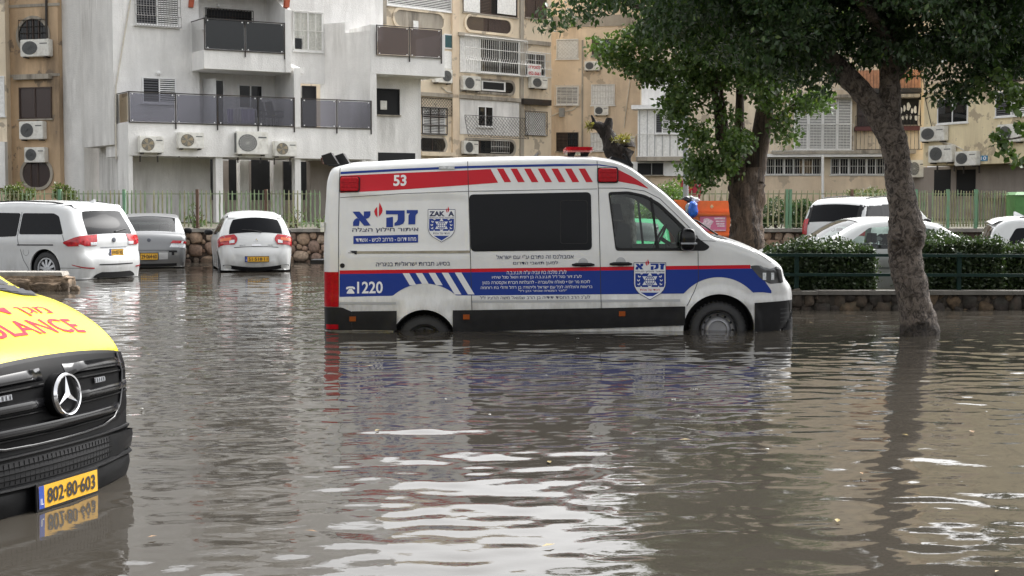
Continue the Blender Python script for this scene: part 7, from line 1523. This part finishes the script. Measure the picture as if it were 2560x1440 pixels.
mass = [(1650, 120, 25, .7, 1.0, .5), (1720, 190, 24.8, .6, .9, .55), (1790, 120, 25, .8, 1.2, .6), (1880, 110, 25, .9, 1.2, .6), (1960, 150, 25, .7, 1.1, .5), (1760, 280, 24.6, .5, .7, .55), (1830, 230, 24.8, .6, .8, .5), (1690, 290, 24.6, .18, .4, .2), (1800, 370, 24.6, .33, .5, .4), (1740, 350, 24.6, .16, .3, .25), (1850, 330, 24.5, .22, .4, .35), (1985, 240, 24.8, .35, .5, .3), (2035, 250, 24.7, .15, .3, .12), (1965, 320, 24.7, .22, .3, .15), (1900, 0, 25, 1.6, 1.8, .9), (1750, 0, 25, 1.2, 1.6, .7), (1620, 190, 24.8, .16, .3, .12), (1775, 440, 24.6, .28, .35, .2), (1830, 400, 24.5, .2, .3, .25), (1745, 425, 24.6, .18, .3, .12), (1600, 100, 25, .3, .5, .2), (1530, 130, 24.9, .18, .3, .12), (1700, 240, 24.7, .3, .4, .2), (1900, 250, 24.8, .25, .4, .3)]
C, Q = clumps(mass, 300, 8, .28); V, Fc = leaves(C, Q, 36000, .088, 4, asp=.72); put('crown', np_mesh('crown', V, Fc, LEAF_L), None, ut, fixn=False)
C, Q = clumps([(1870, 300, 25.2, 2.2, .8, 1.0)], 40, 9, .25)
# ---- pollarded dead stump above the van roof
SY = 26.0; st = thing('pollarded_tree', at(1555, 640, SY), 'dark pollarded tree stump with stubby branches showing above the van roof', 'tree'); S_ = lambda x, y, d=0: at(x, y, SY + d)
m = MB(); limb(m, [S_(1560, 640), S_(1556, 480), S_(1545, 400), S_(1530, 365), S_(1518, 335), S_(1510, 318)], [.22, .2, .19, .16, .14, .13], 18, 31, .22, 4); limb(m, [S_(1516, 335), S_(1500, 318), S_(1484, 312), S_(1474, 310)], [.11, .09, .06, .03], 12, 32, .2, 5); limb(m, [S_(1514, 330), S_(1520, 312), S_(1524, 295)], [.10, .075, .05], 12, 33, .2, 5); limb(m, [S_(1487, 314), S_(1484, 300), S_(1478, 288)], [.04, .03, .015], 8, 34); limb(m, [S_(1515, 338), S_(1505, 336), S_(1500, 333)], [.05, .03, .012], 8, 35); limb(m, [S_(1552, 400), S_(1560, 380), S_(1566, 366), S_(1562, 350)], [.19, .2, .17, .08], 16, 36, .25, 5)
put('trunk', m, BARK_D, st, smooth=50); C, Q = clumps([(1551, 346, SY - .2, .12, .1, .1), (1567, 345, SY - .1, .08, .1, .08), (1475, 316, SY, .06, .06, .05)], 14, 12, .06); V, Fc = leaves(C, Q, 260, .09, 6, .1, asp=.3); put('sprout', np_mesh('sprout', V, Fc, leaf_mat('dry sprout', (.16, .12, .04), (.28, .24, .08), (.4, .36, .14), .3)), None, st, fixn=False, kind='stuff')
# ---- clipped hedges behind the guard rail
def hedge(label, x0, x1, ytop, Y0, Y1, cnt, seed):
    X0, X1 = at(x0, 650, Y0).x, at(x1, 650, Y0).x; z0, z1 = kz, at((x0 + x1) / 2, ytop, Y0).z; h = thing('hedge', ((X0 + X1) / 2, (Y0 + Y1) / 2, z0), label, 'hedge'); rg = np.random.default_rng(seed)
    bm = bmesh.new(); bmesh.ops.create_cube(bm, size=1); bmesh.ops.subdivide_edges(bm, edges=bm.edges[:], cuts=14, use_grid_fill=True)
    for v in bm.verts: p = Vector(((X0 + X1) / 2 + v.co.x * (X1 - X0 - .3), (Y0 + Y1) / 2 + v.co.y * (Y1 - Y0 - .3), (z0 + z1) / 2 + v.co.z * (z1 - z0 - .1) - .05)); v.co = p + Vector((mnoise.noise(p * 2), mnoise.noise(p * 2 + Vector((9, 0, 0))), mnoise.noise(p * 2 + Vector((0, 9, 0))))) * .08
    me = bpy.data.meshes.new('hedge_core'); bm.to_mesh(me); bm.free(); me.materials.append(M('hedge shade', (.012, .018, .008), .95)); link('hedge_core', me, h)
    n = cnt; f = rg.choice(4, n, p=(.58, .26, .08, .08)); u, v = rg.random(n), rg.random(n); P = np.zeros((n, 3)); jit = rg.normal(size=n) * .05 - .04
    P[:, 0] = np.where(f < 2, X0 + (X1 - X0) * u, np.where(f == 2, X0 - jit, X1 + jit)); P[:, 1] = np.where(f == 0, Y0 - jit, Y0 + (Y1 - Y0) * v); P[:, 2] = np.where(f == 0, z0 + (z1 - z0) * v, np.where(f == 1, z1 + jit, z0 + (z1 - z0) * u))
    lump = np.array([mnoise.noise(Vector(q) * 1.6) for q in P]) * .13 + np.array([mnoise.noise(Vector(q) * 4.5) for q in P]) * .06; P[:, 1] -= lump * (f == 0); P[:, 2] += lump * (f == 1) + lump * .4
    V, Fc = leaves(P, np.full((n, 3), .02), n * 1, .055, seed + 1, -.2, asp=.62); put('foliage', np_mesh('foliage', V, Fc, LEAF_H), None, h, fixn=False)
hedge('clipped dark hedge between the van nose and the near tree trunk', 1945, 2188, 622, KY + .5, KY + 1.7, 17000, 51); hedge('taller clipped hedge right of the near tree trunk behind the guard rail', 2296, 2508, 606, KY + .5, KY + 1.9, 17000, 53); hedge('shaded hedge in the gap at the right edge of the picture', 2512, 2680, 614, KY + .75, KY + 2.0, 9000, 55)
# ---- garden shrubs along the fence
def shrub(name, label, px_, py_, Y, rx, rz, cnt, seed, mat=LEAF_S, size=.09):
    c = at(px_, py_, Y); t_ = thing(name, (c.x, Y, GARZ), label, 'shrub'); C, Q = clumps([(px_, py_, Y, rx, rx * .8, rz)], 14, seed, rx * .35); V, Fc = leaves(C, Q, cnt, size, seed, -.3); put('foliage', np_mesh('foliage', V, Fc, mat), None, t_, fixn=False)
    m = MB(); rr = random.Random(seed)
    for _ in range(6): limb(m, [(c.x + rr.uniform(-.1, .1), Y, GARZ), (c.x + rr.uniform(-rx, rx) * .5, Y, (GARZ + c.z) / 2), (c.x + rr.uniform(-rx, rx), Y + rr.uniform(-.2, .2), c.z + rr.uniform(0, rz))], [.02, .015, .006], 5, seed)
    put('stem', m, BARK_L, t_)
shrub('yellow_green_shrub', 'yellow-green shrub behind the fence in front of the ochre block', 40, 484, 41.5, .5, .22, 1000, 61); shrub('yellow_green_shrub', 'taller yellow-green shrub with sprigs at the corner of the white block', 165, 484, 41.5, .45, .25, 900, 62)
shrub('wild_shrub', 'straggly weed growing through the fence right of the silver saloon', 490, 540, 40.4, .3, .35, 420, 63, LEAF_L, .07); shrub('wild_shrub', 'small weed by the fence right of the white hatchback', 735, 545, 40.3, .3, .3, 260, 64, LEAF_L, .07); shrub('wild_shrub', 'low weed on the wall next to the rear of the van', 800, 560, 40.3, .2, .2, 200, 68, LEAF_L, .07)
shrub('dark_bush', 'dark rounded bush behind the fence between the two big trees', 1945, 535, 42, .75, .45, 5000, 65, LEAF_D, .07); shrub('dark_bush', 'dark bush behind the fence above the white off-roader', 2010, 540, 42.3, .6, .42, 4000, 66, LEAF_D, .07); shrub('wild_shrub', 'pale weed behind the fence left of the near tree trunk', 2170, 487, 41, .5, .16, 700, 67, LEAF_S, .07); shrub('dark_bush', 'green bush behind the orange waste containers', 1560, 540, 42, 1.3, .6, 5000, 69, LEAF_L, .08)
shrub('garden_tree_bush', 'dense dark green bush behind the van cab, seen through its windows', 1600, 520, 36, 1.3, .55, 6000, 70, LEAF_L, .08)
# ------------------------------------------------------------------ street things between van and buildings
# orange waste containers
OR = M('orange plastic', (.72, .15, .03), .4, var=.12, scale=5, dirt=(.35, .12, .05), damt=.4); OY = 31.0
oc = thing('orange_container', at(1775, 640, OY), 'orange plastic waste container with a pink poster behind the van windscreen', 'waste container')
def obox(x0, y0, x1, y1, Ya, Yb, name, mat=OR, tap=.0, par=oc):
    a, b = at(x0, y1, Ya), at(x1, y0, Ya); m = MB(); m.hexa([(a.x + tap, Ya + tap, a.z), (b.x - tap, Ya + tap, a.z), (b.x - tap, Yb, a.z), (a.x + tap, Yb, a.z), (a.x, Ya, b.z), (b.x, Ya, b.z), (b.x, Yb, b.z), (a.x, Yb, b.z)])
    me = m.mesh(name, mat); bm = bmesh.new(); bm.from_mesh(me); bmesh.ops.bevel(bm, geom=bm.edges[:], offset=.02, segments=2, affect='EDGES', clamp_overlap=True); bm.to_mesh(me); bm.free(); return put(name, me, None, par)
obox(1700, 536, 1827, 610, OY, OY + .9, 'lower_bin', tap=.02); obox(1694, 531, 1830, 540, OY - .04, OY + .95, 'rim'); obox(1742, 502, 1824, 532, OY + .15, OY + .8, 'lid_hump', tap=-.03); obox(1690, 500, 1718, 532, OY + .1, OY + .7, 'lid_hump'); obox(1720, 584, 1832, 592, OY - .05, OY + .9, 'rim'); obox(1776, 512, 1784, 521, OY + .1, OY + .16, 'lid_catch', M('cream plastic', (.6, .5, .3), .5)); obox(1705, 610, 1826, 700, OY + .05, OY + .85, 'bin_foot')
po_ = obox(1749, 541, 1816, 578, OY - .012, OY - .002, 'poster', M('pink poster', (.62, .16, .28), .5, var=.1)); a = at(1749, 578, OY - .016); b = at(1816, 541, OY - .016)
m = MB()
for k, (u0, v0, u1, v1) in enumerate(((.55, .80, .95, .92), (.6, .62, .95, .72), (.62, .45, .93, .55), (.66, .3, .95, .4), (.5, .03, .98, .09))): m.quad((a.x + (b.x - a.x) * u0, OY - .017, a.z + (b.z - a.z) * v0), (a.x + (b.x - a.x) * u1, OY - .017, a.z + (b.z - a.z) * v0), (a.x + (b.x - a.x) * u1, OY - .017, a.z + (b.z - a.z) * v1), (a.x + (b.x - a.x) * u0, OY - .017, a.z + (b.z - a.z) * v1))
m.add([(a.x + (b.x - a.x) * (.28 + .2 * math.cos(t) * (1 + .3 * math.sin(4 * t))), OY - .0165, a.z + (b.z - a.z) * (.52 + .36 * math.sin(t))) for t in np.linspace(0, 6.28, 17)[:-1]], [tuple(range(16))]); put('poster_print', m, M('pale poster ink', (.75, .55, .62), .5, var=.3, scale=30), po_, fixn=False, kind='stuff')
def bag(label, px_, py_, Y, rx, rz, mat, seed): rock('rubbish_bag', at(px_, py_, Y), (rx, rx * .8, rz), seed, mat, 4, .35, .85, label=label, cat='bag', group='rubbish bags on the waste containers')
bag('blue rubbish bag hanging over the edge of the orange container', 1733, 524, OY - .05, .10, .17, M('blue bag', (.02, .12, .55), .3, var=.3), 31); bag('black rubbish bag on top of the orange container beside the pole', 1722, 500, OY + .2, .13, .09, M('black bag', (.015, .016, .02), .3), 33); bag('white rubbish bag lying on the orange container', 1738, 500, OY + .15, .09, .05, M('white bag', (.6, .6, .62), .4), 35); bag('grey rubbish bag between the blue bag and the pole', 1722, 522, OY + .0, .07, .12, M('grey bag', (.3, .31, .34), .4), 37)
# lamp post
lp = thing('lamp_post', at(1713, 640, 34), 'grey steel lamp post in front of the white enclosed balcony', 'lamp post'); c0, c1 = at(1713, 680, 34), at(1710, -200, 34); m = MB(); m.tube([c0, (c0.x, 34, 2), (c1.x, 34, c1.z)], [.065, .062, .05], 12); put('pole', m, M('galvanised steel', (.30, .31, .32), .5, metal=.5), lp)
m = MB(); m.tube([(c1.x, 34, c1.z - .05), (c1.x + .3, 33.6, c1.z + .2), (c1.x + .9, 33, c1.z + .25)], .03, 8); put('arm', m, MATS['galvanised steel'], lp); m = MB(); m.box(c1.x + .8, c1.x + 1.3, 32.9, 33.1, c1.z + .2, c1.z + .3); put('lamp_head', m, MATS['galvanised steel'], lp)
# red hydrant cabinet
HYR = M('hydrant red', (.30, .012, .03), .45, var=.15); HC = Plane(1700, 47, 1756, 47); hc = thing('hose_cabinet', HC.p(.3, GARZ, -.1), 'dark red fire-hose cabinet behind the fence beside the lamp post', 'cabinet')
def hbox(x0, y0, x1, y1, n0, n1, mat, name): s0_, s1_, z0_, z1_ = HC.rect(x0, y0, x1, y1, n1); m = MB(); m.pbox(HC, s0_, s1_, z0_, z1_, n0, n1); put(name, m, mat, hc)
hbox(1702, 451, 1731, 487, -.2, 0, HYR, 'cabinet_body'); hbox(1733, 449, 1753, 489, -.2, .12, HYR, 'cabinet_door'); m = MB(); m.lathe([(.16, .0), (.17, .03), (.06, .035), (.05, .01), (.001, .01)], HC.p(HC.sz(1721, 466)[0], HC.sz(1721, 466)[1], .0), HC.n, 20); put('hose_reel', m, M('reel red', (.45, .02, .04), .4), hc); hbox(1708, 487, 1714, 530, -.1, 0, HYR, 'cabinet_leg'); hbox(1744, 487, 1750, 530, -.1, 0, HYR, 'cabinet_leg')
# cream block stack by the fence
for r_ in range(5):
    for k in range(3):
        x0 = 1638 + k * 22 + (r_ % 2) * 6; a = at(x0, 506 - r_ * 7.5, 44); b = at(x0 + 21, 506 - r_ * 7.5 - 7, 44); m = MB(); m.box(a.x, b.x, 44, 44.4, a.z, b.z); m_ = put('concrete_block', m, M('cream block', (.55, .50, .36), .8, var=.15), label='cream concrete block, %s of the %s course in the stack beside the red cabinet' % (('left', 'middle', 'right')[k], ('bottom', 'second', 'middle', 'fourth', 'top')[r_]), cat='block', group='cream blocks stacked behind the fence')
# floating leaves and litter on the water
LITM = [M('wet leaf brown', (.20, .11, .04), .5), M('wet leaf yellow', (.22, .16, .04), .5), M('pale glint fleck', (.3, .3, .28), .6)]
rr = random.Random(77); V = []; m = MB()
for k in range(26):
    Y = 6.0 * (34 / 6.0)**rr.random(); px_ = rr.uniform(330, 2540) if Y < 16 else rr.uniform(330, 2540); c = at(px_, 700, Y); s_ = rr.uniform(.012, .03); t = rr.uniform(0, 6.28); m.mi = rr.randrange(2)
    m.add([(c.x + s_ * 1.6 * math.cos(t), Y + s_ * 1.6 * math.sin(t), .012), (c.x - s_ * .6 * math.sin(t), Y + s_ * .6 * math.cos(t), .016), (c.x - s_ * 1.6 * math.cos(t), Y - s_ * 1.6 * math.sin(t), .011), (c.x + s_ * .6 * math.sin(t), Y - s_ * .6 * math.cos(t), .014)], [(0, 1, 2, 3)])
for k in range(26):  # small pale flecks drawn on the water as sky glints
    Y = 9 * (30 / 9)**rr.random(); px_ = rr.uniform(330, 2540); c = at(px_, 700, Y); s_ = rr.uniform(.008, .022); t = rr.gauss(0, .4); m.mi = 2; asp = rr.uniform(.5, 1.6)
    m.add([(c.x + s_ * asp * math.cos(a) * (1 + .3 * math.sin(3 * a + k)), Y + s_ * math.sin(a), .010 + .004 * (j % 2)) for j, a in enumerate(np.linspace(0, 6.28, 8)[:-1])], [tuple(range(7))])
put('floating_litter', m, LITM, label='scattered wet leaves floating on the flood water', cat='leaves', kind='stuff', fixn=False)
